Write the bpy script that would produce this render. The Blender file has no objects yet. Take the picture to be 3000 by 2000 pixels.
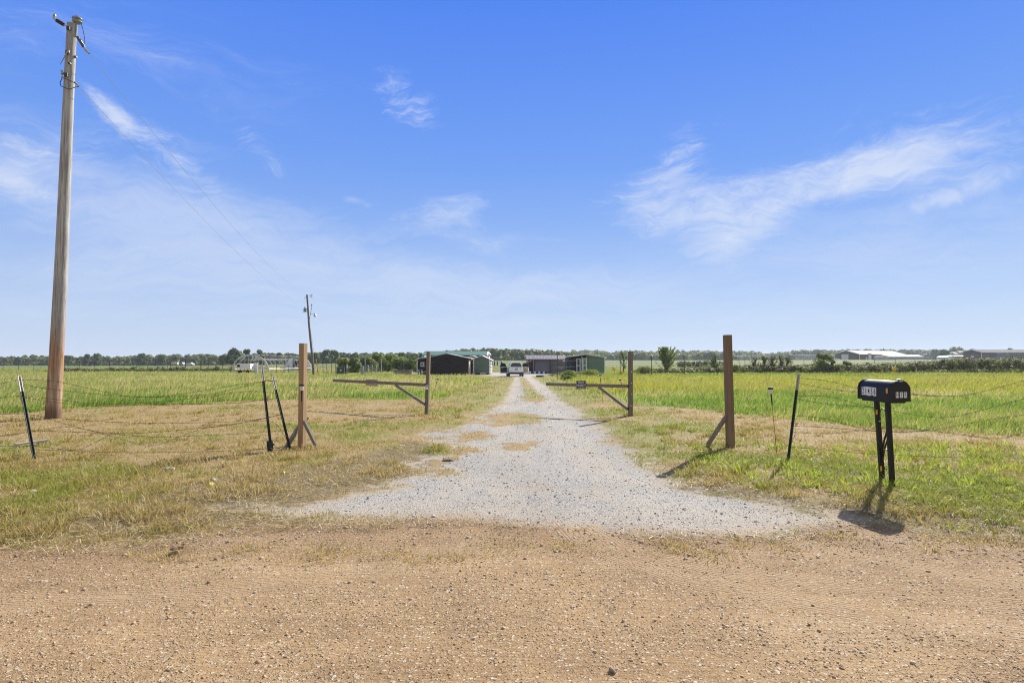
import bpy, math, random
import numpy as np
from mathutils import Vector, Matrix, Euler

random.seed(7)
rng = np.random.default_rng(11)
SC = bpy.context.scene
COL = SC.collection

# ------------------------------------------------------------------ camera model
F = 1750.0          # focal length in pixels of the 3000 px wide photograph
H = 1.6             # eye height
PITCH = math.atan(62.0 / F)
cp, sp = math.cos(PITCH), math.sin(PITCH)

def ray(px, py):
    dx, dz = (px - 1500.0) / F, -(py - 1000.0) / F
    return dx, cp - dz * sp, sp + dz * cp

def at(px, py, Y):
    """world point on the sight line of a photo pixel, Y metres ahead"""
    x, y, z = ray(px, py)
    t = Y / y
    return Vector((x * t, Y, H + z * t))

def G(px, py):
    """world point where the sight line meets the flat ground"""
    x, y, z = ray(px, py)
    t = -H / z
    return Vector((x * t, y * t, 0.0))

def sstep(a, b, v):
    t = np.clip((v - a) / (b - a), 0, 1)
    return t * t * (3 - 2 * t)

def terrain(x, y):
    x = np.asarray(x, float); y = np.asarray(y, float)
    far = sstep(95, 330, y)
    h = 2.9 * far * sstep(-190, 20, x)
    h = h + 2.3 * sstep(95, 190, y) * sstep(50, 130, x) * (1 - far)
    return h

def TZ(x, y):
    return float(terrain(x, y))

# ------------------------------------------------------------------ numpy noise
_lat = np.random.default_rng(5).random((8, 256, 256))

def vnoise(x, y, scale, seed=0):
    L = _lat[seed % 8]
    x = np.asarray(x) * scale + 17.3 * seed; y = np.asarray(y) * scale + 5.1 * seed
    xi = np.floor(x).astype(int); yi = np.floor(y).astype(int)
    fx = x - xi; fy = y - yi
    fx = fx * fx * (3 - 2 * fx); fy = fy * fy * (3 - 2 * fy)
    a = L[xi % 256, yi % 256]; b = L[(xi + 1) % 256, yi % 256]
    c = L[xi % 256, (yi + 1) % 256]; d = L[(xi + 1) % 256, (yi + 1) % 256]
    return (a * (1 - fx) + b * fx) * (1 - fy) + (c * (1 - fx) + d * fx) * fy

def fbm(x, y, scale, seed=0, octv=3):
    s = 0; a = 0.5; t = 0
    for i in range(octv):
        s = s + a * vnoise(x, y, scale * 2 ** i, seed + i); t += a; a *= 0.5
    return s / t

def sdf_poly(px, py, poly):
    """signed distance, negative inside"""
    px = np.asarray(px, float); py = np.asarray(py, float)
    out = np.full(px.shape, 1e9); inside = np.zeros(px.shape, bool)
    n = len(poly)
    for i in range(n):
        ax, ay = poly[i]; bx, by = poly[(i + 1) % n]
        ex, ey = bx - ax, by - ay
        L2 = ex * ex + ey * ey + 1e-12
        t = np.clip(((px - ax) * ex + (py - ay) * ey) / L2, 0, 1)
        d = (px - ax - t * ex) ** 2 + (py - ay - t * ey) ** 2
        out = np.minimum(out, d)
        cond = ((ay > py) != (by > py)) & (px < (bx - ax) * (py - ay) / (by - ay + 1e-12) + ax)
        inside ^= cond
    out = np.sqrt(out)
    return np.where(inside, -out, out)

S = 3000.0 / 2352.0
def gv(vx, vy):
    p = G(vx * S, vy * S)
    return (p.x, p.y)

# ------------------------------------------------------------------ ground zones (world metres)
dirt_edge = [(0, 1236), (90, 1238), (160, 1243), (270, 1232), (380, 1218), (470, 1205), (560, 1198), (640, 1190), (740, 1192), (830, 1190),
             (920, 1181), (1000, 1178), (1100, 1180), (1200, 1186), (1320, 1196), (1450, 1206), (1580, 1212), (1700, 1216),
             (1800, 1212), (1880, 1190), (1950, 1180), (2030, 1186), (2110, 1200), (2200, 1212), (2352, 1222)]
P_DIRT = [(-70, -7), (-70, 5.25)] + [gv(*p) for p in dirt_edge] + [(70, 5.6), (70, -7)]
drive_l = [(520, 1152), (640, 1152), (720, 1142), (800, 1120), (890, 1110), (945, 1082), (965, 1058), (1000, 1043), (1040, 1030), (1040, 1012),
           (1010, 1004), (1000, 990), (1050, 974), (1105, 966), (1120, 948), (1148, 926), (1163, 905), (1172, 888), (1180, 872), (1186, 862), (1189, 857)]
drive_r = [(1209, 857), (1216, 862), (1236, 874), (1262, 891), (1295, 915), (1335, 944), (1372, 968), (1405, 986), (1425, 1008), (1462, 1034),
           (1500, 1062), (1520, 1090), (1560, 1106), (1640, 1120), (1740, 1130), (1820, 1148), (1890, 1166), (1990, 1186)]
P_DRIVE = [gv(*p) for p in drive_l + drive_r] + [gv(1990, 1205), gv(1500, 1222), gv(1000, 1195), gv(700, 1192), gv(520, 1165)]
P_YARD = [(-7.5, 76), (-2.2, 72), (-0.8, 66), (1.6, 66), (4.0, 78), (5.5, 84), (5, 98), (-9, 100)]
STRIP = [gv(1192, 866), gv(1204, 866), gv(1226, 890), (gv(1248, 914)), gv(1232, 924), gv(1206, 905)]
PATCHES = [[gv(1195, 908), gv(1245, 905), gv(1255, 916), gv(1205, 920)],
           [gv(1120, 948), gv(1200, 944), gv(1255, 955), gv(1215, 970), gv(1130, 975)],
           [gv(1060, 990), gv(1110, 985), gv(1140, 998), gv(1060, 1010)],
           [gv(1155, 1012), gv(1225, 1008), gv(1220, 1026), gv(1160, 1026)],
           [gv(985, 1050), gv(1040, 1046), gv(1052, 1056), gv(985, 1066)]]
P_TALL_L = [(-75, 25)] + [tuple(G(*p)[:2]) for p in [(-300, 1217), (0, 1213), (90, 1207), (166, 1199), (340, 1190), (510, 1187), (790, 1172), (1000, 1165),
            (1150, 1171), (1290, 1168), (1330, 1148), (1390, 1126), (1440, 1112)]] + [(-2.9, 66), (-5.2, 74), (-30, 76), (-90, 95)]
P_TALL_R = [tuple(G(*p)[:2]) for p in [(1600, 1096), (1640, 1108), (1690, 1126), (1722, 1142), (1780, 1160), (1840, 1178), (1900, 1186), (2050, 1198), (2140, 1212),
            (2300, 1226), (2500, 1246), (2700, 1264), (3000, 1276), (3300, 1290)]] + [(75, 13), (95, 110), (8, 110), (4.6, 84)]
P_THATCH = [gv(*p) for p in [(180, 1190), (300, 1150), (420, 1120), (560, 1085), (700, 1070), (860, 1040), (950, 1010), (1010, 1020), (985, 1045), (940, 1085),
            (870, 1112), (780, 1125), (690, 1148), (560, 1160), (700, 1170), (640, 1188), (480, 1195), (330, 1215), (200, 1220)]]
P_THATCH_R = [gv(*p) for p in [(1560, 1100), (1700, 1120), (1850, 1145), (2000, 1150), (2352, 1180), (2352, 1215), (2150, 1195), (1960, 1172), (1850, 1160), (1700, 1132), (1560, 1115)]]

def zones(x, y):
    sd_dirt = sdf_poly(x, y, P_DIRT)
    lob = (fbm(x, y, .85, 5) - .5) * 1.7 + (fbm(x, y, 2.6, 2) - .5) * .9
    amp = sstep(.6, -.8, x) * sstep(7.0, 8.6, y) * sstep(24, 15, y) + .38 * sstep(-.5, 1.2, x) * sstep(5.4, 7.0, y) * sstep(40, 20, y) + .18
    sd_drive = np.minimum(sdf_poly(x, y, P_DRIVE) + lob * np.clip(amp, 0, 1), sdf_poly(x, y, P_YARD))
    cut = sdf_poly(x, y, STRIP)
    for p in PATCHES:
        cut = np.minimum(cut, sdf_poly(x, y, p))
    sd_tall = np.minimum(sdf_poly(x, y, P_TALL_L), sdf_poly(x, y, P_TALL_R))
    sd_th = np.minimum(sdf_poly(x, y, P_THATCH), sdf_poly(x, y, P_THATCH_R))
    return sd_dirt, sd_drive, cut, sd_tall, sd_th

# ------------------------------------------------------------------ node helpers
class NT:
    def __init__(self, tree):
        self.t = tree; self.n = tree.nodes; self.l = tree.links
    def new(self, typ, **kw):
        nd = self.n.new(typ)
        for k, v in kw.items(): setattr(nd, k, v)
        return nd
    def set(self, sock, v):
        if hasattr(v, 'is_output') or isinstance(v, bpy.types.NodeSocket): self.l.new(v, sock)
        else: sock.default_value = v
    def math(self, op, a, b=0.0, c=None, clamp=False):
        nd = self.new('ShaderNodeMath', operation=op, use_clamp=clamp)
        self.set(nd.inputs[0], a); self.set(nd.inputs[1], b)
        if c is not None: self.set(nd.inputs[2], c)
        return nd.outputs[0]
    def add(self, a, b): return self.math('ADD', a, b)
    def mul(self, a, b): return self.math('MULTIPLY', a, b)
    def smooth(self, v, a, b):
        nd = self.new('ShaderNodeMapRange', interpolation_type='SMOOTHSTEP')
        self.set(nd.inputs[0], v); nd.inputs[1].default_value = a; nd.inputs[2].default_value = b
        nd.inputs[3].default_value = 0; nd.inputs[4].default_value = 1
        return nd.outputs[0]
    def remap(self, v, a, b, c, d):
        nd = self.new('ShaderNodeMapRange'); self.set(nd.inputs[0], v)
        for i, q in enumerate((a, b, c, d)): nd.inputs[i + 1].default_value = q
        return nd.outputs[0]
    def mix(self, f, a, b, blend='MIX'):
        nd = self.new('ShaderNodeMix', data_type='RGBA', blend_type=blend)
        self.set(nd.inputs[0], f)
        for s_, v in ((nd.inputs[6], a), (nd.inputs[7], b)):
            if isinstance(v, (tuple, list)): s_.default_value = (*v[:3], 1)
            else: self.l.new(v, s_)
        return nd.outputs[2]
    def noise(self, vec, scale, detail=4, rough=0.55, dist=0.0, lac=2.0):
        nd = self.new('ShaderNodeTexNoise'); nd.inputs['Scale'].default_value = scale
        nd.inputs['Detail'].default_value = detail; nd.inputs['Roughness'].default_value = rough
        nd.inputs['Distortion'].default_value = dist
        if vec is not None: self.l.new(vec, nd.inputs['Vector'])
        return nd.outputs['Fac']
    def voro(self, vec, scale, feature='F1', rand=1.0):
        nd = self.new('ShaderNodeTexVoronoi', feature=feature); nd.inputs['Scale'].default_value = scale
        nd.inputs['Randomness'].default_value = rand
        if vec is not None: self.l.new(vec, nd.inputs['Vector'])
        return nd
    def mapping(self, vec, scale=(1, 1, 1), rot=(0, 0, 0), loc=(0, 0, 0)):
        nd = self.new('ShaderNodeMapping'); nd.inputs['Scale'].default_value = scale
        nd.inputs['Rotation'].default_value = rot; nd.inputs['Location'].default_value = loc
        self.l.new(vec, nd.inputs['Vector']); return nd.outputs[0]
    def ramp(self, f, stops, interp='LINEAR'):
        nd = self.new('ShaderNodeValToRGB'); cr = nd.color_ramp; cr.interpolation = interp
        while len(cr.elements) < len(stops): cr.elements.new(0.5)
        for e, (p, c) in zip(cr.elements, stops):
            e.position = p; e.color = (*c[:3], 1)
        self.set(nd.inputs[0], f); return nd.outputs[0]

def new_mat(name):
    m = bpy.data.materials.new(name); m.use_nodes = True
    m.node_tree.nodes.clear()
    nt = NT(m.node_tree)
    out = nt.new('ShaderNodeOutputMaterial')
    return m, nt, out

def principled(nt, out, color, rough=0.7, metal=0.0, spec=0.4, bump=None, bstr=0.3, bdist=0.01, alpha=None, trans=None):
    b = nt.new('ShaderNodeBsdfPrincipled')
    if isinstance(color, (tuple, list)): b.inputs['Base Color'].default_value = (*color[:3], 1)
    else: nt.l.new(color, b.inputs['Base Color'])
    nt.set(b.inputs['Roughness'], rough); b.inputs['Metallic'].default_value = metal
    b.inputs['Specular IOR Level'].default_value = spec
    if bump is not None:
        bp = nt.new('ShaderNodeBump'); bp.inputs['Strength'].default_value = bstr; bp.inputs['Distance'].default_value = bdist
        nt.l.new(bump, bp.inputs['Height']); nt.l.new(bp.outputs[0], b.inputs['Normal'])
    nt.l.new(b.outputs[0], out.inputs[0])
    return b

def plain(name, c1, c2=None, scale=6.0, rough=0.6, metal=0.0, spec=0.4, stretch=(1, 1, 1), bstr=0.0, detail=5, lo=0.35, hi=0.65, bdist=0.005):
    m, nt, out = new_mat(name)
    tc = nt.new('ShaderNodeTexCoord')
    v = nt.mapping(tc.outputs['Object'], scale=stretch)
    n = nt.noise(v, scale, detail, 0.6)
    if c2 is None: c2 = tuple(q * 0.8 for q in c1)
    col = nt.mix(nt.smooth(n, lo, hi), c1, c2)
    principled(nt, out, col, rough, metal, spec, n if bstr > 0 else None, bstr, bdist)
    return m

def leafy(name, stops, trans=0.4, attr='tint', rough=0.6, nscale=0.0):
    """foliage and grass: diffuse plus light passing through, coloured per leaf"""
    m, nt, out = new_mat(name)
    a = nt.new('ShaderNodeAttribute', attribute_name=attr)
    f = a.outputs['Fac']
    col = nt.ramp(f, stops)
    d = nt.new('ShaderNodeBsdfPrincipled'); nt.l.new(col, d.inputs['Base Color']); d.inputs['Roughness'].default_value = rough
    d.inputs['Specular IOR Level'].default_value = 0.25
    t = nt.new('ShaderNodeBsdfTranslucent')
    tcol = nt.mix(1.0, col, (1.0, 1.0, 0.68), 'MULTIPLY')
    nt.l.new(tcol, t.inputs[0])
    mx = nt.new('ShaderNodeMixShader'); mx.inputs[0].default_value = trans
    nt.l.new(d.outputs[0], mx.inputs[1]); nt.l.new(t.outputs[0], mx.inputs[2]); nt.l.new(mx.outputs[0], out.inputs[0])
    return m

# ------------------------------------------------------------------ object helpers
def tag(o, label=None, cat=None, group=None, kind=None):
    if label: o['label'] = label
    if cat: o['category'] = cat
    if group: o['group'] = group
    if kind: o['kind'] = kind
    return o

def thing(name, label, cat, loc=(0, 0, 0), rz=0.0, group=None):
    o = bpy.data.objects.new(name, None); COL.objects.link(o)
    o.location = loc; o.rotation_euler = (0, 0, rz); o.empty_display_size = 0.2
    return tag(o, label, cat, group)

class MB:
    """collects shapes, then links them as ONE mesh object"""
    def __init__(self): self.v = []; self.f = []
    def _add(self, vs, fs):
        b = len(self.v); self.v += [tuple(p) for p in vs]; self.f += [tuple(i + b for i in f) for f in fs]; return self
    def box(self, c, s, rot=None):
        hx, hy, hz = s[0] / 2, s[1] / 2, s[2] / 2
        vs = [Vector((x, y, z)) for x in (-hx, hx) for y in (-hy, hy) for z in (-hz, hz)]
        if rot is not None:
            R = rot if isinstance(rot, Matrix) else Euler(rot).to_matrix()
            vs = [R @ p for p in vs]
        c = Vector(c)
        return self._add([p + c for p in vs], [(0, 1, 3, 2), (4, 6, 7, 5), (0, 4, 5, 1), (2, 3, 7, 6), (0, 2, 6, 4), (1, 5, 7, 3)])
    def bar(self, a, b, w, t, up=(0, 0, 1)):
        a, b = Vector(a), Vector(b); d = (b - a); L = d.length; d.normalize()
        u = Vector(up); s = d.cross(u)
        if s.length < 1e-4: s = d.cross(Vector((0, 1, 0)))
        s.normalize(); n = s.cross(d)
        R = Matrix((s, d, n)).transposed()
        return self.box((a + b) / 2, (t, L, w), R)
    def tube(self, pts, r, n=8, cap=True):
        pts = [Vector(p) for p in pts]; m = len(pts)
        rs = r if isinstance(r, (list, tuple)) else [r] * m
        vs = []; fs = []; prev = None
        for i, p in enumerate(pts):
            d = (pts[min(i + 1, m - 1)] - pts[max(i - 1, 0)]).normalized()
            if prev is None:
                a = d.cross(Vector((0, 0, 1)))
                if a.length < 1e-3: a = d.cross(Vector((0, 1, 0)))
                a.normalize()
            else:
                a = (prev - d * prev.dot(d))
                a = a.normalized() if a.length > 1e-5 else d.orthogonal().normalized()
            prev = a; b = d.cross(a)
            for k in range(n):
                t = 2 * math.pi * k / n
                vs.append(p + (a * math.cos(t) + b * math.sin(t)) * rs[i])
        for i in range(m - 1):
            for k in range(n):
                k2 = (k + 1) % n
                fs.append((i * n + k, i * n + k2, (i + 1) * n + k2, (i + 1) * n + k))
        if cap:
            fs.append(tuple(range(n - 1, -1, -1))); fs.append(tuple((m - 1) * n + k for k in range(n)))
        return self._add(vs, fs)
    def lathe(self, c, prof, n=16, axis=(0, 0, 1)):
        c = Vector(c); q = Vector((0, 0, 1)).rotation_difference(Vector(axis))
        vs = []; fs = []
        for r, z in prof:
            for k in range(n):
                t = 2 * math.pi * k / n
                vs.append(c + q @ Vector((r * math.cos(t), r * math.sin(t), z)))
        m = len(prof)
        for i in range(m - 1):
            for k in range(n):
                k2 = (k + 1) % n
                fs.append((i * n + k, i * n + k2, (i + 1) * n + k2, (i + 1) * n + k))
        fs.append(tuple(range(n - 1, -1, -1))); fs.append(tuple((m - 1) * n + k for k in range(n)))
        return self._add(vs, fs)
    def prism(self, outline, d0, d1, axis='y'):
        """outline in the plane across the axis, extruded d0..d1"""
        def mk(u, v, d):
            return {'y': (u, d, v), 'x': (d, u, v), 'z': (u, v, d)}[axis]
        n = len(outline)
        vs = [mk(u, v, d0) for u, v in outline] + [mk(u, v, d1) for u, v in outline]
        fs = [tuple(range(n)), tuple(range(2 * n - 1, n - 1, -1))]
        fs += [(i, i + n, (i + 1) % n + n, (i + 1) % n) for i in range(n)]
        return self._add(vs, fs)
    def poly(self, vs): return self._add(vs, [tuple(range(len(vs)))])
    def loft(self, rings, cap=True):
        n = len(rings[0]); vs = [p for r in rings for p in r]; fs = []
        for i in range(len(rings) - 1):
            for k in range(n):
                k2 = (k + 1) % n
                fs.append((i * n + k, i * n + k2, (i + 1) * n + k2, (i + 1) * n + k))
        if cap:
            fs.append(tuple(range(n - 1, -1, -1))); fs.append(tuple((len(rings) - 1) * n + k for k in range(n)))
        return self._add(vs, fs)
    def build_each(self, name, mat, parent=None, **kw):
        """one object per connected piece"""
        lab = list(range(len(self.v)))
        def find(i):
            while lab[i] != i: lab[i] = lab[lab[i]]; i = lab[i]
            return i
        for f in self.f:
            for k in f[1:]: lab[find(k)] = find(f[0])
        grp = {}
        for f in self.f: grp.setdefault(find(f[0]), []).append(f)
        out = []
        for fs in grp.values():
            ids = sorted({i for f in fs for i in f}); mp = {i: n for n, i in enumerate(ids)}
            m = MB(); m.v = [self.v[i] for i in ids]; m.f = [tuple(mp[i] for i in f) for f in fs]
            out.append(m.build(name, mat, parent, **kw))
        return out
    def build(self, name, mat, parent=None, smooth=False, bevel=0.0, world=False, loc=None):
        me = bpy.data.meshes.new(name)
        off = Vector((0, 0, 0))
        if parent is not None and world: off = Vector(parent.location)
        if loc is not None: off = Vector(loc)
        me.from_pydata([tuple(Vector(p) - off) for p in self.v], [], self.f)
        me.update()
        import bmesh
        bm = bmesh.new(); bm.from_mesh(me); bmesh.ops.recalc_face_normals(bm, faces=bm.faces); bm.to_mesh(me); bm.free()
        o = bpy.data.objects.new(name, me); COL.objects.link(o)
        if mat: me.materials.append(mat)
        if parent is not None: o.parent = parent
        elif loc is not None: o.location = loc
        if smooth:
            me.polygons.foreach_set('use_smooth', [True] * len(me.polygons))
            md = o.modifiers.new('edges', 'EDGE_SPLIT'); md.split_angle = math.radians(40)
        if bevel > 0:
            md = o.modifiers.new('bevel', 'BEVEL'); md.width = bevel; md.segments = 2; md.limit_method = 'ANGLE'
        return o

def np_mesh(name, verts, faces_flat, sizes, mat, parent=None, tint=None, smooth=False):
    me = bpy.data.meshes.new(name)
    nv = len(verts); nl = len(faces_flat); nf = len(sizes)
    me.vertices.add(nv); me.vertices.foreach_set('co', np.ascontiguousarray(verts, dtype=np.float32).ravel())
    me.loops.add(nl); me.loops.foreach_set('vertex_index', np.ascontiguousarray(faces_flat, dtype=np.int32))
    me.polygons.add(nf)
    st = np.concatenate(([0], np.cumsum(sizes)[:-1])).astype(np.int32)
    me.polygons.foreach_set('loop_start', st)
    me.update(calc_edges=True); me.validate()
    if tint is not None:
        at_ = me.attributes.new('tint', 'FLOAT', 'POINT'); at_.data.foreach_set('value', np.ascontiguousarray(tint, dtype=np.float32))
    if smooth: me.polygons.foreach_set('use_smooth', np.ones(nf, bool))
    me.materials.append(mat)
    o = bpy.data.objects.new(name, me); COL.objects.link(o)
    if parent is not None: o.parent = parent
    return o

def dup(root, loc, rz=None, label=None, group=None):
    r = root.copy(); COL.objects.link(r); r.location = loc
    if rz is not None: r.rotation_euler = (0, 0, rz)
    if label: r['label'] = label
    if group: r['group'] = group
    for ch in list(root.children):
        c = ch.copy(); COL.objects.link(c); c.parent = r
        for g in list(ch.children):
            d = g.copy(); COL.objects.link(d); d.parent = c
    return r

def grass_blades(name, P, hgt, wid, az, lean, tint, mat, tipshift=-0.15, curve=1.0):
    """P base points, one bent two-segment blade each"""
    n = len(P)
    face = rng.uniform(0, 2 * math.pi, n)
    wx, wy = np.cos(face) * wid / 2, np.sin(face) * wid / 2
    lx, ly = np.cos(az) * lean * hgt, np.sin(az) * lean * hgt
    V = np.zeros((n, 5, 3), np.float32)
    V[:, 0, 0] = P[:, 0] - wx; V[:, 0, 1] = P[:, 1] - wy
    V[:, 1, 0] = P[:, 0] + wx; V[:, 1, 1] = P[:, 1] + wy
    V[:, 0, 2] = V[:, 1, 2] = P[:, 2]
    mx = P[:, 0] + lx * 0.35 * curve; my = P[:, 1] + ly * 0.35 * curve
    V[:, 2, 0] = mx + wx * .8; V[:, 2, 1] = my + wy * .8
    V[:, 3, 0] = mx - wx * .8; V[:, 3, 1] = my - wy * .8
    V[:, 2, 2] = V[:, 3, 2] = P[:, 2] + hgt * 0.55
    V[:, 4, 0] = P[:, 0] + lx; V[:, 4, 1] = P[:, 1] + ly
    V[:, 4, 2] = P[:, 2] + hgt * np.sqrt(np.clip(1 - 0.5 * np.minimum(lean, 1.3) ** 2, 0.1, 1))
    base = (np.arange(n) * 5)[:, None]
    fl = (base + np.array([0, 1, 2, 3, 3, 2, 4])[None, :]).ravel()
    sizes = np.tile([4, 3], n)
    tt = np.repeat(tint[:, None], 5, 1); tt[:, 4] += tipshift; tt[:, 2:4] += tipshift * 0.3
    return np_mesh(name, V.reshape(-1, 3), fl, sizes, mat, tint=np.clip(tt, 0, 1).ravel())

def leaf_cards(name, P, N, size, tint, mat, parent=None):
    """P centres, N preferred normals"""
    n = len(P)
    N = N / (np.linalg.norm(N, axis=1, keepdims=True) + 1e-6)
    r = rng.normal(size=(n, 3)); u = np.cross(N, r); u /= np.linalg.norm(u, axis=1, keepdims=True) + 1e-6
    v = np.cross(N, u)
    s = size[:, None]
    V = np.stack([P - u * s, P - v * s * .55 + N * s * .12, P + u * s, P + v * s * .55 + N * s * .12], 1)
    fl = np.arange(n * 4); sizes = np.full(n, 4)
    return np_mesh(name, V.reshape(-1, 3), fl, sizes, mat, parent, tint=np.repeat(tint, 4))

def blob_points(n, c, r, shell=0.55):
    d = rng.normal(size=(n, 3)); d /= np.linalg.norm(d, axis=1, keepdims=True)
    rad = shell + (1 - shell) * rng.random(n) ** 0.6
    rad = np.where(rng.random(n) < 0.25, rng.random(n), rad)
    p = d * rad[:, None]
    return np.asarray(c)[None, :] + p * np.asarray(r)[None, :], d

# ------------------------------------------------------------------ ground sheet
def axis_pts(lim_near, step0, growth, limit):
    out = [0.0]
    while out[-1] < limit:
        out.append(out[-1] + max(step0, growth * abs(out[-1])) if out[-1] >= lim_near else out[-1] + step0)
    return np.array(out)

def build_ground():
    a = axis_pts(4.0, 0.07, 0.018, 2600.0)
    xs = np.concatenate((-a[:0:-1], a))
    ys = np.concatenate((-axis_pts(2, 0.4, 0.3, 60)[:0:-1], axis_pts(9.0, 0.06, 0.014, 3200.0)))
    X, Y = np.meshgrid(xs, ys)
    nx, ny = len(xs), len(ys)
    Z = terrain(X, Y)
    x, y = X.ravel(), Y.ravel()
    sd = [np.full(x.shape, 50.0) for _ in range(5)]
    near = (np.abs(x) < 110) & (y < 125)
    for s_, v in zip(sd, zones(x[near], y[near])): s_[near] = v
    nz = (fbm(x, y, 1.3, 1) - .5) * 0.05 * np.clip(1 - y / 60, 0, 1) + (fbm(x, y, 5, 2) - .5) * 0.02 * (y < 20)
    verge = sstep(0.0, 1.2, sd[0]) * sstep(-0.3, 1.0, np.minimum(sd[1], 3))
    z = Z.ravel() + nz * 0.6 + np.where(y < 40, (verge - 1) * 0.05, 0)
    V = np.stack((x, y, z), 1)
    i = (np.arange(ny - 1)[:, None] * nx + np.arange(nx - 1)[None, :]).ravel()
    fl = np.stack((i, i + 1, i + nx + 1, i + nx), 1).ravel()
    o = np_mesh('ground', V, fl, np.full(len(i), 4), ground_mat(), smooth=True)
    gr = np.full(x.shape, .5); gr[near] = np.clip((side_green(x[near], y[near], sd[1][near]) - .20 * (sd[2][near] < .25) - .5) * 1.9 + .46, 0, 1)
    sd.append(gr)
    tk = np.full(x.shape, 9.0); nr2 = near & (y < 12); tk[nr2] = track_dist(x[nr2], y[nr2]); sd.append(tk)
    wh_ = np.full(x.shape, 9.0); wh_[near] = track_dist(x[near], y[near], WHEELS); sd.append(wh_)
    for nm, v in zip(('sd_dirt', 'sd_drive', 'sd_cut', 'sd_tall', 'sd_thatch', 'green', 'track', 'wheel'), sd):
        at_ = o.data.attributes.new(nm, 'FLOAT', 'POINT'); at_.data.foreach_set('value', v.astype(np.float32))
    o['kind'] = 'structure'
    return o

def ground_z(x, y):
    x = np.asarray(x, float); y = np.asarray(y, float)
    sdd, sdv, _, _, _ = zones(x, y)
    nz = (fbm(x, y, 1.3, 1) - .5) * 0.05 * np.clip(1 - y / 60, 0, 1) + (fbm(x, y, 5, 2) - .5) * 0.02 * (y < 20)
    verge = sstep(0.0, 1.2, sdd) * sstep(-0.3, 1.0, np.minimum(sdv, 3))
    return terrain(x, y) + nz * 0.6 + np.where(y < 40, (verge - 1) * 0.05, 0)

TRACKS = [[gv(*p) for p in t] for t in (
    [(1330, 1000), (1390, 1055), (1500, 1120), (1680, 1190), (1950, 1262), (2352, 1335), (2900, 1400)],
    [(1215, 1060), (1250, 1150), (1330, 1230), (1560, 1310), (1950, 1385), (2352, 1440), (2900, 1500)],
    [(1090, 1100), (1110, 1180), (1060, 1240), (860, 1300), (500, 1340), (0, 1365), (-400, 1390)],
    [(1290, 1120), (1330, 1185), (1420, 1245), (1640, 1290), (2000, 1340), (2600, 1400)])]
_ctr = [gv(1320, 1160), gv(1275, 1090), gv(1240, 1010), gv(1215, 945), gv(1204, 905), gv(1199, 880), gv(1197, 868)]
WHEELS = [[(px - .78, py) for px, py in _ctr], [(px + .78, py) for px, py in _ctr], [gv(700, 1170), gv(1000, 1140), gv(1180, 1060), gv(1225, 980)], [gv(1900, 1190), gv(1560, 1160), gv(1370, 1080), gv(1262, 985)]]
def track_dist(x, y, TRACKS=TRACKS):
    best = np.full(x.shape, 9.0)
    for t in TRACKS:
        for (ax, ay), (bx, by) in zip(t[:-1], t[1:]):
            ex, ey = bx - ax, by - ay; L2 = ex * ex + ey * ey
            q = np.clip(((x - ax) * ex + (y - ay) * ey) / L2, 0, 1)
            d = np.hypot(x - ax - q * ex, y - ay - q * ey) * np.sign(ex * (y - ay) - ey * (x - ax))
            best = np.minimum(best, np.abs(d))
    return best

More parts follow.
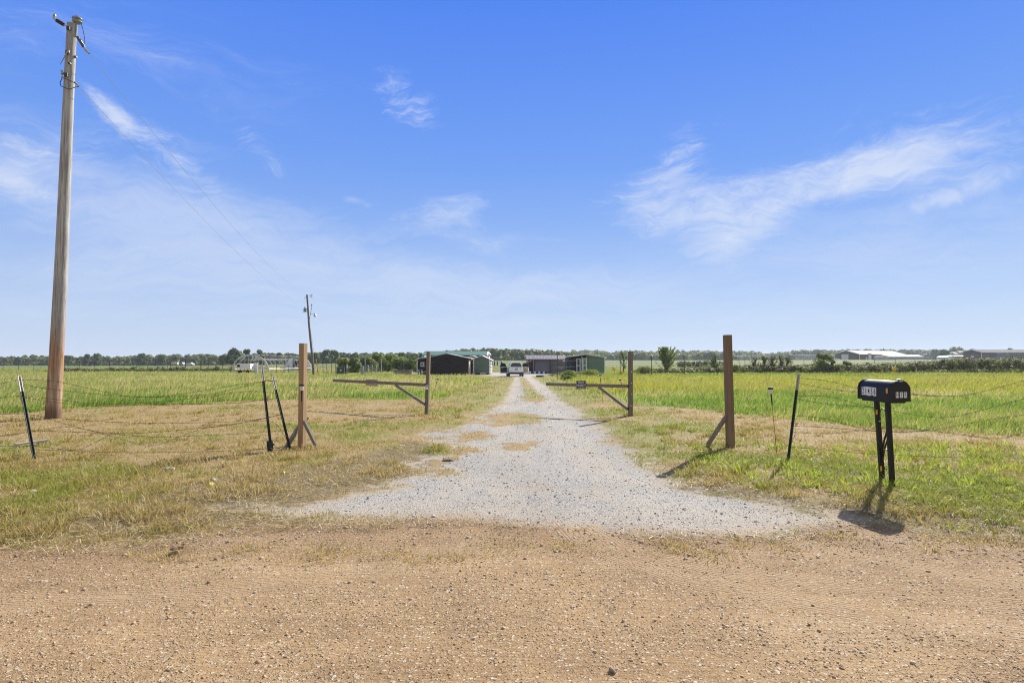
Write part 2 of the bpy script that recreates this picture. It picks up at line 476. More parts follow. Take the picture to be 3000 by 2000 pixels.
def ground_mat():
    m, nt, out = new_mat('ground_mix')
    geo = nt.new('ShaderNodeNewGeometry'); P = geo.outputs['Position']
    A = lambda n: nt.new('ShaderNodeAttribute', attribute_name=n).outputs['Fac']
    sdd, sdv, sdc, sdt, sdh = (A(n) for n in ('sd_dirt', 'sd_drive', 'sd_cut', 'sd_tall', 'sd_thatch'))
    n_big = nt.noise(P, 0.7, 4, .6); n_mid = nt.noise(P, 3.5, 5, .65); n_fine = nt.noise(P, 24, 5, .7); n_grit = nt.noise(P, 140, 3, .7)
    jag = nt.add(nt.mul(nt.math('SUBTRACT', n_mid, .5), 1.1), nt.mul(nt.math('SUBTRACT', n_fine, .5), .5))
    # --- dirt road: packed tan clay with loose pebbles
    vP = nt.mapping(P, scale=(1, 1, 1))
    warp = nt.new('ShaderNodeVectorMath', operation='ADD')
    nw = nt.new('ShaderNodeTexNoise'); nw.inputs['Scale'].default_value = 40; nt.l.new(P, nw.inputs['Vector'])
    sc_ = nt.new('ShaderNodeVectorMath', operation='SCALE'); nt.l.new(nw.outputs['Color'], sc_.inputs[0]); sc_.inputs['Scale'].default_value = 0.02
    nt.l.new(P, warp.inputs[0]); nt.l.new(sc_.outputs[0], warp.inputs[1]); WP = warp.outputs[0]
    v1 = nt.voro(WP, 55); v2 = nt.voro(WP, 120)
    rut = nt.noise(nt.mapping(P, scale=(.45, 13, 1), rot=(0, 0, math.radians(-14))), 1.6, 4, .6, .6)
    d0 = nt.mix(nt.smooth(n_big, .35, .65), (.262, .164, .080), (.352, .232, .116))
    d0 = nt.mix(nt.mul(nt.smooth(n_mid, .45, .75), .55), d0, (.185, .115, .062))
    d0 = nt.mix(nt.mul(nt.smooth(rut, .5, .72), .35), d0, (.43, .315, .195))
    band = nt.noise(nt.mapping(P, scale=(.28, 1.5, 1), rot=(0, 0, math.radians(9))), 1.0, 4, .6)
    d0 = nt.mix(nt.mul(nt.smooth(band, .46, .66), .5), d0, nt.mix(1.0, d0, (.62, .58, .56), 'MULTIPLY'))
    d0 = nt.mix(nt.mul(nt.smooth(band, .46, .30), .4), d0, (.45, .33, .20))
    peb = nt.new('ShaderNodeSeparateColor'); nt.l.new(v1.outputs['Color'], peb.inputs[0])
    pebm = nt.mul(nt.math('GREATER_THAN', peb.outputs[0], .72), nt.smooth(nt.math('SUBTRACT', .010, nt.mul(v1.outputs['Distance'], .016)), -.001, .0025))
    pcol = nt.ramp(peb.outputs[1], [(0, (.20, .14, .08)), (.4, (.40, .28, .155)), (.7, (.52, .42, .29)), (1, (.58, .53, .45))])
    peb2 = nt.new('ShaderNodeSeparateColor'); nt.l.new(v2.outputs['Color'], peb2.inputs[0])
    d1 = nt.mix(nt.mul(peb2.outputs[0], .6), d0, nt.ramp(peb2.outputs[1], [(0, (.13, .08, .040)), (.5, (.34, .228, .120)), (1, (.54, .42, .275))]))
    dirt = nt.mix(nt.mul(pebm, .75), d1, pcol)
    # damp-packed darker earth where the drive meets the road, and tyre treads curving out of it
    nearg = nt.smooth(nt.add(sdd, nt.mul(jag, .7)), -1.35, -.15)
    trk = A('track')
    tm = nt.math('SUBTRACT', 1.0, nt.smooth(nt.math('ABSOLUTE', nt.add(trk, nt.mul(nt.math('SUBTRACT', n_mid, .5), .10))), .08, .20))
    tm = nt.mul(tm, nt.smooth(nt.noise(P, .9, 3, .6), .32, .52))
    tread = nt.smooth(nt.math('SINE', nt.mul(nt.add(trk, nt.mul(nt.math('SUBTRACT', n_fine, .5), .012)), 175.0)), -.2, .6)
    dirt = nt.mix(nt.mul(nearg, .6), dirt, nt.mix(1.0, dirt, (.70, .66, .64), 'MULTIPLY'))
    dirt = nt.mix(nt.mul(tm, .62), dirt, (.345, .240, .140))
    # --- grey crushed limestone drive
    g1 = nt.voro(WP, 60); g2 = nt.voro(WP, 130)
    s1 = nt.new('ShaderNodeSeparateColor'); nt.l.new(g1.outputs['Color'], s1.inputs[0])
    s2 = nt.new('ShaderNodeSeparateColor'); nt.l.new(g2.outputs['Color'], s2.inputs[0])
    gr = nt.ramp(nt.add(nt.mul(s1.outputs[0], .45), nt.mul(s2.outputs[0], .55)), [(0, (.12, .115, .108)), (.35, (.285, .272, .25)), (.6, (.41, .392, .36)), (.85, (.52, .497, .45)), (1, (.66, .63, .575))])
    dust = nt.math('MAXIMUM', nt.smooth(nt.noise(nt.mapping(P, scale=(1.2, .5, 1), rot=(0, 0, .5)), 1.0, 5, .65), .46, .68), nt.mul(nt.smooth(nt.add(sdd, nt.mul(jag, .8)), 1.3, .1), .85))
    gr = nt.mix(nt.mul(dust, .62), gr, (.44, .365, .275))
    whl = A('wheel'); wm = nt.mul(nt.math('SUBTRACT', 1.0, nt.smooth(nt.add(whl, nt.mul(nt.math('SUBTRACT', n_mid, .5), .35)), .12, .42)), nt.smooth(nt.noise(P, .6, 3, .6), .30, .5))
    gr = nt.mix(nt.mul(wm, .5), gr, (.43, .385, .32))
    edge = nt.math('SUBTRACT', 1.0, nt.smooth(nt.math('ABSOLUTE', nt.add(sdv, nt.mul(jag, .7))), .0, .55))
    gr = nt.mix(nt.mul(edge, .6), gr, (.40, .32, .20))
    # --- broad drift of shade in the stone itself
    gv_ = nt.noise(nt.mapping(P, scale=(1, .35, 1)), .55, 3, .6)
    gr = nt.mix(nt.mul(nt.smooth(gv_, .35, .68), .35), gr, nt.mix(1.0, gr, (.62, .62, .64), 'MULTIPLY'))
    # --- mown verge soil and thatch
    so = nt.ramp(nt.add(nt.mul(n_fine, .6), nt.mul(n_grit, .4)), [(.32, (.10, .066, .032)), (.5, (.275, .195, .095)), (.68, (.44, .335, .185))])
    gA = nt.new('ShaderNodeAttribute', attribute_name='green').outputs['Fac']
    so = nt.mix(nt.mul(nt.smooth(nt.add(gA, nt.mul(nt.math('SUBTRACT', n_fine, .5), 1.2)), .32, .72), .8), so, nt.ramp(n_grit, [(.3, (.13, .135, .035)), (.7, (.25, .25, .075))]))
    thm = nt.math('SUBTRACT', 1.0, nt.smooth(nt.add(sdh, nt.mul(jag, .6)), -.15, .25))
    so = nt.mix(nt.mul(thm, .9), so, nt.ramp(n_fine, [(.3, (.075, .058, .03)), (.55, (.17, .13, .065)), (.8, (.31, .24, .13))]))
    # --- tall grass floor and far pasture
    tall = nt.ramp(n_mid, [(.3, (.10, .14, .03)), (.55, (.19, .23, .05)), (.8, (.30, .28, .09))])
    yy = nt.new('ShaderNodeSeparateXYZ'); nt.l.new(P, yy.inputs[0])
    nfar = nt.noise(nt.mapping(P, scale=(.3, 1, 1)), .05, 5, .6)
    far = nt.mix(nt.smooth(nfar, .4, .6), (.11, .125, .042), (.165, .145, .065))
    far = nt.mix(nt.smooth(yy.outputs[1], 130, 260), far, nt.mix(nt.smooth(nfar, .45, .6), (.085, .14, .032), (.15, .155, .060)))
    fmask = nt.smooth(yy.outputs[1], 60, 100)
    # --- combine
    mt = nt.math('SUBTRACT', 1.0, nt.smooth(nt.add(sdt, nt.mul(jag, .8)), -.2, .3))
    col = nt.mix(mt, so, tall)
    col = nt.mix(fmask, col, far)
    ecut = nt.math('SUBTRACT', 1.0, nt.smooth(nt.add(sdc, nt.mul(jag, 1.5)), -.10, .12))
    mv = nt.mul(nt.math('SUBTRACT', 1.0, nt.smooth(nt.add(sdv, nt.mul(jag, 1.15)), -.12, .16)), nt.math('SUBTRACT', 1.0, ecut))
    col = nt.mix(mv, col, gr)
    md = nt.math('SUBTRACT', 1.0, nt.smooth(nt.add(sdd, nt.mul(jag, 1.1)), -.28, .30))
    col = nt.mix(md, col, dirt)
    # relief
    hd = nt.add(nt.mul(pebm, .6), nt.add(nt.mul(n_grit, .35), nt.add(nt.mul(n_fine, .8), nt.add(nt.mul(rut, .6), nt.mul(nt.mul(tread, tm), .5)))))
    hg = nt.add(nt.mul(nt.math('SUBTRACT', .6, g1.outputs['Distance']), .8), nt.add(nt.mul(nt.math('SUBTRACT', .6, g2.outputs['Distance']), .5), nt.mul(n_fine, .5)))
    hs = nt.add(nt.mul(n_fine, 1.2), nt.mul(n_mid, 1.0))
    hmix = nt.new('ShaderNodeMix', data_type='FLOAT'); nt.l.new(mv, hmix.inputs[0]); nt.l.new(hs, hmix.inputs[2]); nt.l.new(hg, hmix.inputs[3])
    hm2 = nt.new('ShaderNodeMix', data_type='FLOAT'); nt.l.new(md, hm2.inputs[0]); nt.l.new(hmix.outputs[0], hm2.inputs[2]); nt.l.new(hd, hm2.inputs[3])
    principled(nt, out, col, 0.95, 0, 0.15, hm2.outputs[0], 0.8, 0.018)
    return m


# ------------------------------------------------------------------ loose stones
def rock_mesh(name, P, R, tint, mat, flat=0.6):
    import bmesh
    bm = bmesh.new(); bmesh.ops.create_icosphere(bm, subdivisions=1, radius=1.0)
    bv = np.array([v.co[:] for v in bm.verts]); bf = np.array([[v.index for v in f.verts] for f in bm.faces]); bm.free()
    keep = 12
    import mathutils
    # base icosahedron only (12 verts) for the small ones
    bm = bmesh.new(); bmesh.ops.create_icosphere(bm, subdivisions=1, radius=1.0); bm.free()
    t = (1 + 5 ** .5) / 2
    bv = np.array([(-1, t, 0), (1, t, 0), (-1, -t, 0), (1, -t, 0), (0, -1, t), (0, 1, t), (0, -1, -t), (0, 1, -t), (t, 0, -1), (t, 0, 1), (-t, 0, -1), (-t, 0, 1)])
    bv = bv / np.linalg.norm(bv[0])
    bf = np.array([(0, 11, 5), (0, 5, 1), (0, 1, 7), (0, 7, 10), (0, 10, 11), (1, 5, 9), (5, 11, 4), (11, 10, 2), (10, 7, 6), (7, 1, 8),
                   (3, 9, 4), (3, 4, 2), (3, 2, 6), (3, 6, 8), (3, 8, 9), (4, 9, 5), (2, 4, 11), (6, 2, 10), (8, 6, 7), (9, 8, 1)])
    n = len(P)
    V = bv[None] * rng.uniform(.65, 1.3, (n, 12, 1)) + rng.normal(0, .08, (n, 12, 3))
    sc = np.stack((rng.uniform(.8, 1.4, n), rng.uniform(.7, 1.1, n), rng.uniform(.45, .9, n) * flat / .6), 1)
    V = V * sc[:, None, :]
    a = rng.uniform(0, 2 * math.pi, n); c, s_ = np.cos(a)[:, None], np.sin(a)[:, None]
    x = V[:, :, 0] * c - V[:, :, 1] * s_; y = V[:, :, 0] * s_ + V[:, :, 1] * c
    tl = rng.normal(0, .25, n)[:, None]
    z = V[:, :, 2] + x * tl
    W = np.stack((x, y, z), 2) * R[:, None, None] + P[:, None, :]
    fl = ((np.arange(n) * 12)[:, None, None] + bf[None]).ravel()
    return np_mesh(name, W.reshape(-1, 3), fl, np.full(n * 20, 3), mat, tint=np.repeat(tint, 12))

def tint_mat(name, stops, rough=.9, spec=.2, nz=60, amt=.25):
    m, nt, out = new_mat(name)
    a = nt.new('ShaderNodeAttribute', attribute_name='tint')
    col = nt.ramp(a.outputs['Fac'], stops)
    geo = nt.new('ShaderNodeNewGeometry')
    n = nt.noise(geo.outputs['Position'], nz, 4, .6)
    col = nt.mix(nt.mul(nt.smooth(n, .4, .7), amt), col, (.2, .15, .1))
    principled(nt, out, col, rough, 0, spec, n, .4, .004)
    return m

stone_tan = tint_mat('road_stone', [(0, (.17, .115, .072)), (.25, (.27, .185, .11)), (.55, (.36, .26, .155)), (.82, (.43, .34, .235)), (.95, (.50, .44, .35)), (1, (.62, .59, .52))])
stone_grey = tint_mat('drive_stone', [(0, (.13, .125, .12)), (.3, (.29, .28, .265)), (.6, (.42, .405, .375)), (.85, (.54, .52, .475)), (1, (.70, .67, .61))])

def persp_scatter(n, y0, y1, margin=1.12, power=2.0):
    """points spread over the view, thinning with distance"""
    u = rng.random(n)
    if power == 2.0: y = 1 / (1 / y0 + u * (1 / y1 - 1 / y0))
    else:
        q = 1 - power; y = (y0 ** q + u * (y1 ** q - y0 ** q)) ** (1 / q)
    x = rng.uniform(-1, 1, n) * ((1500 / F) * (margin - .06) * y + 2.4)
    return x, y

# dirt road stones
x, y = persp_scatter(140000, 2.6, 7.2)
sdd, sdv, sdc, sdt, sdh = zones(x, y)
k = (sdd < 0.25 * (fbm(x, y, 3, 3) - .4)) & (rng.random(len(x)) < .30 + 1.0 * sstep(.42, .66, fbm(x, y, .9, 4) * .6 + fbm(x, y, 3.1, 6) * .4) + .35 * sstep(-1.1, -.3, sdd)) & ((track_dist(x, y) > .12) | (rng.random(len(x)) < .35))
x, y = x[k], y[k]
r = np.clip(0.0021 * np.exp(rng.normal(0, .52, len(x))) * (0.7 + y * .16), .0018, .022)
P = np.stack((x, y, ground_z(x, y) + r * .15), 1)
nc_ = 900; yc = rng.uniform(5.0, 6.6, nc_); xc = rng.uniform(-6.5, 6.5, nc_); kk = (zones(xc, yc)[0] < -.05) & (fbm(xc, yc, 1.2, 3) > .45); xc, yc = xc[kk], yc[kk]
rc = rng.uniform(.008, .024, len(xc)) * rng.random(len(xc)) ** .5
P = np.concatenate((P, np.stack((xc, yc, ground_z(xc, yc) + rc * .2), 1))); r = np.concatenate((r, rc)); x = np.concatenate((x, xc))
o = rock_mesh('road_gravel', P, r, rng.beta(2.4, 1.7, len(x)), stone_tan, .5); tag(o, 'loose tan pebbles scattered over the dirt road', 'gravel', kind='stuff')
# limestone chips on the drive
x, y = persp_scatter(115000, 5.4, 40, power=1.6)
sdd, sdv, sdc, sdt, sdh = zones(x, y)
jg = (fbm(x, y, 3.5, 2) - .5) * .9
k = (sdv + jg * 1.15 < .0) & (sdc + jg * 1.5 > 0) & (sdd > -.25)
k |= (sdd < .2) & (sdd > -1.3) & (np.abs(x - .5) < 3.6) & (rng.random(len(x)) < .30 * sstep(-1.3, 0, sdd))
k |= (sdv < .8) & (sdv > 0) & (rng.random(len(x)) < .12)
x, y = x[k], y[k]
r = np.clip(.0036 * np.exp(rng.normal(0, .5, len(x))) * (0.6 + y * .075), .003, .026)
P = np.stack((x, y, ground_z(x, y) + r * .15), 1)
o = rock_mesh('drive_gravel', P, r, rng.beta(2.2, 2.0, len(x)), stone_grey); tag(o, 'grey crushed limestone chips covering the driveway', 'gravel', kind='stuff')

# ------------------------------------------------------------------ grass
GR_MOWN = leafy('mown_grass_blades', [(0, (.48, .375, .195)), (.25, (.38, .285, .12)), (.45, (.345, .29, .09)), (.65, (.32, .31, .07)), (.85, (.27, .305, .055)), (1, (.20, .275, .045))], .38)
GR_TALL = leafy('tall_grass_blades', [(0, (.50, .43, .24)), (.2, (.42, .40, .16)), (.42, (.32, .37, .10)), (.7, (.22, .32, .065)), (1, (.12, .23, .04))], .5)
GR_GOLD = leafy('golden_weed_blades', [(0, (.38, .34, .15)), (.3, (.44, .43, .07)), (.6, (.29, .34, .07)), (1, (.13, .20, .04))], .5)

GR_BROAD = leafy('broad_grass_blades', [(0, (.46, .40, .13)), (.5, (.38, .41, .08)), (1, (.27, .36, .05))], .5)

def side_green(x, y, sdv=None):
    """how green the mown verge is at a spot"""
    g = fbm(x, y, .45, 2) * .55 + fbm(x, y, 1.7, 5) * .45
    dist = sstep(11.0, 15.5, y)            # strip by the tall grass is cut and dry
    g = g - dist * .17 * (x < 0) - .10 * sstep(9.5, 12.5, y) * (x > 3)
    nearright = (x > 2.2) & (y < 10.5)
    g = g - .02 * ((x < 0) & (y < 12)) - .07 * (x < 0) * sstep(10.5, 7.5, y) - .01
    g = g + .05 * nearright + .02 * ((x < -2.5) & (y < 11.5) & (y > 7))
    if sdv is None: sdv = zones(x, y)[1]
    g = g + .17 * sstep(4.5, 1.5, sdv) * sstep(11.5, 15, y) + .10 * sstep(22, 30, y)
    return g

# mown verge
x, y = persp_scatter(540000, 5.2, 75, power=1.75)
sdd, sdv, sdc, sdt, sdh = zones(x, y)
jg = (fbm(x, y, 3.5, 2) - .5) * 1.0
drive = (sdv + jg * 1.15 < .08) & ((sdc + jg * 1.5 > -.02) | (fbm(x, y, 2.2, 3) < .40))
k = (sdd + jg * 1.1 > .15) & ~drive & (sdt > -.3)
dens = .22 + .8 * sstep(.34, .64, fbm(x, y, 1.1, 6))
dens = np.where(sdh + jg * .5 < 0, dens * .4, dens); dens = np.where(sdv < .8, dens * .55, dens); dens = np.where(sdd < .7, dens * .75, dens)
k &= rng.random(len(x)) < dens
x, y, sdt, sdh, sdv, sdd = x[k], y[k], sdt[k], sdh[k], sdv[k], sdd[k]
g = side_green(x, y, sdv) - .20 * (sdc[k] < .25)
g = g - .20 * (sdh < 0) - .10 * (sdd < .5)
tint = np.clip((g - .5) * 1.9 + .46 + rng.normal(0, .2, len(x)), 0, 1)
hgt = (.022 + .065 * sstep(.45, .75, tint) * rng.random(len(x)) + .03 * rng.random(len(x))) * (1 + .5 * sstep(.3, .0, np.abs(sdt)))
hgt *= 1 + 1.2 * sstep(12, 40, y)
lean = rng.uniform(.2, 1.5, len(x))
wid = np.clip(.0030 + .00062 * y, .004, .04) * rng.uniform(.7, 1.4, len(x))
P = np.stack((x, y, ground_z(x, y) - .004), 1)
o = grass_blades('mown_grass', P, hgt, wid, rng.uniform(0, 6.28, len(x)), lean, tint, GR_MOWN, -.12)
tag(o, 'short patchy mown grass, half dry, on both verges of the driveway', 'grass', kind='stuff')

# cut straw lying on the verge and the road edge
x, y = persp_scatter(92000, 4.8, 19, power=1.8)
sdd, sdv, sdc, sdt, sdh = zones(x, y)
k = ((sdd > -.55 + .5 * fbm(x, y, 1.5, 3)) & (sdv > -.15) & (sdt > 0) & (rng.random(len(x)) < .2 + .6 * sstep(.45, .7, fbm(x, y, 1.4, 1)) + .6 * (sdh < .1) + .5 * (np.abs(sdd) < .35)))
x, y = x[k], y[k]
L = rng.uniform(.03, .12, len(x)); a = rng.uniform(0, 6.28, len(x)); w = (.0012 + .00016 * y) * rng.uniform(.6, 1.5, len(x))
z = ground_z(x, y) + rng.uniform(.006, .05, len(x))
dx, dy = np.cos(a) * L / 2, np.sin(a) * L / 2; px_, py_ = -np.sin(a) * w, np.cos(a) * w
tz = rng.normal(0, .18, len(x)) * L
V = np.stack((np.stack((x - dx - px_, y - dy - py_, z - tz), 1), np.stack((x - dx + px_, y - dy + py_, z - tz + w * .6), 1),
              np.stack((x + dx + px_ * .5, y + dy + py_ * .5, z + tz + w * .6), 1), np.stack((x + dx - px_ * .5, y + dy - py_ * .5, z + tz), 1)), 1)
STRAW = leafy('cut_straw_stalks', [(0, (.20, .135, .07)), (.35, (.38, .28, .145)), (.7, (.52, .42, .24)), (1, (.62, .55, .38))], .25)
o = np_mesh('cut_straw', V.reshape(-1, 3), np.arange(len(x) * 4), np.full(len(x), 4), STRAW, tint=np.repeat(rng.beta(2, 1.6, len(x)) , 4))
tag(o, 'pale cut straw lying over the verge and the road edge', 'straw', kind='stuff')

# tufts
def tufts(name, cx, cy, nb, rad, h0, h1, tint0, mat, label, wmul=1.0, spread=1.0):
    n = len(cx)
    X = np.repeat(cx, nb) + rng.normal(0, 1, n * nb) * np.repeat(rad, nb) * .5
    Y = np.repeat(cy, nb) + rng.normal(0, 1, n * nb) * np.repeat(rad, nb) * .5
    az = np.arctan2(Y - np.repeat(cy, nb), X - np.repeat(cx, nb)) + rng.normal(0, .6, n * nb)
    t = np.clip(np.repeat(tint0, nb) + rng.normal(0, .14, n * nb), 0, 1)
    h = rng.uniform(h0, h1, n * nb) * np.repeat(rng.uniform(.7, 1.25, n), nb)
    w = (.004 + .0005 * Y) * rng.uniform(.8, 1.5, n * nb) * wmul
    P = np.stack((X, Y, ground_z(X, Y) - .005), 1)
    o = grass_blades(name, P, h, w, az, rng.uniform(.3, 1.35, n * nb) * spread, t, mat, -.15)
    tag(o, label, 'grass', kind='stuff')

x, y = persp_scatter(3300, 5.2, 24, power=1.6)
sdd, sdv, sdc, sdt, sdh = zones(x, y)
k = (sdd > .12) & (sdv > .3) & (sdt > -.3) & (rng.random(len(x)) < sstep(.42, .62, fbm(x, y, .8, 7)) + .15)
x, y, sdh, sdd = x[k], y[k], sdh[k], sdd[k]
gt = np.clip((side_green(x, y) - .5) * 2.4 + .5 - .2 * (sdh < 0) - .18 * (sdd < .4), .08, .95)
tufts('grass_tufts', x, y, 42, rng.uniform(.07, .22, len(x)), .05, .15, gt, GR_MOWN, 'ragged longer tufts standing in the mown verge')
# bright broad blades on the right-hand verge
x = rng.uniform(2.6, 9.5, 420); y = rng.uniform(5.6, 11.5, 420)
sdd, sdv, sdc, sdt, sdh = zones(x, y)
k = (sdd > .5) & (sdv > .9) & (sdt > .6) & (fbm(x, y, .7, 3) > .43); x, y = x[k], y[k]
tufts('broad_grass', x, y, 16, np.full(len(x), .09), .06, .17, np.full(len(x), .80), GR_BROAD, 'fresh bright green broad blades growing around the mailbox', 1.5, .9)
# dry clumps on the dirt road edge
pp = [G(q[0] * S, q[1] * S) for q in [(365, 1262), (395, 1256), (585, 1245), (700, 1262), (760, 1258), (900, 1268), (985, 1272), (1155, 1240), (1290, 1245), (1560, 1245), (1620, 1255), (1700, 1238),
      (1880, 1232), (2130, 1222), (2200, 1232), (2260, 1228), (2320, 1230), (150, 1235), (250, 1225), (330, 1215), (40, 1228), (480, 1205), (640, 1200), (560, 1170), (620, 1172), (700, 1180), (760, 1182), (850, 1190)]]
x = np.array([p.x for p in pp]); y = np.array([p.y for p in pp])
x = np.concatenate((x, x + rng.normal(0, .2, len(x)), x + rng.normal(0, .25, len(x)))); y = np.concatenate((y, y + rng.normal(0, .07, len(y)), y + rng.normal(0, .1, len(y))))
tufts('dry_tufts', x, y, 75, rng.uniform(.10, .34, len(x)), .015, .065, rng.uniform(.0, .32, len(x)), GR_MOWN, 'dry straw-coloured clumps along the edge of the dirt road', .8)

# tall pasture
def pasture(n, y0, y1, power, sel, hlo, hhi, mat, name, label, tint_fn, wk=.0011, leanlo=.15, leanhi=.9, seed=1):
    x, y = persp_scatter(n, y0, y1, 1.15, power)
    sdd, sdv, sdc, sdt, sdh = zones(x, y)
    k = sel(x, y, sdt, sdv) & (rng.random(len(x)) < .35 + sstep(.3, .6, fbm(x, y, .5, seed)))
    x, y, sdt = x[k], y[k], sdt[k]
    hn = fbm(x, y, .22, seed + 2) * .5 + fbm(x, y, 1.0, seed) * .5
    h = (hlo + (hhi - hlo) * np.clip(hn * 1.8 - .4 + rng.normal(0, .16, len(x)), 0, 1.2)) * (.55 + .45 * sstep(.3, -1.8, sdt))
    w = np.clip(.004 + wk * y, .006, .10) * rng.uniform(.4, 1.5, len(x))
    az = rng.normal(.5, .9, len(x))
    P = np.stack((x, y, ground_z(x, y) - .01), 1)
    o = grass_blades(name, P, h, w, az, rng.uniform(leanlo, leanhi, len(x)), np.clip(tint_fn(x, y), 0, 1), mat, -.22)
    tag(o, label, 'grass', kind='stuff')

inside = lambda x, y, sdt, sdv: (sdt + (fbm(x, y, .8, 4) - .5) * 1.2 < 0) & (sdv > .3)
pasture(210000, 15.5, 62, 1.3, lambda x, y, t, v: inside(x, y, t, v) & (x < .5), .18, .52, GR_TALL, 'pasture_grass',
        'tall green pasture grass left of the driveway',
        lambda x, y: .60 - .30 * sstep(26, 44, y) + (fbm(x, y, .16, 3) - .5) * 1.3 + (fbm(x, y, .8, 6) - .5) * 1.1 + rng.normal(0, .24, len(x)) - .10 * sstep(20, 28, y), seed=1)
pasture(200000, 11, 46, 1.3, lambda x, y, t, v: inside(x, y, t, v) & (x > .5), .14, .40, GR_TALL, 'meadow_grass',
        'tall bright green meadow grass right of the driveway',
        lambda x, y: .66 - .30 * sstep(19, 34, y) + (fbm(x, y, .16, 3) - .5) * 1.2 + (fbm(x, y, .8, 6) - .5) * 1.0 + rng.normal(0, .22, len(x)), seed=3)
pasture(120000, 30, 75, 1.2, lambda x, y, t, v: inside(x, y, t, v) & (x > 2), .22, .60, GR_GOLD, 'golden_weeds',
        'yellow flowering weeds massed in the field on the right',
        lambda x, y: .36 + .42 * sstep(50, 66, y) + (fbm(x, y, .25, 6) - .5) * .9 + rng.normal(0, .15, len(x)), seed=5)
pasture(150000, 52, 170, 1.15, lambda x, y, t, v: (v > 1.0) & ((t < 0) | (y > 76)) & ~((x > -14) & (x < 14) & (y > 70) & (y < 110)), .22, .5, GR_TALL, 'far_pasture_grass',
        'seed-headed yellowish pasture running back to the field fence',
        lambda x, y: .38 + .26 * ((x > 8) & (y > 66)) + (fbm(x, y, .06, 3) - .5) * 1.2 + rng.normal(0, .14, len(x)), wk=.0007, seed=2)

pasture(8000, 16, 60, 1.3, lambda x, y, t, v: inside(x, y, t, v) & (t < -.4) & (x < .5), .50, .80, GR_TALL, 'seed_stalks', 'thin straw coloured seed stalks standing above the pasture grass',
        lambda x, y: .08 + rng.random(len(x)) * .22, wk=.00045, leanlo=.05, leanhi=.55, seed=4)
# yellow blossoms sprinkled over the meadow
x, y = persp_scatter(9000, 14, 70, 1.15, 1.4)
sdd, sdv, sdc, sdt, sdh = zones(x, y)
k = (x > 2) & (sdt < -.3) & (rng.random(len(x)) < sstep(.47, .66, fbm(x, y, .25, 1)) * (.25 + .75 * sstep(22, 40, y)) + .02)
x, y = x[k], y[k]
P = np.stack((x, y, ground_z(x, y) + rng.uniform(.3, .52, len(x))), 1)
o = leaf_cards('meadow_flowers', P, rng.normal(0, .5, P.shape) + np.array([0, -.3, 1.0]), np.clip(.0011 * y, .016, .06), rng.random(len(x)), leafy('yellow_petals', [(0, (.62, .50, .03)), (1, (.80, .68, .06))], .4))
tag(o, 'tiny yellow blossoms sprinkled over the meadow on the right', 'flowers', kind='stuff')
build_ground()
# ------------------------------------------------------------------ materials of the things
def wood_mat(name, c1, c2, c3=None, z=1.2, x=14, knots=True, rough=.8):
    m, nt, out = new_mat(name)
    tc = nt.new('ShaderNodeTexCoord'); v = nt.mapping(tc.outputs['Object'], scale=(x, x, z))
    n = nt.noise(v, 2.2, 6, .65, .7); n2 = nt.noise(nt.mapping(tc.outputs['Object'], scale=(x * 5, x * 5, z * 1.5)), 3, 4, .6)
    col = nt.mix(nt.smooth(n, .35, .68), c1, c2)
    col = nt.mix(nt.mul(nt.smooth(n2, .5, .7), .75), col, c3 or tuple(q * .55 for q in c2))
    principled(nt, out, col, rough, 0, .25, nt.add(n, n2), .5, .004)
    return m
M_POLE = None
def pole_mat():
    m, nt, out = new_mat('weathered_pole_wood')
    tc = nt.new('ShaderNodeTexCoord'); P = tc.outputs['Object']
    sx = nt.new('ShaderNodeSeparateXYZ'); nt.l.new(P, sx.inputs[0])
    v = nt.mapping(P, scale=(9, 9, .45)); n = nt.noise(v, 1.6, 7, .65, 1.6)
    v2 = nt.mapping(P, scale=(17, 17, .6)); n2 = nt.noise(v2, 1.5, 6, .75, .5)
    grey = nt.mix(nt.smooth(n, .35, .65), (.43, .415, .39), (.235, .225, .21))
    brown = nt.ramp(n, [(.25, (.16, .073, .032)), (.45, (.285, .145, .068)), (.6, (.38, .29, .20)), (.8, (.45, .40, .34))])
    zz = nt.add(sx.outputs[2], nt.mul(nt.math('SUBTRACT', n, .5), 2.6))
    col = nt.mix(nt.smooth(zz, 1.4, 3.3), brown, grey)
    dk = nt.math('SUBTRACT', 1.0, nt.smooth(nt.add(sx.outputs[2], nt.mul(nt.math('SUBTRACT', n2, .5), .6)), .12, .55))
    col = nt.mix(nt.mul(dk, .7), col, (.085, .045, .03))
    col = nt.mix(nt.mul(nt.smooth(n2, .51, .66), .72), col, (.095, .075, .06))
    principled(nt, out, col, .85, 0, .2, nt.add(n, nt.mul(n2, 1.5)), .7, .012)
    return m
M_POLE = pole_mat()
M_POLE2 = wood_mat('grey_pole_wood', (.20, .165, .135), (.13, .105, .085), z=.4, x=8)
M_POST = wood_mat('treated_post_wood', (.40, .285, .155), (.31, .205, .105), z=.5, x=10)
M_POST2 = wood_mat('brown_post_wood', (.23, .155, .095), (.17, .115, .07), z=.5, x=10)
M_POST3 = wood_mat('weathered_gate_wood', (.21, .165, .125), (.14, .11, .088), z=.5, x=10)
M_RAIL = wood_mat('grey_rail_wood', (.22, .19, .165), (.145, .125, .11), z=6, x=6)
M_BRACE = wood_mat('grey_brace_wood', (.30, .265, .225), (.2, .17, .14), z=4, x=10)
M_BOARD = wood_mat('grey_scrap_board', (.42, .36, .29), (.31, .26, .2), z=9, x=4)
M_STEEL = plain('galvanised_steel', (.42, .43, .43), (.30, .31, .31), 8, .45, .6, .5)
M_DKSTEEL = plain('dark_steel', (.06, .062, .06), (.035, .035, .034), 20, .5, .5, .4)
M_WIRE = plain('rusty_barbed_wire', (.13, .11, .09), (.07, .055, .045), 30, .6, .4, .3)
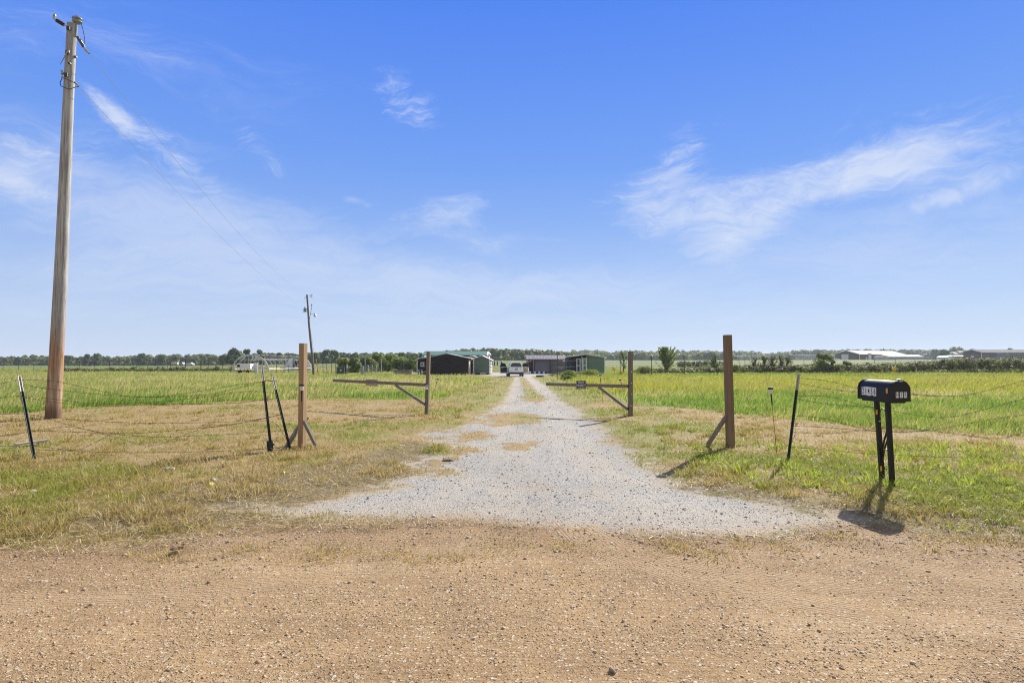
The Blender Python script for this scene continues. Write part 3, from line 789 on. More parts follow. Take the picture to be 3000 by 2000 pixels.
M_LWIRE = plain('bright_smooth_wire', (.42, .40, .33), (.34, .31, .25), 20, .85, 0, .1)
M_LINE = plain('power_line', (.34, .38, .45), (.28, .32, .4), 20, .6, .2, .3)
M_TGREEN = plain('t_post_green', (.022, .040, .032), (.012, .02, .017), 14, .45, .2, .5, detail=6)
M_TTOP = plain('t_post_bare_top', (.46, .45, .43), (.31, .295, .28), 18, .5, .3, .4)
M_RUSTP = plain('field_post_rust', (.055, .038, .030), (.03, .022, .02), 12, .8, .1, .2)
M_BLACK = plain('black_powder_coat', (.0125, .0118, .0112), (.010, .0094, .0090), 60, .5, .0, .32, bstr=.08)
M_BLACKPL = plain('black_plastic', (.015, .015, .016), (.01, .01, .011), 30, .4, 0, .4)
M_LENS = plain('frosted_lens', (.72, .66, .48), (.62, .55, .38), 20, .3, 0, .5)
M_RED = plain('red_stake', (.36, .075, .05), (.27, .06, .04), 20, .5)
M_REDBR = plain('rusty_stake', (.22, .07, .035), (.15, .05, .03), 20, .7)
M_YEL = plain('amber_reflector', (.85, .42, .02), (.75, .36, .02), 60, .3, 0, .6)
M_STICK = plain('white_sticker', (.80, .80, .78), (.72, .71, .69), 40, .5)
M_INK = plain('black_lettering', (.008, .008, .010), (.006, .006, .008), 40, .5)
M_WHITE = plain('white_trim_paint', (.78, .78, .76), (.68, .68, .66), 5, .5)
M_SIGNBK = plain('sign_black', (.012, .012, .014), (.01, .01, .011), 40, .35)
M_SIGNWH = plain('sign_white', (.74, .72, .70), (.66, .64, .62), 40, .5)
M_PORC = plain('brown_porcelain', (.075, .05, .035), (.05, .035, .025), 12, .25, 0, .6)
M_GPORC = plain('grey_porcelain', (.23, .25, .24), (.17, .19, .18), 12, .3, 0, .6)
M_BRASS = plain('clamp_metal', (.42, .37, .27), (.27, .22, .15), 25, .5, .5)
M_ROCKW = plain('white_limestone', (.46, .44, .40), (.34, .32, .29), 30, .9, bstr=.6, bdist=.01)
M_ROCKB = plain('brown_rock', (.30, .21, .14), (.2, .14, .09), 30, .9, bstr=.6, bdist=.01)
M_FRUIT = plain('yellow_green_rind', (.55, .52, .10), (.42, .42, .07), 90, .6, bstr=.7, bdist=.006)

def ribbed(name, c1, c2, axis, freq, rough=.5, metal=0., depth=.5, bands=None, bscale=.6, spec=.25):
    """painted metal sheet: corrugation as relief along one object axis, faint weathering in patches"""
    m, nt, out = new_mat(name)
    tc = nt.new('ShaderNodeTexCoord'); P = tc.outputs['Object']
    sx = nt.new('ShaderNodeSeparateXYZ'); nt.l.new(P, sx.inputs[0])
    c = sx.outputs['XYZ'.index(axis)]
    sw = nt.math('SINE', nt.mul(c, 2 * math.pi * freq)); rib = nt.smooth(sw, .55, .95)
    n = nt.noise(P, 1.3, 5, .6)
    col = nt.mix(nt.smooth(n, .35, .7), c1, c2)
    if bands:
        b = nt.noise(nt.mapping(P, scale=bands[1]), bscale, 2, .4)
        col = nt.mix(nt.smooth(b, .42, .6), col, bands[0])
    b_ = principled(nt, out, col, rough, metal, spec, rib, depth, .03)
    return m
M_BROWN = ribbed('dark_brown_siding', (.011, .0065, .0075), (.015, .009, .010), 'Z', 4.2, .55)
M_PLUM = ribbed('plum_siding', (.013, .0085, .015), (.017, .011, .019), 'Z', 4.2, .55)
M_GREEN = ribbed('sage_green_siding', (.090, .135, .098), (.11, .155, .115), 'Z', 4.0, .5)
M_GREENV = ribbed('green_ribbed_siding', (.105, .165, .125), (.125, .185, .14), 'X', 3.2, .5)
M_GREENVY = ribbed('green_ribbed_siding_side', (.105, .165, .125), (.125, .185, .14), 'Y', 3.2, .5)
M_BLUE = ribbed('navy_wall_panel', (.02, .045, .085), (.028, .058, .10), 'X', 3, .5)
M_TEALROOF = ribbed('teal_metal_roof', (.085, .165, .135), (.10, .185, .155), 'X', 2.2, .6, 0, .5, None, .6, .1)
M_PURPROOF = ribbed('faded_mauve_roof', (.19, .195, .17), (.22, .225, .20), 'X', 2.4, .42, 0, .5, ((.215, .165, .172), (.05, 1.6, 1.6)), 1.0)
M_GREYPAN = ribbed('grey_wall_panel', (.17, .165, .19), (.21, .205, .23), 'X', 3.2, .45)
M_WHROOF = ribbed('white_metal_roof', (.58, .555, .50), (.50, .475, .42), 'X', .8, .85, 0, .5, None, .6, .05)
M_TANWALL = ribbed('tan_wall_panel', (.165, .150, .130), (.19, .172, .148), 'X', .8, .6)
M_TANWALLY = ribbed('tan_wall_panel_side', (.165, .150, .130), (.19, .172, .148), 'Y', .8, .6)
M_TRAILER = ribbed('grey_trailer_side', (.30, .31, .32), (.22, .23, .245), 'X', .55, .5, 0, .6)
M_POLY = plain('white_poly_sheet', (.74, .76, .78), (.60, .62, .64), .9, .45, 0, .4)
M_TORN = plain('torn_poly_sheet', (.60, .60, .57), (.42, .42, .39), 2.0, .6, 0, .3)
M_HOOP = plain('hoop_tube', (.46, .47, .47), (.38, .39, .39), 3, .45, .3)
M_GLASSD = plain('dark_window_glass', (.012, .014, .017), (.02, .023, .027), 2, .08, 0, .8)
M_GLASSW = plain('pale_window_glass', (.16, .18, .19), (.10, .12, .13), 2, .12, 0, .7)
M_CREAM = plain('cream_board', (.62, .53, .40), (.5, .42, .31), 3, .6)
M_DBROWN = plain('dark_door_wood', (.045, .028, .022), (.028, .018, .015), 4, .6)
M_BARREL = plain('blue_barrel', (.015, .07, .30), (.012, .05, .22), 6, .4)
M_XFMR = plain('transformer_green', (.030, .075, .045), (.024, .06, .037), 6, .45)
M_METER = plain('meter_grey', (.21, .235, .25), (.17, .19, .205), 6, .45)
M_TANK = plain('galvanised_tank', (.40, .36, .31), (.27, .22, .18), 3, .6, .2)
M_PAINT = plain('white_car_paint', (.80, .80, .80), (.77, .77, .78), 3, .22, 0, .6)
M_TYRE = plain('black_tyre', (.015, .015, .015), (.022, .021, .02), 20, .85)
M_TRIM = plain('dark_car_trim', (.018, .018, .019), (.024, .024, .025), 20, .5)
M_TAIL = plain('smoked_tail_lamp', (.055, .035, .05), (.04, .03, .04), 8, .2, 0, .6)
M_PLATE = plain('pale_green_plate', (.25, .36, .36), (.2, .3, .31), 15, .5)
M_BEIGE = plain('beige_door_card', (.40, .33, .26), (.33, .27, .21), 4, .6)
M_ORANGE = plain('yellow_guy_guard', (.72, .36, .02), (.6, .3, .02), 6, .5)
M_BARK = plain('tree_bark', (.12, .095, .07), (.07, .055, .04), 6, .9, stretch=(3, 3, .5), bstr=.6, bdist=.02)

LEAF_DARK = leafy('dark_tree_leaves', [(0, (.05, .085, .028)), (.5, (.095, .15, .042)), (1, (.18, .24, .06))], .42)
LEAF_MID = leafy('mid_tree_leaves', [(0, (.07, .11, .034)), (.5, (.14, .19, .052)), (1, (.25, .28, .075))], .42)
LEAF_AUT = leafy('turning_tree_leaves', [(0, (.07, .075, .03)), (.5, (.13, .13, .04)), (1, (.22, .19, .05))], .3)
LEAF_BUSH = leafy('bush_leaves', [(0, (.09, .14, .035)), (.5, (.18, .24, .052)), (1, (.34, .37, .075))], .5)
LEAF_BR = leafy('bramble_leaves', [(0, (.06, .052, .030)), (.35, (.11, .12, .040)), (.7, (.18, .205, .060)), (1, (.28, .27, .09))], .4)
LEAF_YEL = leafy('goldenrod_flowers', [(0, (.45, .30, .02)), (1, (.75, .52, .03))], .3)
# ------------------------------------------------------------------ near utility pole
def vplane(px, py, a, b):
    """sight line meets the upright plane through ground points a and b"""
    d = Vector(ray(px, py)); n = Vector((-(b.y - a.y), b.x - a.x, 0)); o = Vector((0, 0, H))
    t = (a - o).dot(n) / d.dot(n)
    return o + d * t

pb = G(155, 1226); Yp = pb.y
def pp(px, py, dy=0.0): return at(px, py, Yp + dy)
pole = thing('utility_pole', 'tall weathered wooden utility pole with brown stained base, at the left fence', 'utility pole', pb)
ptop = pp(213, 71)
m = MB(); pts = []; rs = []
for i in range(15):
    t = i / 14; p = pb.lerp(ptop, t); p = p + Vector((math.sin(t * 5) * .02, 0, 0)); pts.append(p); rs.append(.188 * (1 - t) + .122 * t + .012 * max(0, 1 - t * 8))
pts[0] = pts[0] - Vector((0, 0, .15))
m.tube(pts, rs, 22); m.build('shaft', M_POLE, pole, smooth=True, world=True)
def pinsul(c, s=1.0):
    mm = MB(); mm.lathe(c, [(.02 * s, -.05 * s), (.09 * s, -.05 * s), (.125 * s, -.02 * s), (.115 * s, .01 * s), (.08 * s, .02 * s), (.10 * s, .035 * s), (.128 * s, .06 * s), (.12 * s, .09 * s), (.07 * s, .11 * s), (.05 * s, .14 * s), (.03 * s, .15 * s)], 18)
    return mm
top_in = pp(226, 63)
ins = pinsul(top_in, 1.05).build('pin_insulator', M_GPORC, pole, smooth=True, world=True)
m = MB(); m.tube([top_in + Vector((0, 0, -.05)), pp(223, 108)], .024, 8); m.build('insulator_pin', M_STEEL, pole, world=True)
def strain(px0, py0, px1, py1, nm, mat, r0=.055, dy=-.05):
    a, b = pp(px0, py0, dy), pp(px1, py1, dy - .1); d = (b - a); L = d.length
    prof = []
    k = 9
    for i in range(k):
        z = L * i / k
        prof += [(r0 * .62, z), (r0, z + L / k * .3), (r0 * .95, z + L / k * .6)]
    prof.append((r0 * .5, L))
    mm = MB(); mm.lathe(a, prof, 12, d.normalized()); return mm.build(nm, mat, pole, smooth=True, world=True)
strain(189, 74, 164, 59, 'strain_insulator', M_PORC, .062)
strain(227, 109, 246, 139, 'strain_insulator', M_PORC, .045)
m = MB(); m.tube([pp(202, 82, -.12), pp(189, 74, -.08)], .018, 6); m.tube([pp(164, 59, -.1), pp(158, 53, -.12), pp(156, 47, -.12)], [.035, .03, .02], 7); m.tube([pp(160, 48, -.12), pp(160, 43, -.12)], .035, 6)
m.tube([pp(246, 139, -.15), pp(251, 147, -.18)], .022, 6); m.tube([pp(251, 147, -.18), pp(261, 157, -.22)], [.04, .025], 7)
m.build_each('strain_clamp', M_BRASS, pole, world=True)
m = MB()
for (x_, y_) in ((202, 84), (199, 154), (195, 220)): m.box(pp(x_, y_, -.13), (.10, .08, .10))
for (x_, y_, d_) in ((200, 104, 0), (197.5, 146, 0), (222, 167, 0), (204, 186, -.12)): m.box(pp(x_, y_, d_), (.06, .07, .04))
m.build_each('bracket', M_DKSTEEL, pole, world=True)
m = MB(); m.tube([pp(180, 207, -.15), pp(183, 217, -.15), pp(190, 213, -.13)], [.03, .045, .02], 6); m.tube([pp(181, 226, -.15), pp(190, 230, -.15)], .03, 6)
m.tube([pp(219, 242, -.15), pp(232, 253, -.18)], [.035, .02], 6); m.tube([pp(199, 150, -.16), pp(188, 168, -.2), pp(176, 190, -.22)], [.03, .016, .008], 5); m.tube([pp(200, 150, -.15), pp(203, 158, -.15)], .022, 5)
m.build_each('service_clamp', M_BRASS, pole, world=True)
m = MB(); m.tube([pp(182, 230, -.2), pp(176, 242, -.22), pp(178, 252, -.22), pp(186, 256, -.2), pp(203, 262, -.2), pp(220, 256, -.2), pp(232, 254, -.2)], .011, 6)
m.tube([pp(190, 230, -.2), pp(218, 243, -.2)], .010, 5); m.tube([pp(238, 70), pp(243, 86), pp(248, 112), pp(249, 130)], .010, 5)
m.build_each('jumper_wire', M_DKSTEEL, pole, world=True)
# thin dry stalks at its foot are part of the verge

# ------------------------------------------------------------------ far utility pole
fb = at(919, 1101, 73.0); fb.z = 0; ft = at(898.5, 863, 73.0)
fpole = thing('utility_pole', 'distant leaning utility pole carrying a transformer and a lamp', 'utility pole', fb)
def fp(px, py, dy=0.): return at(px, py, 73.0 + dy)
m = MB(); m.tube([fb.lerp(ft, i / 8) + Vector((.03 * math.sin(i), 0, 0)) for i in range(9)], [.155 - .0065 * i for i in range(9)], 12); m.build('shaft', M_POLE2, fpole, smooth=True, world=True)
m = MB(); m.lathe(fp(893.5, 914, -.2), [(.05, 0), (.15, .02), (.17, .1), (.17, .42), (.15, .46), (.05, .5)], 14); tr = m.build('transformer_can', M_METER, fpole, smooth=True, world=True)
m = MB(); m.lathe(fp(893, 903, -.2), [(.03, 0), (.05, .05), (.03, .1), (.05, .14), (.02, .2)], 8)
m.build('bushing', M_PORC, tr, world=False); tr.children[0].location = -fb
m = MB(); m.tube([fp(887, 907), fp(901, 906)], .03, 5); m.tube([fp(887, 913), fp(901, 912)], .03, 5); m.build_each('hanger', M_DKSTEEL, fpole, world=True)
m = MB(); m.tube([fp(909, 919), fp(920, 919)], .022, 6); la = m.build('lamp_arm', M_STEEL, fpole, world=True)
m = MB(); m.lathe(fp(922.5, 925), [(.19, 0), (.18, .05), (.10, .14), (.07, .18), (.06, .32), (.02, .36)], 12); m.build('lamp_head', M_STEEL, fpole, smooth=True, world=True)
m = MB(); m.lathe(fp(922.5, 926), [(.06, -.1), (.12, -.06), (.14, .03), (.02, .04)], 10); m.build('lamp_lens', M_LENS, fpole, smooth=True, world=True)
m = MB(); m.tube([fp(907, 934), fp(910, 917), fp(913.5, 897)], .024, 6); m.tube([fp(912, 895), fp(915, 893)], .05, 6); m.tube([fp(911, 897), fp(914, 890)], .03, 6)
m.build('riser_conduit', M_DKSTEEL, fpole, world=True)
m = MB()
for a in ((911, 864, 915, 864), (911, 864, 911, 871), (915, 864, 914, 866), (911, 871, 915, 870)): m.tube([fp(a[0], a[1]), fp(a[2], a[3])], .035, 5)
m.tube([fp(899, 868), fp(910, 867)], .012, 5); m.tube([fp(899, 868), fp(893, 871)], .012, 5); m.tube([fp(894, 871.5), fp(892.5, 872.5)], .05, 6)
m.build('cutout_fuse', M_DKSTEEL, fpole, world=True)
m = MB(); m.tube([fp(905, 933), fp(922, 1048, .3), fp(927, 1070, .6)], .012, 5); m.build('guy_wire', M_DKSTEEL, fpole, world=True)
m = MB(); m.tube([fp(926.5, 1052, .5), fp(931, 1078, .7), fp(935, 1098, .9)], .035, 6); m.build('guy_guard', M_ORANGE, fpole, world=True)

# the two lines between the poles
def sagline(a, b, sag, n=28):
    return [a.lerp(b, i / n) - Vector((0, 0, sag * 4 * (i / n) * (1 - i / n))) for i in range(n + 1)]
a0, b0 = pp(261, 157, -.22), fp(899, 868)
m = MB(); m.tube(sagline(a0, b0, .85), .0062, 5, cap=False); o = m.build('power_line', M_LINE, None, smooth=True)
tag(o, 'upper power line sloping from the near pole head to the distant pole', 'power line', 'power lines between the poles')
a1, b1 = pp(232, 254, -.2), fp(902, 900)
m = MB(); m.tube(sagline(a1, b1, .9), .0064, 5, cap=False); o = m.build('power_line', M_LINE, None, smooth=True)
tag(o, 'lower power line leaving the near pole below its insulators', 'power line', 'power lines between the poles')

# ------------------------------------------------------------------ barbed wire fences
def tpost(par, bpx, bpy, tpx, tpy, name='fence_post', spade=False):
    b = G(bpx, bpy); t = at(tpx, tpy, b.y)
    d = (t - b).normalized(); L = (t - b).length
    side = Vector((1, 0, 0)); side = (side - d * side.dot(d)).normalized(); fr = d.cross(side)
    R = Matrix((side, fr, d)).transposed()
    split = .815
    def seg(m_, z0, z1, ex=0.0):
        c = b + d * ((z0 + z1) / 2)
        m_.box(c, (.046 + ex, .010 + ex, z1 - z0), R); m_.box(c - fr * .022, (.009 + ex, .036, z1 - z0), R)
    m_ = MB(); seg(m_, -.12, L * split)
    for i in range(int(L * split / .055)):
        m_.box(b + d * (.08 + i * .055) + fr * .008, (.012, .010, .016), R)
    po = m_.build(name, M_TGREEN, par, world=True)
    m_ = MB(); seg(m_, L * split, L)
    for i in range(int(L * (1 - split) / .055)):
        m_.box(b + d * (L * split + .02 + i * .055) + fr * .008, (.012, .010, .016), R)
    tp = m_.build('bare_top', M_TTOP, po); tp.data.transform(Matrix.Translation(-Vector(par.location)))
    if spade:
        m_ = MB(); m_.box(b + d * .10 - fr * .03, (.11, .012, .2), R); m_.box(b + d * .12, (.13, .04, .03), R); m_.build('anchor_plate', M_TGREEN, po).data.transform(Matrix.Translation(-Vector(par.location)))
    return b, t

def strand(par, pts, a, b, name='barbed_wire', r=.0016, mat=None, barbs=True):
    P3 = [vplane(x_, y_, a, b) for x_, y_ in pts]
    # smooth through the points
    Q = []
    for i in range(len(P3) - 1):
        p0, p1, p2, p3 = P3[max(i - 1, 0)], P3[i], P3[i + 1], P3[min(i + 2, len(P3) - 1)]
        n = max(4, int((p2 - p1).length / .07))
        for k in range(n):
            t = k / n
            Q.append(.5 * ((2 * p1) + (p2 - p0) * t + (2 * p0 - 5 * p1 + 4 * p2 - p3) * t * t + (3 * p1 - p0 - 3 * p2 + p3) * t ** 3))
    Q.append(P3[-1])
    m_ = MB()
    if barbs:
        for ph in (0, math.pi):
            m_.tube([q + Vector((0, math.cos(i * 1.4 + ph) * .0028, math.sin(i * 1.4 + ph) * .0028)) for i, q in enumerate(Q)], r, 4, cap=False)
        acc = 0; last = Q[0]
        for i in range(1, len(Q)):
            acc += (Q[i] - Q[i - 1]).length
            if acc > .115:
                acc = 0; q = Q[i]
                for s_ in range(2):
                    v = Vector((random.uniform(-1, 1), random.uniform(-1, 1), random.uniform(-1, 1))).normalized() * .019
                    m_.tube([q - v, q + v], .0022, 3, cap=False)
    else:
        m_.tube(Q, r, 5, cap=False)
    return m_.build(name, mat or M_WIRE, par, world=True)

lf = thing('barbed_wire_fence', 'sagging barbed wire fence on leaning green T posts, left of the driveway', 'fence', G(102, 1342))
L0, _ = tpost(lf, 102, 1343, 57, 1101)
L1, _ = tpost(lf, 795, 1322, 766, 1069, spade=True)
L2, _ = tpost(lf, 850, 1316, 798, 1101)
for pts in ([(-40, 1129), (0, 1123), (57, 1113), (80, 1112), (170, 1118), (240, 1133), (340, 1154), (400, 1162), (480, 1160), (600, 1143), (704, 1126), (770, 1117), (808, 1116)],
            [(68, 1124), (110, 1134), (250, 1151), (380, 1161), (470, 1162), (600, 1156), (650, 1148), (720, 1130), (770, 1118)],
            [(-40, 1171), (0, 1165), (65, 1160), (140, 1167), (250, 1180), (360, 1182), (480, 1176), (600, 1162), (680, 1150), (730, 1146), (770, 1147), (807, 1152)],
            [(70, 1164), (180, 1180), (300, 1189), (450, 1184), (600, 1183), (700, 1179), (780, 1169), (812, 1166)],
            [(-40, 1213), (0, 1213), (70, 1212), (150, 1223), (300, 1234), (450, 1239), (600, 1237), (720, 1232), (790, 1221), (828, 1210)],
            [(100, 1215), (150, 1230), (230, 1252), (300, 1270), (370, 1290), (450, 1305), (530, 1277), (600, 1254), (690, 1242), (783, 1222)],
            [(-40, 1283), (0, 1277), (80, 1266), (160, 1253), (220, 1252), (300, 1266), (380, 1269), (470, 1264), (600, 1252), (740, 1233), (830, 1212)],
            [(90, 1261), (250, 1266), (350, 1272), (450, 1279), (600, 1275), (780, 1265), (838, 1259)],
            [(335, 1265), (270, 1300), (220, 1318), (140, 1310), (90, 1306), (-40, 1306)],
            [(100, 1316), (250, 1322), (400, 1325), (600, 1322), (790, 1314), (842, 1304)],
            [(740, 1233), (790, 1234), (812, 1246), (840, 1287)]):
    strand(lf, pts, L0, L1)
# binding rags on the posts
m = MB(); m.tube([vplane(768, 1117, L0, L1), vplane(784, 1113, L0, L1), vplane(797, 1116, L0, L1)], .008, 5); m.tube([vplane(781, 1162, L0, L1), vplane(783, 1175, L0, L1)], .012, 5)
m.build_each('wire_tie', plain('copper_tie', (.45, .23, .14), (.3, .14, .09), 20, .6), lf, world=True)

rf = thing('barbed_wire_fence', 'loose rusty barbed wire strands dipping behind the mailbox to one green T post', 'fence', G(2309, 1346))
R0, _ = tpost(rf, 2309, 1346, 2340, 1096)
R1, _ = tpost(rf, 3140, 1372, 3150, 1080)
for pts in ([(2338, 1107), (2400, 1112), (2450, 1121), (2515, 1138), (2600, 1150), (2700, 1158), (2780, 1160), (2850, 1153), (2940, 1131), (3010, 1113), (3148, 1092)],
            [(2338, 1121), (2400, 1134), (2480, 1146), (2550, 1148), (2660, 1152), (2740, 1159)],
            [(2333, 1160), (2400, 1159), (2450, 1166), (2520, 1185), (2600, 1200), (2680, 1215), (2760, 1223), (2830, 1213), (2920, 1189), (3010, 1166), (3147, 1140)],
            [(2331, 1168), (2420, 1182), (2520, 1190), (2560, 1194)],
            [(2325, 1217), (2400, 1223), (2470, 1240), (2550, 1260), (2640, 1264), (2730, 1260), (2800, 1247), (2900, 1229), (3010, 1213), (3145, 1190)],
            [(2322, 1247), (2420, 1252), (2520, 1260), (2600, 1264), (2700, 1262), (2760, 1243)],
            [(2320, 1265), (2420, 1270), (2500, 1263), (2620, 1252), (2700, 1258), (2780, 1268), (2920, 1284), (3010, 1264), (3143, 1240)],
            [(2314, 1309), (2400, 1315), (2500, 1325), (2570, 1330), (2700, 1336), (2840, 1340)],
            [(2329, 1222), (2332, 1255), (2325, 1285), (2316, 1300)]):
    strand(rf, pts, R0, R1)

# ------------------------------------------------------------------ square gate posts
def post(name, label, bpx, bpy, tpx, tpy, w, rz, mat):
    b = G(bpx, bpy); t = at(tpx, tpy, b.y)
    root = thing(name, label, 'post', b)
    d = (t - b); L = d.length; d.normalize()
    R = Euler((0, 0, rz)).to_matrix(); q = Vector((0, 0, 1)).rotation_difference(d).to_matrix()
    MB().box(Vector(b) + d * (L / 2 - .1), (w, w, L + .2), q @ R).build('post_shaft', mat, root, bevel=.004, world=True)
    return root, b, t
cl, clb, clt = post('corner_post', 'light square timber corner post at left fence end, with two braces', 885, 1311, 888.5, 1005.5, .112, math.radians(-18), M_POST)
def brace(root, a, b, w=.085, t=.038):
    MB().bar(a, b, w, t, (0, -.3, 1)).build('brace', M_BRACE, root, world=True)
brace(cl, G(829, 1318) - Vector((0, 0, .05)), at(876, 1250, clb.y + .06)); brace(cl, G(933, 1312) - Vector((0, 0, .05)), at(889, 1231, clb.y - .1), .07, .035)
brace(cl, at(889, 1240, clb.y + .08), at(901, 1221, clb.y + .1), .06, .035)
cr, crb, crt = post('corner_post', 'thick brown square timber post right of driveway, with one brace on its left', 2140, 1310, 2131, 981, .128, math.radians(4), M_POST2)
brace(cr, G(2066, 1306) - Vector((0, 0, .05)), at(2127, 1220, crb.y), .075, .04)
gl, glb, glt = post('gate_post', 'weathered square gate post left of driveway holding a swung back bar', 1250, 1214, 1256, 1030, .105, math.radians(-14), M_POST3)
gr_, grb, grt = post('gate_post', 'weathered square gate post right of driveway holding the bar with the black sign', 1847, 1218, 1847, 1029, .115, math.radians(8), M_POST3)
MB().box(at(1250.5, 1134, glb.y - .075), (.078, .014, .14)).build('white_tag', M_WHITE, gl, world=True)
MB().box(at(1250.5, 1131, glb.y - .084), (.05, .006, .05)).build('tag_window', M_METER, gl, world=True)
m = MB()
for q in ((1850, 1089), (1850, 1122), (1850, 1154), (1849, 1188)): m.box(at(q[0], q[1], grb.y - .065), (.02, .015, .03))
m.build_each('wire_insulator', M_WHITE, gr_, world=True)

# gate bars
def gatebar(name, label, pts, brace_pts, patch=False):
    a, b = pts
    root = thing(name, label, 'gate', Vector((b.x, b.y, 0)))
    MB().bar(a, b, .098, .042).build('rail', M_RAIL, root, bevel=.003, world=True)
    MB().bar(brace_pts[0], brace_pts[1], .085, .042).build('diagonal_brace', M_RAIL, root, bevel=.003, world=True)
    if patch:
        dv = (b - a).normalized(); c = a.lerp(b, .44); nrm = Vector((dv.y, -dv.x, 0)).normalized()
        MB().bar(c - dv * .3 + Vector((0, 0, .045)) - nrm * .045, c + dv * .3 + Vector((0, 0, .045)) - nrm * .045, .10, .03).build('splice_board', M_BOARD, root, world=True)
        MB().bar(c - dv * .3 + Vector((0, 0, -.09)) - nrm * .045, c + dv * .3 + Vector((0, 0, -.09)) - nrm * .045, .07, .03).build('splice_board', M_BOARD, root, world=True)
    m_ = MB()
    for p, z in ((b, 0), (brace_pts[1], .03)): m_.box(p + Vector((0, 0, z)), (.05, .09, .07))
    m_.build_each('hinge', M_DKSTEEL, root, world=True)
    return root
la_, lb_ = at(976, 1114, 21.4), at(1247, 1127, glb.y - .02)
gatebar('bar_gate', 'grey timber bar gate swung open over the grass, left of driveway', (la_, lb_), (la_.lerp(lb_, .70) - Vector((0, 0, .04)), at(1247, 1185, glb.y)), True)
ra_, rb_ = at(1600, 1125, 19.4), at(1841, 1131, grb.y - .02)
rg = gatebar('bar_gate', 'grey timber bar gate reaching over the right edge of the driveway', (ra_, rb_), (ra_.lerp(rb_, .655) - Vector((0, 0, .04)), at(1840, 1199, grb.y)))

# private property sign hung on the right bar
from bpy import data as BD
def text_mesh(body, size, xs=1.0, thick=.0015, spacing=1.0):
    c = BD.curves.new('lettering', 'FONT'); c.body = body; c.size = size; c.align_x = 'CENTER'; c.align_y = 'CENTER'; c.extrude = thick; c.space_character = spacing
    c.offset = size * .004
    o = BD.objects.new('lettering', c); COL.objects.link(o)
    dg = bpy.context.evaluated_depsgraph_get(); me = BD.meshes.new_from_object(o.evaluated_get(dg)); BD.objects.remove(o); BD.curves.remove(c)
    me.transform(Matrix.Diagonal((xs, 1, 1, 1)))
    return me
def put_text(name, body, size, M4, mat, parent, xs=1.0, spacing=1.0, thick=.0015):
    me = text_mesh(body, size, xs, thick, spacing); me.materials.clear(); me.materials.append(mat); me.name = name
    o = BD.objects.new(name, me); COL.objects.link(o); o.parent = parent; me.transform(M4)
    return o
dv = (rb_ - ra_).normalized()
nrm_ = Vector((dv.y, -dv.x, 0)).normalized()
if nrm_.y > 0: nrm_ = -nrm_
sc = vplane(1704, 1126.5, Vector((ra_.x, ra_.y, 0)), Vector((rb_.x, rb_.y, 0))) + nrm_ * .03
ang = math.atan2(dv.y, dv.x)
sg = thing('warning_sign', 'small black PRIVATE PROPERTY sign fixed on the right gate bar', 'sign', sc, ang)
sg.rotation_euler = (0, math.radians(-2), ang)
MB().box((0, 0, 0), (.345, .006, .262)).build('sign_plate', M_SIGNBK, sg, bevel=.002)
m = MB()
for z in (.112, -.112): m.box((0, -.0048, z), (.315, .003, .006))
for x_ in (.155, -.155): m.box((x_, -.0048, 0), (.006, .003, .224))
m.build('sign_border', M_SIGNWH, sg)
RX = Matrix.Rotation(math.pi / 2, 4, 'X')
put_text('sign_lettering', 'PRIVATE', .088, Matrix.Translation((0, -.0045, .058)) @ RX, M_SIGNWH, sg, .66)
put_text('sign_lettering', 'PROPERTY', .088, Matrix.Translation((0, -.0045, -.022)) @ RX, M_SIGNWH, sg, .66)
put_text('sign_lettering', 'NO TRESPASSING', .034, Matrix.Translation((0, -.0045, -.085)) @ RX, M_SIGNWH, sg, .82)

# smooth fence wire between the corner and gate posts
lw = thing('smooth_wire_fence', 'thin bright smooth wires strung past the left corner post towards the left gate post', 'fence', G(850, 1316))
mids = glb
for pts, e in (([(806, 1110), (890, 1109), (1000, 1106), (1110, 1102)], None), ([(818, 1171), (895, 1165), (1000, 1153), (1110, 1147), (1250, 1141)], 1), ([(830, 1222), (895, 1220), (1000, 1203), (1150, 1173), (1250, 1154)], 1), ([(838, 1278), (895, 1276), (1000, 1256), (1100, 1232), (1250, 1190)], 1)):
    strand(lw, pts, L2, glb, 'smooth_wire', .0017, M_LWIRE, False)
rw = thing('smooth_wire_fence', 'thin bright smooth wires between the right gate post and thick right post', 'fence', grb)
for pts in ([(1850, 1122), (1900, 1132), (2000, 1142), (2131, 1145)], [(1850, 1154), (1950, 1168), (2131, 1190)], [(1849, 1188), (1990, 1192), (2134, 1199)]):
    strand(rw, pts, grb, crb, 'smooth_wire', .0012, M_LWIRE, False)

# ------------------------------------------------------------------ solar stake lights
def solar(bpx, bpy, tpx, tpy, label, stake=None, frac=.0, Y=None, s=1.0):
    b = G(bpx, bpy) if Y is None else at(bpx, bpy, Y); t = at(tpx, tpy, b.y)
    root = thing('solar_light', label, 'garden light', b, group='solar stake lights along the driveway')
    d = (t - b); L = d.length; d.normalize()
    e = lambda z: b + d * z
    h = .16 * s
    MB().lathe(e(L - .028 * s), [(.02 * s, -.004), (.036 * s, 0), (.038 * s, .012 * s), (.034 * s, .026 * s), (.012, .03 * s)], 14, d).build('lamp_cap', M_BLACKPL, root, smooth=True, world=True)
    MB().lathe(e(L - .095 * s), [(.012 * s, 0), (.024 * s, .004), (.031 * s, .066 * s), (.012, .067 * s)], 14, d).build('lamp_lens', M_LENS, root, smooth=True, world=True)
    MB().tube([e(L - .095 * s - .16 * s), e(L - .095 * s)], [.008 * s, .011 * s], 8).build('tube', M_BLACKPL, root, world=True)
    MB().tube([e(-.05), e(L - .25 * s)], .0042 * s, 6).build('stake', stake or M_RED, root, world=True)
    return root
solar(880.5, 1316, 884, 1125, 'solar light on a red stake in front of the left corner post', s=1.25)
solar(2277, 1340, 2257, 1134, 'solar light on a red stake between thick right post and green T post', s=1.2)
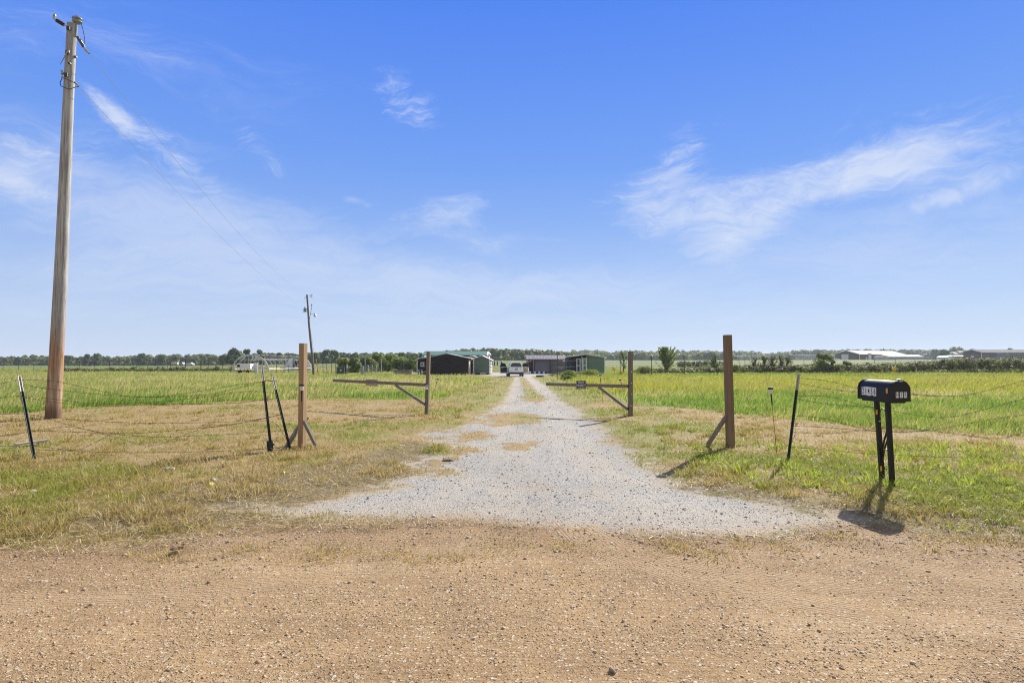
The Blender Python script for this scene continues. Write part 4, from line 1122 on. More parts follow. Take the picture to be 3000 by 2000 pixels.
solar(1257, 1190, 1283, 1109, 'tilted solar light behind the left gate post', M_REDBR, s=1.2)
solar(1840, 1190, 1816.5, 1111, 'tilted solar light beside the right gate post', M_REDBR, s=1.25)
solar(1766, 1180, 1758, 1098, 'upright solar light between the sign and the right gate post, in the grass', M_REDBR, s=1.3)
solar(1696, 1118, 1695.5, 1094, 'solar light in the weeds just above the black sign', M_REDBR, s=1.5)
solar(1645, 1108, 1645, 1076, 'farthest solar light, white headed, by the weeds in front of the open shed', M_REDBR, s=1.6)

# ------------------------------------------------------------------ mailbox
p1, p2 = G(2586, 1413), G(2615, 1424.5)
mc = at(2587, 1171, 7.87); zb = mc.z
mb = thing('mailbox', 'large black rural mailbox numbered 21456 on two black square posts', 'mailbox', Vector(((p1.x + p2.x) / 2, (p1.y + p2.y) / 2, 0)))
org = Vector(mb.location)
t1, t2 = at(2568.5, 1172, p1.y), at(2600.5, 1172, p2.y)
for a, t in ((p1, t1), (p2, t2)):
    d = (t - a).normalized(); q = Vector((0, 0, 1)).rotation_difference(d).to_matrix()
    po = MB().box((a + t) / 2 - Vector((0, 0, .05)), (.052, .052, (t - a).length + .14), q).build('post_leg', M_BLACK, mb, bevel=.003, world=True)
    if a is p1:
        rm = MB()
        for (x_, y_) in ((2568 + 1.5, 1207), (2582.5, 1372)): rm.box(at(x_ - 1, y_, p1.y - .03), (.022, .006, .062))
        [r_.data.transform(Matrix.Translation(-org)) for r_ in rm.build_each('amber_strip', M_YEL, po)]
# scroll ironwork between the legs
m = MB()
def leg_pt(f_, h_):
    a = p1.lerp(t1, h_ / zb); b = p2.lerp(t2, h_ / zb); return a.lerp(b, f_)
arc = [leg_pt(.1 + .8 * i / 10, .90 + .10 * math.sin(math.pi * i / 10)) for i in range(11)]
m.tube(arc, .006, 6)
cur = [leg_pt(.92, .78), leg_pt(.75, .70), leg_pt(.5, .60), leg_pt(.3, .50), leg_pt(.15, .42), leg_pt(.1, .36)]
m.tube(cur, .013, 6); m.tube([q + Vector((0, .0, -.13)) if i < 2 else q + Vector((.01, -.0, -.08)) for i, q in enumerate(cur)], .012, 6)
m.tube([leg_pt(.08, .40), leg_pt(.1, .28), leg_pt(.35, .20), leg_pt(.7, .21), leg_pt(.9, .27)], .004, 6)
m.build_each('scroll_bracket', M_BLACK, mb, smooth=True, world=True)
m = MB()
for f_, h_ in ((.12, .83), (.85, .66), (.55, .46)): m.box(leg_pt(f_, h_), (.022, .022, .016))
m.build_each('bolt', M_STEEL, mb, world=True)
# box: own frame, x across, y along (door end towards -y), z up
yaw = math.radians(7); tilt = math.radians(.8)
Bm = Matrix.Translation(mc - org) @ Euler((tilt, 0, yaw)).to_matrix().to_4x4()
Wd, Lb, Hs = .262, .58, .140
def arch(w, hs, n=14):
    r = w / 2
    return [(-r, 0), (-r, hs)] + [(-r * math.cos(math.pi * i / n), hs + r * .92 * math.sin(math.pi * i / n)) for i in range(1, n)] + [(r, hs), (r, 0)]
def mbox(mbld, name, mat, parent, smooth=False, bevel=0.0):
    o = mbld.build(name, mat, parent, smooth=smooth, bevel=bevel); o.data.transform(Bm); return o
body = mbox(MB().prism(arch(Wd, Hs), -Lb / 2 + .02, Lb / 2), 'box_body', M_BLACK, mb, smooth=True)
mbox(MB().prism(arch(Wd + .016, Hs + .002), Lb / 2 - .012, Lb / 2 + .006), 'back_rim', M_BLACK, mb, smooth=True)
door = mbox(MB().prism(arch(Wd + .018, Hs + .002), -Lb / 2 - .012, -Lb / 2 + .018), 'door', M_BLACK, mb, smooth=True, bevel=.004)
mbox(MB().prism([(-.03, Hs + Wd * .46 - .01), (-.012, Hs + Wd * .46 + .022), (.012, Hs + Wd * .46 + .022), (.03, Hs + Wd * .46 - .01)], -Lb / 2 - .02, -Lb / 2 + .05), 'latch', M_STEEL, door)
mbox(MB().box((0, 0, -.012), (Wd * .8, Lb * .9, .02)), 'mounting_plate', M_BLACK, mb)
mbox(MB().box((-Wd / 2 - .004, -Lb / 2 + .055, .135), (.004, .028, .062)), 'amber_strip', M_YEL, mb)
# numbers on the long side (facing -x) : text plane turned so it reads from the left
TXs = Matrix.Translation((-Wd / 2 - .0045, 0, 0)) @ Matrix.Rotation(-math.pi / 2, 4, 'Z') @ Matrix.Rotation(math.pi / 2, 4, 'X')
st = MB(); yy0 = .195
for i in range(5):
    y_ = yy0 - i * .0535; st.box((-Wd / 2 - .002, y_, .108 + (.004 if i % 2 else 0)), (.003, .050, .105 + .006 * (i % 3)))
num = mbox(st, 'number_plate', M_STICK, mb)
for i, ch in enumerate('21456'):
    put_text('digit', ch, .112, Bm @ Matrix.Translation((0, yy0 - i * .0535, .108)) @ TXs, M_INK, num, .60)
TXd = Matrix.Translation((0, -Lb / 2 - .0145, 0)) @ Matrix.Rotation(math.pi / 2, 4, 'X')
st = MB()
for i, x_ in enumerate((-.046, .010, .066)): st.box((x_, -Lb / 2 - .0135, .085), (.040, .003, .072))
nm = mbox(st, 'name_plate', M_STICK, mb)
for x_, ch in ((-.046, 'H'), (.010, 'E'), (.066, 'R')):
    put_text('letter', ch, .080, Bm @ Matrix.Translation((x_, -.001, .085)) @ TXd, M_INK, nm, .62)

# ------------------------------------------------------------------ stones and bits on the ground
def lump(name, label, cat, px, py, size, mat, seed=0, sz=(1.2, .9, .65), ico=2):
    import bmesh
    p = G(px, py); r = random.Random(seed)
    bm = bmesh.new(); bmesh.ops.create_icosphere(bm, subdivisions=ico, radius=size)
    for v in bm.verts:
        n = v.co.normalized(); f = 1 + .28 * math.sin(n.x * 3 + seed) * math.cos(n.y * 4 + seed * 2) + r.uniform(-.09, .09)
        v.co = Vector((v.co.x * sz[0], v.co.y * sz[1], v.co.z * sz[2])) * f
    me = BD.meshes.new(name); bm.to_mesh(me); bm.free(); me.materials.append(mat)
    o = BD.objects.new(name, me); COL.objects.link(o)
    o.location = (p.x, p.y, float(ground_z(p.x, p.y)) + size * sz[2] * .55); o.rotation_euler = (0, 0, seed)
    return tag(o, label, cat)
lump('rock', 'pale limestone rock on the grass in front of the left fence', 'rock', 498, 1379, .058, M_ROCKW, 1)
lump('rock', 'small white rock beside the yellow fruit', 'rock', 627, 1411, .045, M_ROCKW, 2)
lump('rock', 'flat pale stone half sunk in grass below the left fence', 'rock', 330, 1384, .04, M_ROCKW, 3, (1.5, 1, .4))
lump('rock', 'dull white stone in grass left of the pale limestone rock', 'rock', 386, 1375, .04, M_ROCKW, 4, (1.4, 1, .4))
lump('rock', 'dusty grey stone at the left verge under the leaning T post', 'rock', 98, 1441, .042, M_ROCKW, 5, (1.4, 1, .4))
lump('rock', 'brown stone on the left edge of the dirt road', 'rock', 512, 1604, .035, M_ROCKB, 6)
lump('rock', 'tan slab stone behind the brown one on the dirt road edge', 'rock', 521, 1588, .035, M_ROCKB, 7, (1.6, .9, .5))
lump('rock', 'dark chunk of stone low on the dirt road at the right', 'rock', 1795, 1942, .022, M_ROCKB, 8)
lump('rock', 'flat grey stone where gravel meets grass, left of the driveway', 'rock', 1312, 1341, .06, plain('grey_stone', (.22, .21, .2), (.15, .145, .14), 20, .9), 9, (1.8, .9, .4))
lump('hedge_apple', 'round yellow green fruit lying on the thatch beside a white rock', 'fruit', 615, 1428, .045, M_FRUIT, 10, (1, 1, .95), 3)
lump('hedge_apple', 'small yellow green fruit near the gravel, right of the other fruit', 'fruit', 830, 1388, .028, M_FRUIT, 11, (1, 1, .95), 3)
a, b = G(44, 1311), G(138, 1302)
o = MB().bar(a + Vector((0, 0, .06)), b + Vector((0, 0, .09)), .03, .13).build('board', M_BOARD, None, loc=a); tag(o, 'weathered grey board lying behind the leaning T post on the left', 'board')
# ------------------------------------------------------------------ farm buildings
def wall_prism(outline, y0, y1): return MB().prism(outline, y0, y1)
def X(px, Y): return (px - 1500) / F * Y * 1.0
def Zp(py, Y): return at(1500, py, Y).z

# dark brown garage with a plum lean-to
Y0 = 76.0
gx0, gx1, gpk = X(1244, Y0), X(1373, Y0), X(1308.5, Y0)
gb = thing('garage', 'low dark brown metal garage with gabled front and plum lean-to', 'garage', ((gx0 + gx1) / 2, Y0, 0))
ez, pz = Zp(1050, Y0), Zp(1036.5, Y0)
MB().prism([(gx0, -.1), (gx0, ez), (gpk, pz), (gx1, ez), (gx1, -.1)], Y0, Y0 + 6.2, 'y').build('wall', M_BROWN, gb, world=True)
MB().box((gx1 + .012, Y0 + 3.2, ez / 2 - .1), (.02, 5.9, ez - .15)).build('side_panel', M_CREAM, gb, world=True)
MB().box((gx1 + .02, Y0 - .02, ez / 2 - .35), (.16, .05, ez - .7)).build_each('corner_trim', M_BRACE, gb, world=True)
sl = (pz - ez) / (gpk - gx0)
rf_ = MB()
for s_ in (-1, 1):
    xe = gpk + s_ * (gx1 - gpk + .32); ze = pz - sl * abs(xe - gpk)
    rf_.prism([(gpk, pz + .02), (xe, ze + .02), (xe, ze + .10), (gpk, pz + .10)], Y0 - .22, Y0 + 6.5, 'y')
rf_.build('roof', M_BRACE if False else plain('pale_roof_sheet', (.52, .50, .50), (.42, .40, .41), 2, .5), gb, world=True)
lx0 = X(1221, Y0)
zl0, zl1 = Zp(1054.5, Y0), Zp(1045.5, Y0)
lean = MB().prism([(lx0, -.1), (lx0, zl0), (gx0 - .01, zl1), (gx0 - .01, -.1)], Y0 + .15, Y0 + 5.5, 'y').build('lean_to', M_PLUM, gb, world=True)
def sub(o, par, root):  # sub-part built in world space
    o.parent = par; o.data.transform(Matrix.Translation(-Vector(root.location))); return o
sub(MB().prism([(lx0 - .22, zl0 - .05), (gx0 - .02, zl1 + .05), (gx0 - .02, zl1 + .13), (lx0 - .22, zl0 + .03)], Y0 - .05, Y0 + 5.7, 'y').build('lean_to_roof', M_WHITE, None), lean, gb)
sub(MB().box((lx0 + .04, Y0 + .12, zl0 / 2), (.1, .06, zl0)).build('corner_trim', M_WHITE, None), lean, gb)
wx0, wx1, wz0, wz1 = X(1232.2, Y0), X(1246, Y0), Zp(1073.5, Y0), Zp(1061, Y0)
wf = MB()
wf.box(((wx0 + wx1) / 2, Y0 + .11, wz1 - .035), (wx1 - wx0, .07, .07)); wf.box(((wx0 + wx1) / 2, Y0 + .11, wz0 + .035), (wx1 - wx0, .07, .07))
for x_ in (wx0 + .035, wx1 - .035, wx0 + (wx1 - wx0) * .66): wf.box((x_, Y0 + .112, (wz0 + wz1) / 2), (.06, .07, wz1 - wz0 - .14))
win = wf.build('window', M_WHITE, gb, world=True)
sub(MB().box(((wx0 + wx1) / 2, Y0 + .13, (wz0 + wz1) / 2), (wx1 - wx0 - .08, .03, wz1 - wz0 - .08)).build('pane', M_GLASSW, None), win, gb)

# sage green shed on skids
Y1 = 79.5
sx0, sx1, sxp = X(1387, Y1), X(1435, Y1), X(1410.5, Y1)
zb_, ze_, zp_ = Zp(1093, Y1), Zp(1052.5, Y1), Zp(1042, Y1)
sh = thing('shed', 'small sage green gabled shed raised on skids, right of the dark garage', 'shed', ((sx0 + sx1) / 2, Y1, 0))
MB().prism([(sx0, zb_), (sx0, ze_), (sxp, zp_), (sx1, ze_), (sx1, zb_)], Y1, Y1 + 7.5, 'y').build('wall', M_GREEN, sh, world=True)
sl2 = (zp_ - ze_) / (sxp - sx0); r_ = MB()
for s_ in (-1, 1):
    xe = sxp + s_ * (sx1 - sxp + .27); z2 = zp_ - sl2 * abs(xe - sxp)
    r_.prism([(sxp, zp_ + .02), (xe, z2 + .02), (xe, z2 + .09), (sxp, zp_ + .09)], Y1 - .2, Y1 + 7.8, 'y')
r_.build('roof', M_WHITE, sh, world=True)
t_ = MB()
for x_ in (sx0 + .04, sx1 - .03): t_.box((x_, Y1 - .025, (zb_ + ze_) / 2), (.13, .04, ze_ - zb_))
t_.build_each('corner_trim', M_WHITE, sh, world=True)
sd_p = MB()
for i in range(9): sd_p.box((sx1 + .06, Y1 + 3.8, zb_ + .12 + i * .2), (.07, 7.2, .10))
sd_p.build('side_batten', M_WHITE, sh, world=True)
k_ = MB()
for x_ in (sx0 + .35, sx1 - .35): k_.box((x_, Y1 + 3.7, zb_ / 2), (.34, 7.3, zb_))
k_.build_each('skid', M_DBROWN, sh, world=True)

# teal roofed barn behind
Y2 = 108.0; h2 = TZ(-10, Y2)
bx0, bx1 = X(1240.5, Y2), X(1421, Y2)
bn = thing('barn', 'long navy barn with a teal green metal roof behind the garage', 'barn', ((bx0 + bx1) / 2, Y2, h2))
ze2 = Zp(1040, Y2); yr = Y2 + 3.9; zr = at(1500, 1029.5, yr).z
MB().prism([(Y2, h2 - .2), (Y2, ze2), (yr, zr), (yr + 3.9, ze2), (yr + 3.9, h2 - .2)], bx0, bx1, 'x').build('wall', M_BLUE, bn, world=True)
r_ = MB(); dz = .06
for y_e, in ((Y2 - .35,), (yr + 4.25,)):
    z_e = ze2 - (zr - ze2) / 3.9 * .35
    r_.prism([(y_e, z_e + .02), (yr, zr + .02), (yr, zr + .02 + dz), (y_e, z_e + .02 + dz)], bx0 - .3, bx1 + .3, 'x')
r_.build('roof', M_TEALROOF, bn, world=True)
MB().prism([(Y2 - .3, ze2 - .25), (Y2 - .3, ze2 + .06), (yr, zr + .05), (yr + 4.2, ze2 + .06), (yr + 4.2, ze2 - .25), (yr, zr - .3)], bx1 + .31, bx1 + .42, 'x').build('gable_trim', M_WHITE, bn, world=True)
MB().prism([(Y2 + .2, h2), (Y2 + .2, ze2 - .05), (yr, zr - .1), (yr + 3.7, ze2 - .05), (yr + 3.7, h2)], bx1 + .005, bx1 + .05, 'x').build('gable_wall', M_BLUE, bn, world=True)
# pale gabled house end farther back
Y3 = 124.0; h3 = TZ(-4, Y3)
hx0, hx1 = X(1423, Y3), X(1432.2, Y3); hz, hp = Zp(1037, Y3), Zp(1031, Y3)
hs = thing('house', 'narrow pale gabled house end peeking out beyond the teal roof', 'house', ((hx0 + hx1) / 2, Y3, h3))
hm_ = (hx0 + hx1) / 2 + .1
MB().prism([(hx0 - 1.2, h3 - .2), (hx0 - 1.2, hz - .4), (hm_, hp - .1), (hx1, hz), (hx1, h3 - .2)], Y3, Y3 + 7, 'y').build('wall', M_CREAM, hs, world=True)
r_ = MB(); r_.prism([(hm_, hp), (hx1 + .25, hz - .12), (hx1 + .25, hz), (hm_, hp + .12)], Y3 - .2, Y3 + 7.2, 'y'); r_.prism([(hm_, hp), (hx0 - 1.4, hz - .5), (hx0 - 1.4, hz - .38), (hm_, hp + .12)], Y3 - .2, Y3 + 7.2, 'y')
r_.build('roof', M_WHITE, hs, world=True)
# small brown cabin between
Y4 = 90.0
cx0, cx1, cpk = X(1364, Y4), X(1406, Y4), X(1384.5, Y4); cz, czp = Zp(1048.5, Y4), Zp(1042.3, Y4)
cb = thing('cabin', 'small brown cabin with white edged gable wedged between garage and green shed', 'cabin', (cpk, Y4, 0))
MB().prism([(cx0 + .2, -.1), (cx0 + .2, cz - .1), (cpk, czp - .05), (cx1 - .2, cz - .1), (cx1 - .2, -.1)], Y4, Y4 + 5, 'y').build('wall', M_BROWN, cb, world=True)
r_ = MB()
for xe in (cx0, cx1): r_.prism([(cpk, czp - .04), (xe, cz - .06), (xe, cz + .04), (cpk, czp + .07)], Y4 - .3, Y4 + 5.2, 'y')
r_.build('roof', M_WHITE, cb, world=True)
MB().box((X(1385, Y4), Y4 - .03, Zp(1049, Y4) - .1), (X(1392, Y4) - X(1378, Y4), .05, .55)).build('gable_board', M_CREAM, cb, world=True)
m = MB()
for z_ in (.25, .75, 1.25, 1.65): m.box((X(1385, 84), 84, z_ + .3), (.30, .5, .06))
for x_ in (-.13, .13): m.box((X(1385, 84) + x_, 84, .95), (.04, .5, 1.9))
o = m.build('rack', M_WHITE, None, loc=(X(1385, 84), 84, 0)); tag(o, 'white shelf rack in the gap between garage and green shed', 'rack')

# open shed with mauve roof, right of the car
Y5 = 87.0
ox0, ox1 = X(1541, Y5), X(1661, Y5); oze = Zp(1052.5, Y5)
os_ = thing('open_shed', 'long low open shed with a faded mauve metal roof, right of the car', 'shed', ((ox0 + ox1) / 2, Y5, 0))
yr5 = Y5 + 2.6; zr5 = at(1500, 1041.5, yr5).z
r_ = MB(); r_.prism([(Y5 - .4, oze - .04), (yr5, zr5), (yr5, zr5 + .08), (Y5 - .4, oze + .05)], ox0, ox1, 'x'); r_.prism([(yr5, zr5), (yr5 + 2.8, oze), (yr5 + 2.8, oze + .08), (yr5, zr5 + .08)], ox0, ox1, 'x')
r_.build('roof', M_PURPROOF, os_, world=True)
MB().box(((ox0 + ox1) / 2, Y5 - .415, oze - .03), (ox1 - ox0, .025, .13)).build('fascia', plain('maroon_fascia', (.17, .09, .12), (.12, .06, .09), 3), os_, world=True)
MB().box(((X(1566, Y5) + X(1659, Y5)) / 2, Y5 + .3, (oze - .25) / 2), (X(1659, Y5) - X(1566, Y5), .06, oze - .25)).build('wall_panel', M_GREYPAN, os_, world=True)
MB().box(((X(1546, Y5) + X(1566, Y5)) / 2, Y5 + 1.2, (oze - .3) / 2), (X(1566, Y5) - X(1547, Y5), .06, oze - .3)).build('inner_wall', ribbed('red_brown_boards', (.085, .04, .035), (.06, .03, .027), 'Z', 2.0), os_, world=True)
MB().box(((ox0 + ox1) / 2, yr5 + 2.6, oze / 2), (ox1 - ox0 - .4, .06, oze)).build('back_wall', M_GREYPAN, os_, world=True)
for x_ in (1549.5, 1563, 1565.5, 1611.5, 1657.5):
    MB().box((X(x_, Y5), Y5 + .1, (oze - .05) / 2), (.11, .11, oze - .05)).build('post', M_DBROWN, os_, world=True)
m = MB(); gx0_, gx1_ = X(1616.5, Y5), X(1654, Y5)
for a_, b_ in (((gx0_, .1), (gx0_, 1.22)), ((gx0_, 1.22), (gx1_, 1.22)), ((gx0_, .55), (gx1_, .55)), ((gx1_, .1), (gx1_, 1.22))): m.tube([(a_[0], Y5 - .1, a_[1]), (b_[0], Y5 - .1, b_[1])], .03, 6)
m.build_each('pen_rail', M_DKSTEEL, os_, world=True)
for i, px in enumerate((1553, 1559.5, 1567, 1573, 1580, 1586.5, 1593, 1599)):
    c = Vector((X(px, Y5 - .8), Y5 - .8, 0))
    if i % 2 == 0:
        o = MB().lathe((0, 0, 0), [(.11, 0), (.13, .05), (.14, .30), (.13, .34), (.10, .35)], 12).build('bucket', M_STICK, None, smooth=True); o.location = c
        tag(o, ('white bucket in the row at the shed foot, nearest the car', 'white bucket third along the row at the shed foot', 'white bucket fifth along the row at the shed foot', 'white bucket seventh along the row at the shed foot')[i // 2], 'bucket', 'buckets and drums along the open shed')
    else:
        o = MB().lathe((0, 0, 0), [(.13, 0), (.16, .04), (.165, .2), (.155, .21), (.165, .22), (.16, .37), (.13, .38)], 12).build('drum', M_BARREL, None, smooth=True); o.location = c
        tag(o, ('blue drum beside the white bucket nearest the car', 'second blue drum from the car along the open shed', 'third blue drum from the car along the open shed', 'blue drum farthest from the car along the open shed')[i // 2], 'drum', 'buckets and drums along the open shed')
# string of white bulbs hanging from the eave corner
m = MB(); Q = [at(x_, y_, Y5 - .6) for x_, y_ in ((1545, 1054), (1546.5, 1060), (1551, 1059), (1556, 1055.5))]
m.tube(Q, .02, 5); o = m.build('light_string', M_STICK, None, loc=Q[0])
for q in (Q[0].lerp(Q[1], .6), Q[1].lerp(Q[2], .5), Q[2].lerp(Q[3], .4)):
    b_ = MB().lathe(q - Q[0], [(.02, -.05), (.05, 0), (.02, .05)], 8).build('bulb', M_LENS, o)
tag(o, 'string of pale lights looped from the open shed eave', 'light string')
c = G(1582, 1104)
o = MB().tube([c + Vector((.35 * math.cos(t * .52), .35 * math.sin(t * .52), .10)) for t in range(13)], .1, 8).build('tyre', M_TYRE, None, loc=c, smooth=True); tag(o, 'black tyre lying flat on the grass in front of the open shed', 'tyre')
# thin light pole in front of the open shed
o = MB().tube([at(1562.5, 1091, Y5 - 1.5), at(1562.2, 1041, Y5 - 1.5)], .03, 6).build('thin_pole', M_STEEL, None, loc=(X(1562.5, Y5 - 1.5), Y5 - 1.5, 0)); tag(o, 'thin grey pole standing before the open shed bay', 'pole')

# green metal building with doors
Y6 = 74.0
ex0, ex1, epk = X(1662, Y6), X(1772.5, Y6), X(1716, Y6)
zl, zr_, zk = Zp(1044, Y6), Zp(1047.5, Y6), Zp(1039, Y6)
gbd = thing('metal_shed', 'green ribbed metal shed with open doors, behind the weeds on the right', 'shed', ((ex0 + ex1) / 2, Y6, 0))
MB().prism([(epk + .05, -.1), (epk + .05, zk), (ex1, zr_), (ex1, -.1)], Y6, Y6 + 7, 'y').build('wall', M_GREENV, gbd, world=True)
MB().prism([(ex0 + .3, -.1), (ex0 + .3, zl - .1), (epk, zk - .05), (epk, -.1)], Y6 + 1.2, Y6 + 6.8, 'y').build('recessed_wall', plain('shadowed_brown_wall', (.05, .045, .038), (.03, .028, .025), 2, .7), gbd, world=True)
r_ = MB(); r_.prism([(epk, zk + .01), (ex1 + .15, zr_ + .0), (ex1 + .15, zr_ + .09), (epk, zk + .11)], Y6 - .15, Y6 + 7.2, 'y'); r_.prism([(epk, zk + .01), (ex0 - .02, zl - .06), (ex0 - .02, zl + .03), (epk, zk + .11)], Y6 - .15, Y6 + 7.2, 'y')
r_.build('roof', M_WHITE, gbd, world=True)
MB().box((ex1 - .04, Y6 - .02, zr_ / 2), (.11, .04, zr_)).build_each('corner_trim', M_WHITE, gbd, world=True)
for px, w_, mt in ((1662.5, .10, M_DBROWN), (1683, .12, M_DBROWN), (1705, .08, M_WHITE)):
    MB().box((X(px, Y6), Y6 + .06, zl / 2), (w_, .12, zl)).build('porch_post', mt, gbd, world=True)
def fdoor(px0, px1, py0, py1, mt, y_, panes):
    x0, x1 = X(px0, Y6), X(px1, Y6); z0, z1 = Zp(py1, Y6), Zp(py0, Y6)
    d_ = MB().box(((x0 + x1) / 2, y_, (z0 + z1) / 2), (x1 - x0, .05, z1 - z0)).build('door', mt, gbd, world=True)
    f_ = MB()
    for x_ in (x0, x1): f_.box((x_, y_ - .02, (z0 + z1) / 2), (.10, .07, z1 - z0 + .1))
    for z_ in (z1, (z0 + z1) / 2, z0): f_.box(((x0 + x1) / 2, y_ - .022, z_), (x1 - x0 - .1, .06, .08))
    sub(f_.build('frame', M_WHITE, None), d_, gbd)
fdoor(1690.5, 1700, 1051, 1090, M_BLUE, Y6 + .25, 1)
fdoor(1707.5, 1717, 1050, 1090, M_GREENV, Y6 - .06, 1)
MB().box((X(1672, Y6), Y6 + .9, 1.0), (.7, .05, 2.0)).build('side_panel', M_BLUE, gbd, world=True)
MB().box((X(1703.5, Y6), Y6 + .1, 1.25), (.10, .12, .5)).build('wall_lamp', M_BLACKPL, gbd, world=True)

# ------------------------------------------------------------------ white car with both front doors open
cc = G(1509, 1100); cc.y = 70.5; cc.x = X(1508, 70.5)
car = thing('parked_car', 'white SUV seen from behind with both front doors open on the driveway', 'car', cc, math.radians(4.5))
car.scale = (.88, .93, .99)
def ring(y, w, z0, z1, top, n=3):
    """rounded body section: bottom width w, shoulder, top width"""
    return [Vector((-w * .93, y, z0)), Vector((-w, y, z0 + .18)), Vector((-w, y, z1 - .22)), Vector((-w * .97, y, z1 - .08)), Vector((-top, y, z1)),
            Vector((top, y, z1)), Vector((w * .97, y, z1 - .08)), Vector((w, y, z1 - .22)), Vector((w, y, z0 + .18)), Vector((w * .93, y, z0))]
rings = [ring(-2.38, .80, .48, .98, .70), ring(-2.30, .93, .36, 1.08, .80), ring(-1.9, .965, .28, 1.14, .86), ring(-.9, .97, .26, 1.12, .88), ring(.6, .97, .26, 1.10, .88), ring(1.2, .96, .26, 1.10, .84), ring(2.0, .94, .30, 1.02, .76), ring(2.4, .80, .42, .86, .6)]
MB().loft(rings).build('body', M_PAINT, car, smooth=True)
cab = [[Vector((-.84, y0, 1.10)), Vector((-.70 * k, y1, z)), Vector((.70 * k, y1, z)), Vector((.84, y0, 1.10))] for y0, y1, z, k in ((-2.26, -2.0, 1.58, .90), (-1.6, -1.5, 1.67, .92), (-.3, -.3, 1.68, .92), (1.15, .35, 1.60, .92))]
MB().loft(cab).build('cabin', M_PAINT, car, bevel=.06)
def quad(a, b, c, d, off): return [Vector(q) + Vector(off) for q in (a, b, c, d)]
rw_ = MB(); rw_.loft([[Vector((-.76, -2.255, 1.15)), Vector((.76, -2.255, 1.15)), Vector((.59, -2.045, 1.51)), Vector((-.59, -2.045, 1.51))], [Vector((-.74, -2.215, 1.15)), Vector((.74, -2.215, 1.15)), Vector((.57, -2.0, 1.51)), Vector((-.57, -2.0, 1.51))]])
rw_.build('rear_window', M_GLASSD, car)
for s_ in (-1, 1):
    MB().loft([[Vector((s_ * .835, -2.0, 1.16)), Vector((s_ * .835, .75, 1.16)), Vector((s_ * .69, .2, 1.54)), Vector((s_ * .69, -1.75, 1.54))], [Vector((s_ * .80, -2.0, 1.16)), Vector((s_ * .80, .75, 1.16)), Vector((s_ * .65, .2, 1.54)), Vector((s_ * .65, -1.75, 1.54))]]).build('side_window', M_GLASSD, car)
    tl_ = MB(); tl_.loft([[Vector((s_ * .97, -2.22, 1.03)), Vector((s_ * .50, -2.40, .99)), Vector((s_ * .50, -2.40, .91)), Vector((s_ * .97, -2.22, .90))], [Vector((s_ * .97, -2.05, 1.03)), Vector((s_ * .50, -2.2, .99)), Vector((s_ * .50, -2.2, .91)), Vector((s_ * .97, -2.05, .90))]]); tl_.build('tail_light', M_TAIL, car)
    MB().tube([(s_ * .58, -1.8, 1.66), (s_ * .59, -1.6, 1.71), (s_ * .59, -.2, 1.72), (s_ * .58, .1, 1.66)], .022, 6).build('roof_rail', M_STEEL, car)
    for y_ in (-1.45, 1.5):
        wh = MB().lathe((s_ * .80, y_, .36), [(.20, -.02), (.34, -.02), (.37, .02), (.37, .18), (.34, .21), (.22, .21)], 22, (s_, 0, 0)).build('wheel', M_TYRE, car, smooth=True)
        MB().lathe((s_ * .80, y_, .36), [(.23, .19), (.21, .20), (.06, .17), (.04, .20)], 16, (s_, 0, 0)).build('rim', M_STEEL, wh)
MB().box((0, -2.08, 1.615), (1.14, .28, .04), (math.radians(-8), 0, 0)).build('spoiler', M_PAINT, car, bevel=.01)
bp = MB(); bp.loft([[Vector((x_, y_, z_)) for x_, z_ in ((-.92, .30), (-.94, .52), (.94, .52), (.92, .30))] for y_ in (-2.43, -2.1)]); bp.build('bumper', M_TRIM, car, bevel=.03)
MB().box((0, -2.405, .83), (.34, .02, .17)).build('number_plate', M_PLATE, car)
MB().box((0, -2.395, .955), (.5, .03, .03)).build('tailgate_handle', M_TRIM, car)
for s_ in (-1, 1):
    # door hinged at its front edge, swung out about 68 degrees
    hinge = Vector((s_ * .97, .98, 0)); a_ = math.radians(68)
    ux = Vector((s_ * math.sin(a_), -math.cos(a_), 0)); th = Vector((ux.y, -ux.x, 0)) * .05
    prof = [(0, .34), (1.0, .34), (1.08, .6), (1.06, 1.05), (.0, 1.08)]
    P0 = [hinge + ux * u + Vector((0, 0, z)) for u, z in prof]
    d_ = MB().loft([[p - th for p in P0], [p + th for p in P0]]).build('door', M_PAINT, car)
    inn = [(.08, .46), (.94, .46), (1.0, .66), (1.0, 1.0), (.05, 1.04)]
    back = th if th.y < 0 else -th
    P1 = [hinge + ux * u + Vector((0, 0, z)) + back * 1.15 for u, z in inn]
    MB().loft([P1, [p + back * .35 for p in P1]]).build('door_card', M_TRIM if s_ < 0 else M_BEIGE, d_)
    fr_ = [(.05, 1.08), (.30, 1.52), (.86, 1.60), (1.06, 1.08)]
    Pf = [hinge + ux * u + Vector((0, 0, z)) for u, z in fr_]
    MB().tube(Pf, .028, 6).build('window_frame', M_TRIM, d_)
    Pg = [p for p in Pf]
    MB().loft([[p - th * .12 for p in Pg], [p + th * .12 for p in Pg]]).build('door_window', M_GLASSD, d_)
    MB().box(hinge + ux * .22 + Vector((0, 0, 1.17)) - back * 2.2, (.24, .12, .15)).build('mirror', M_TRIM, d_, bevel=.02)

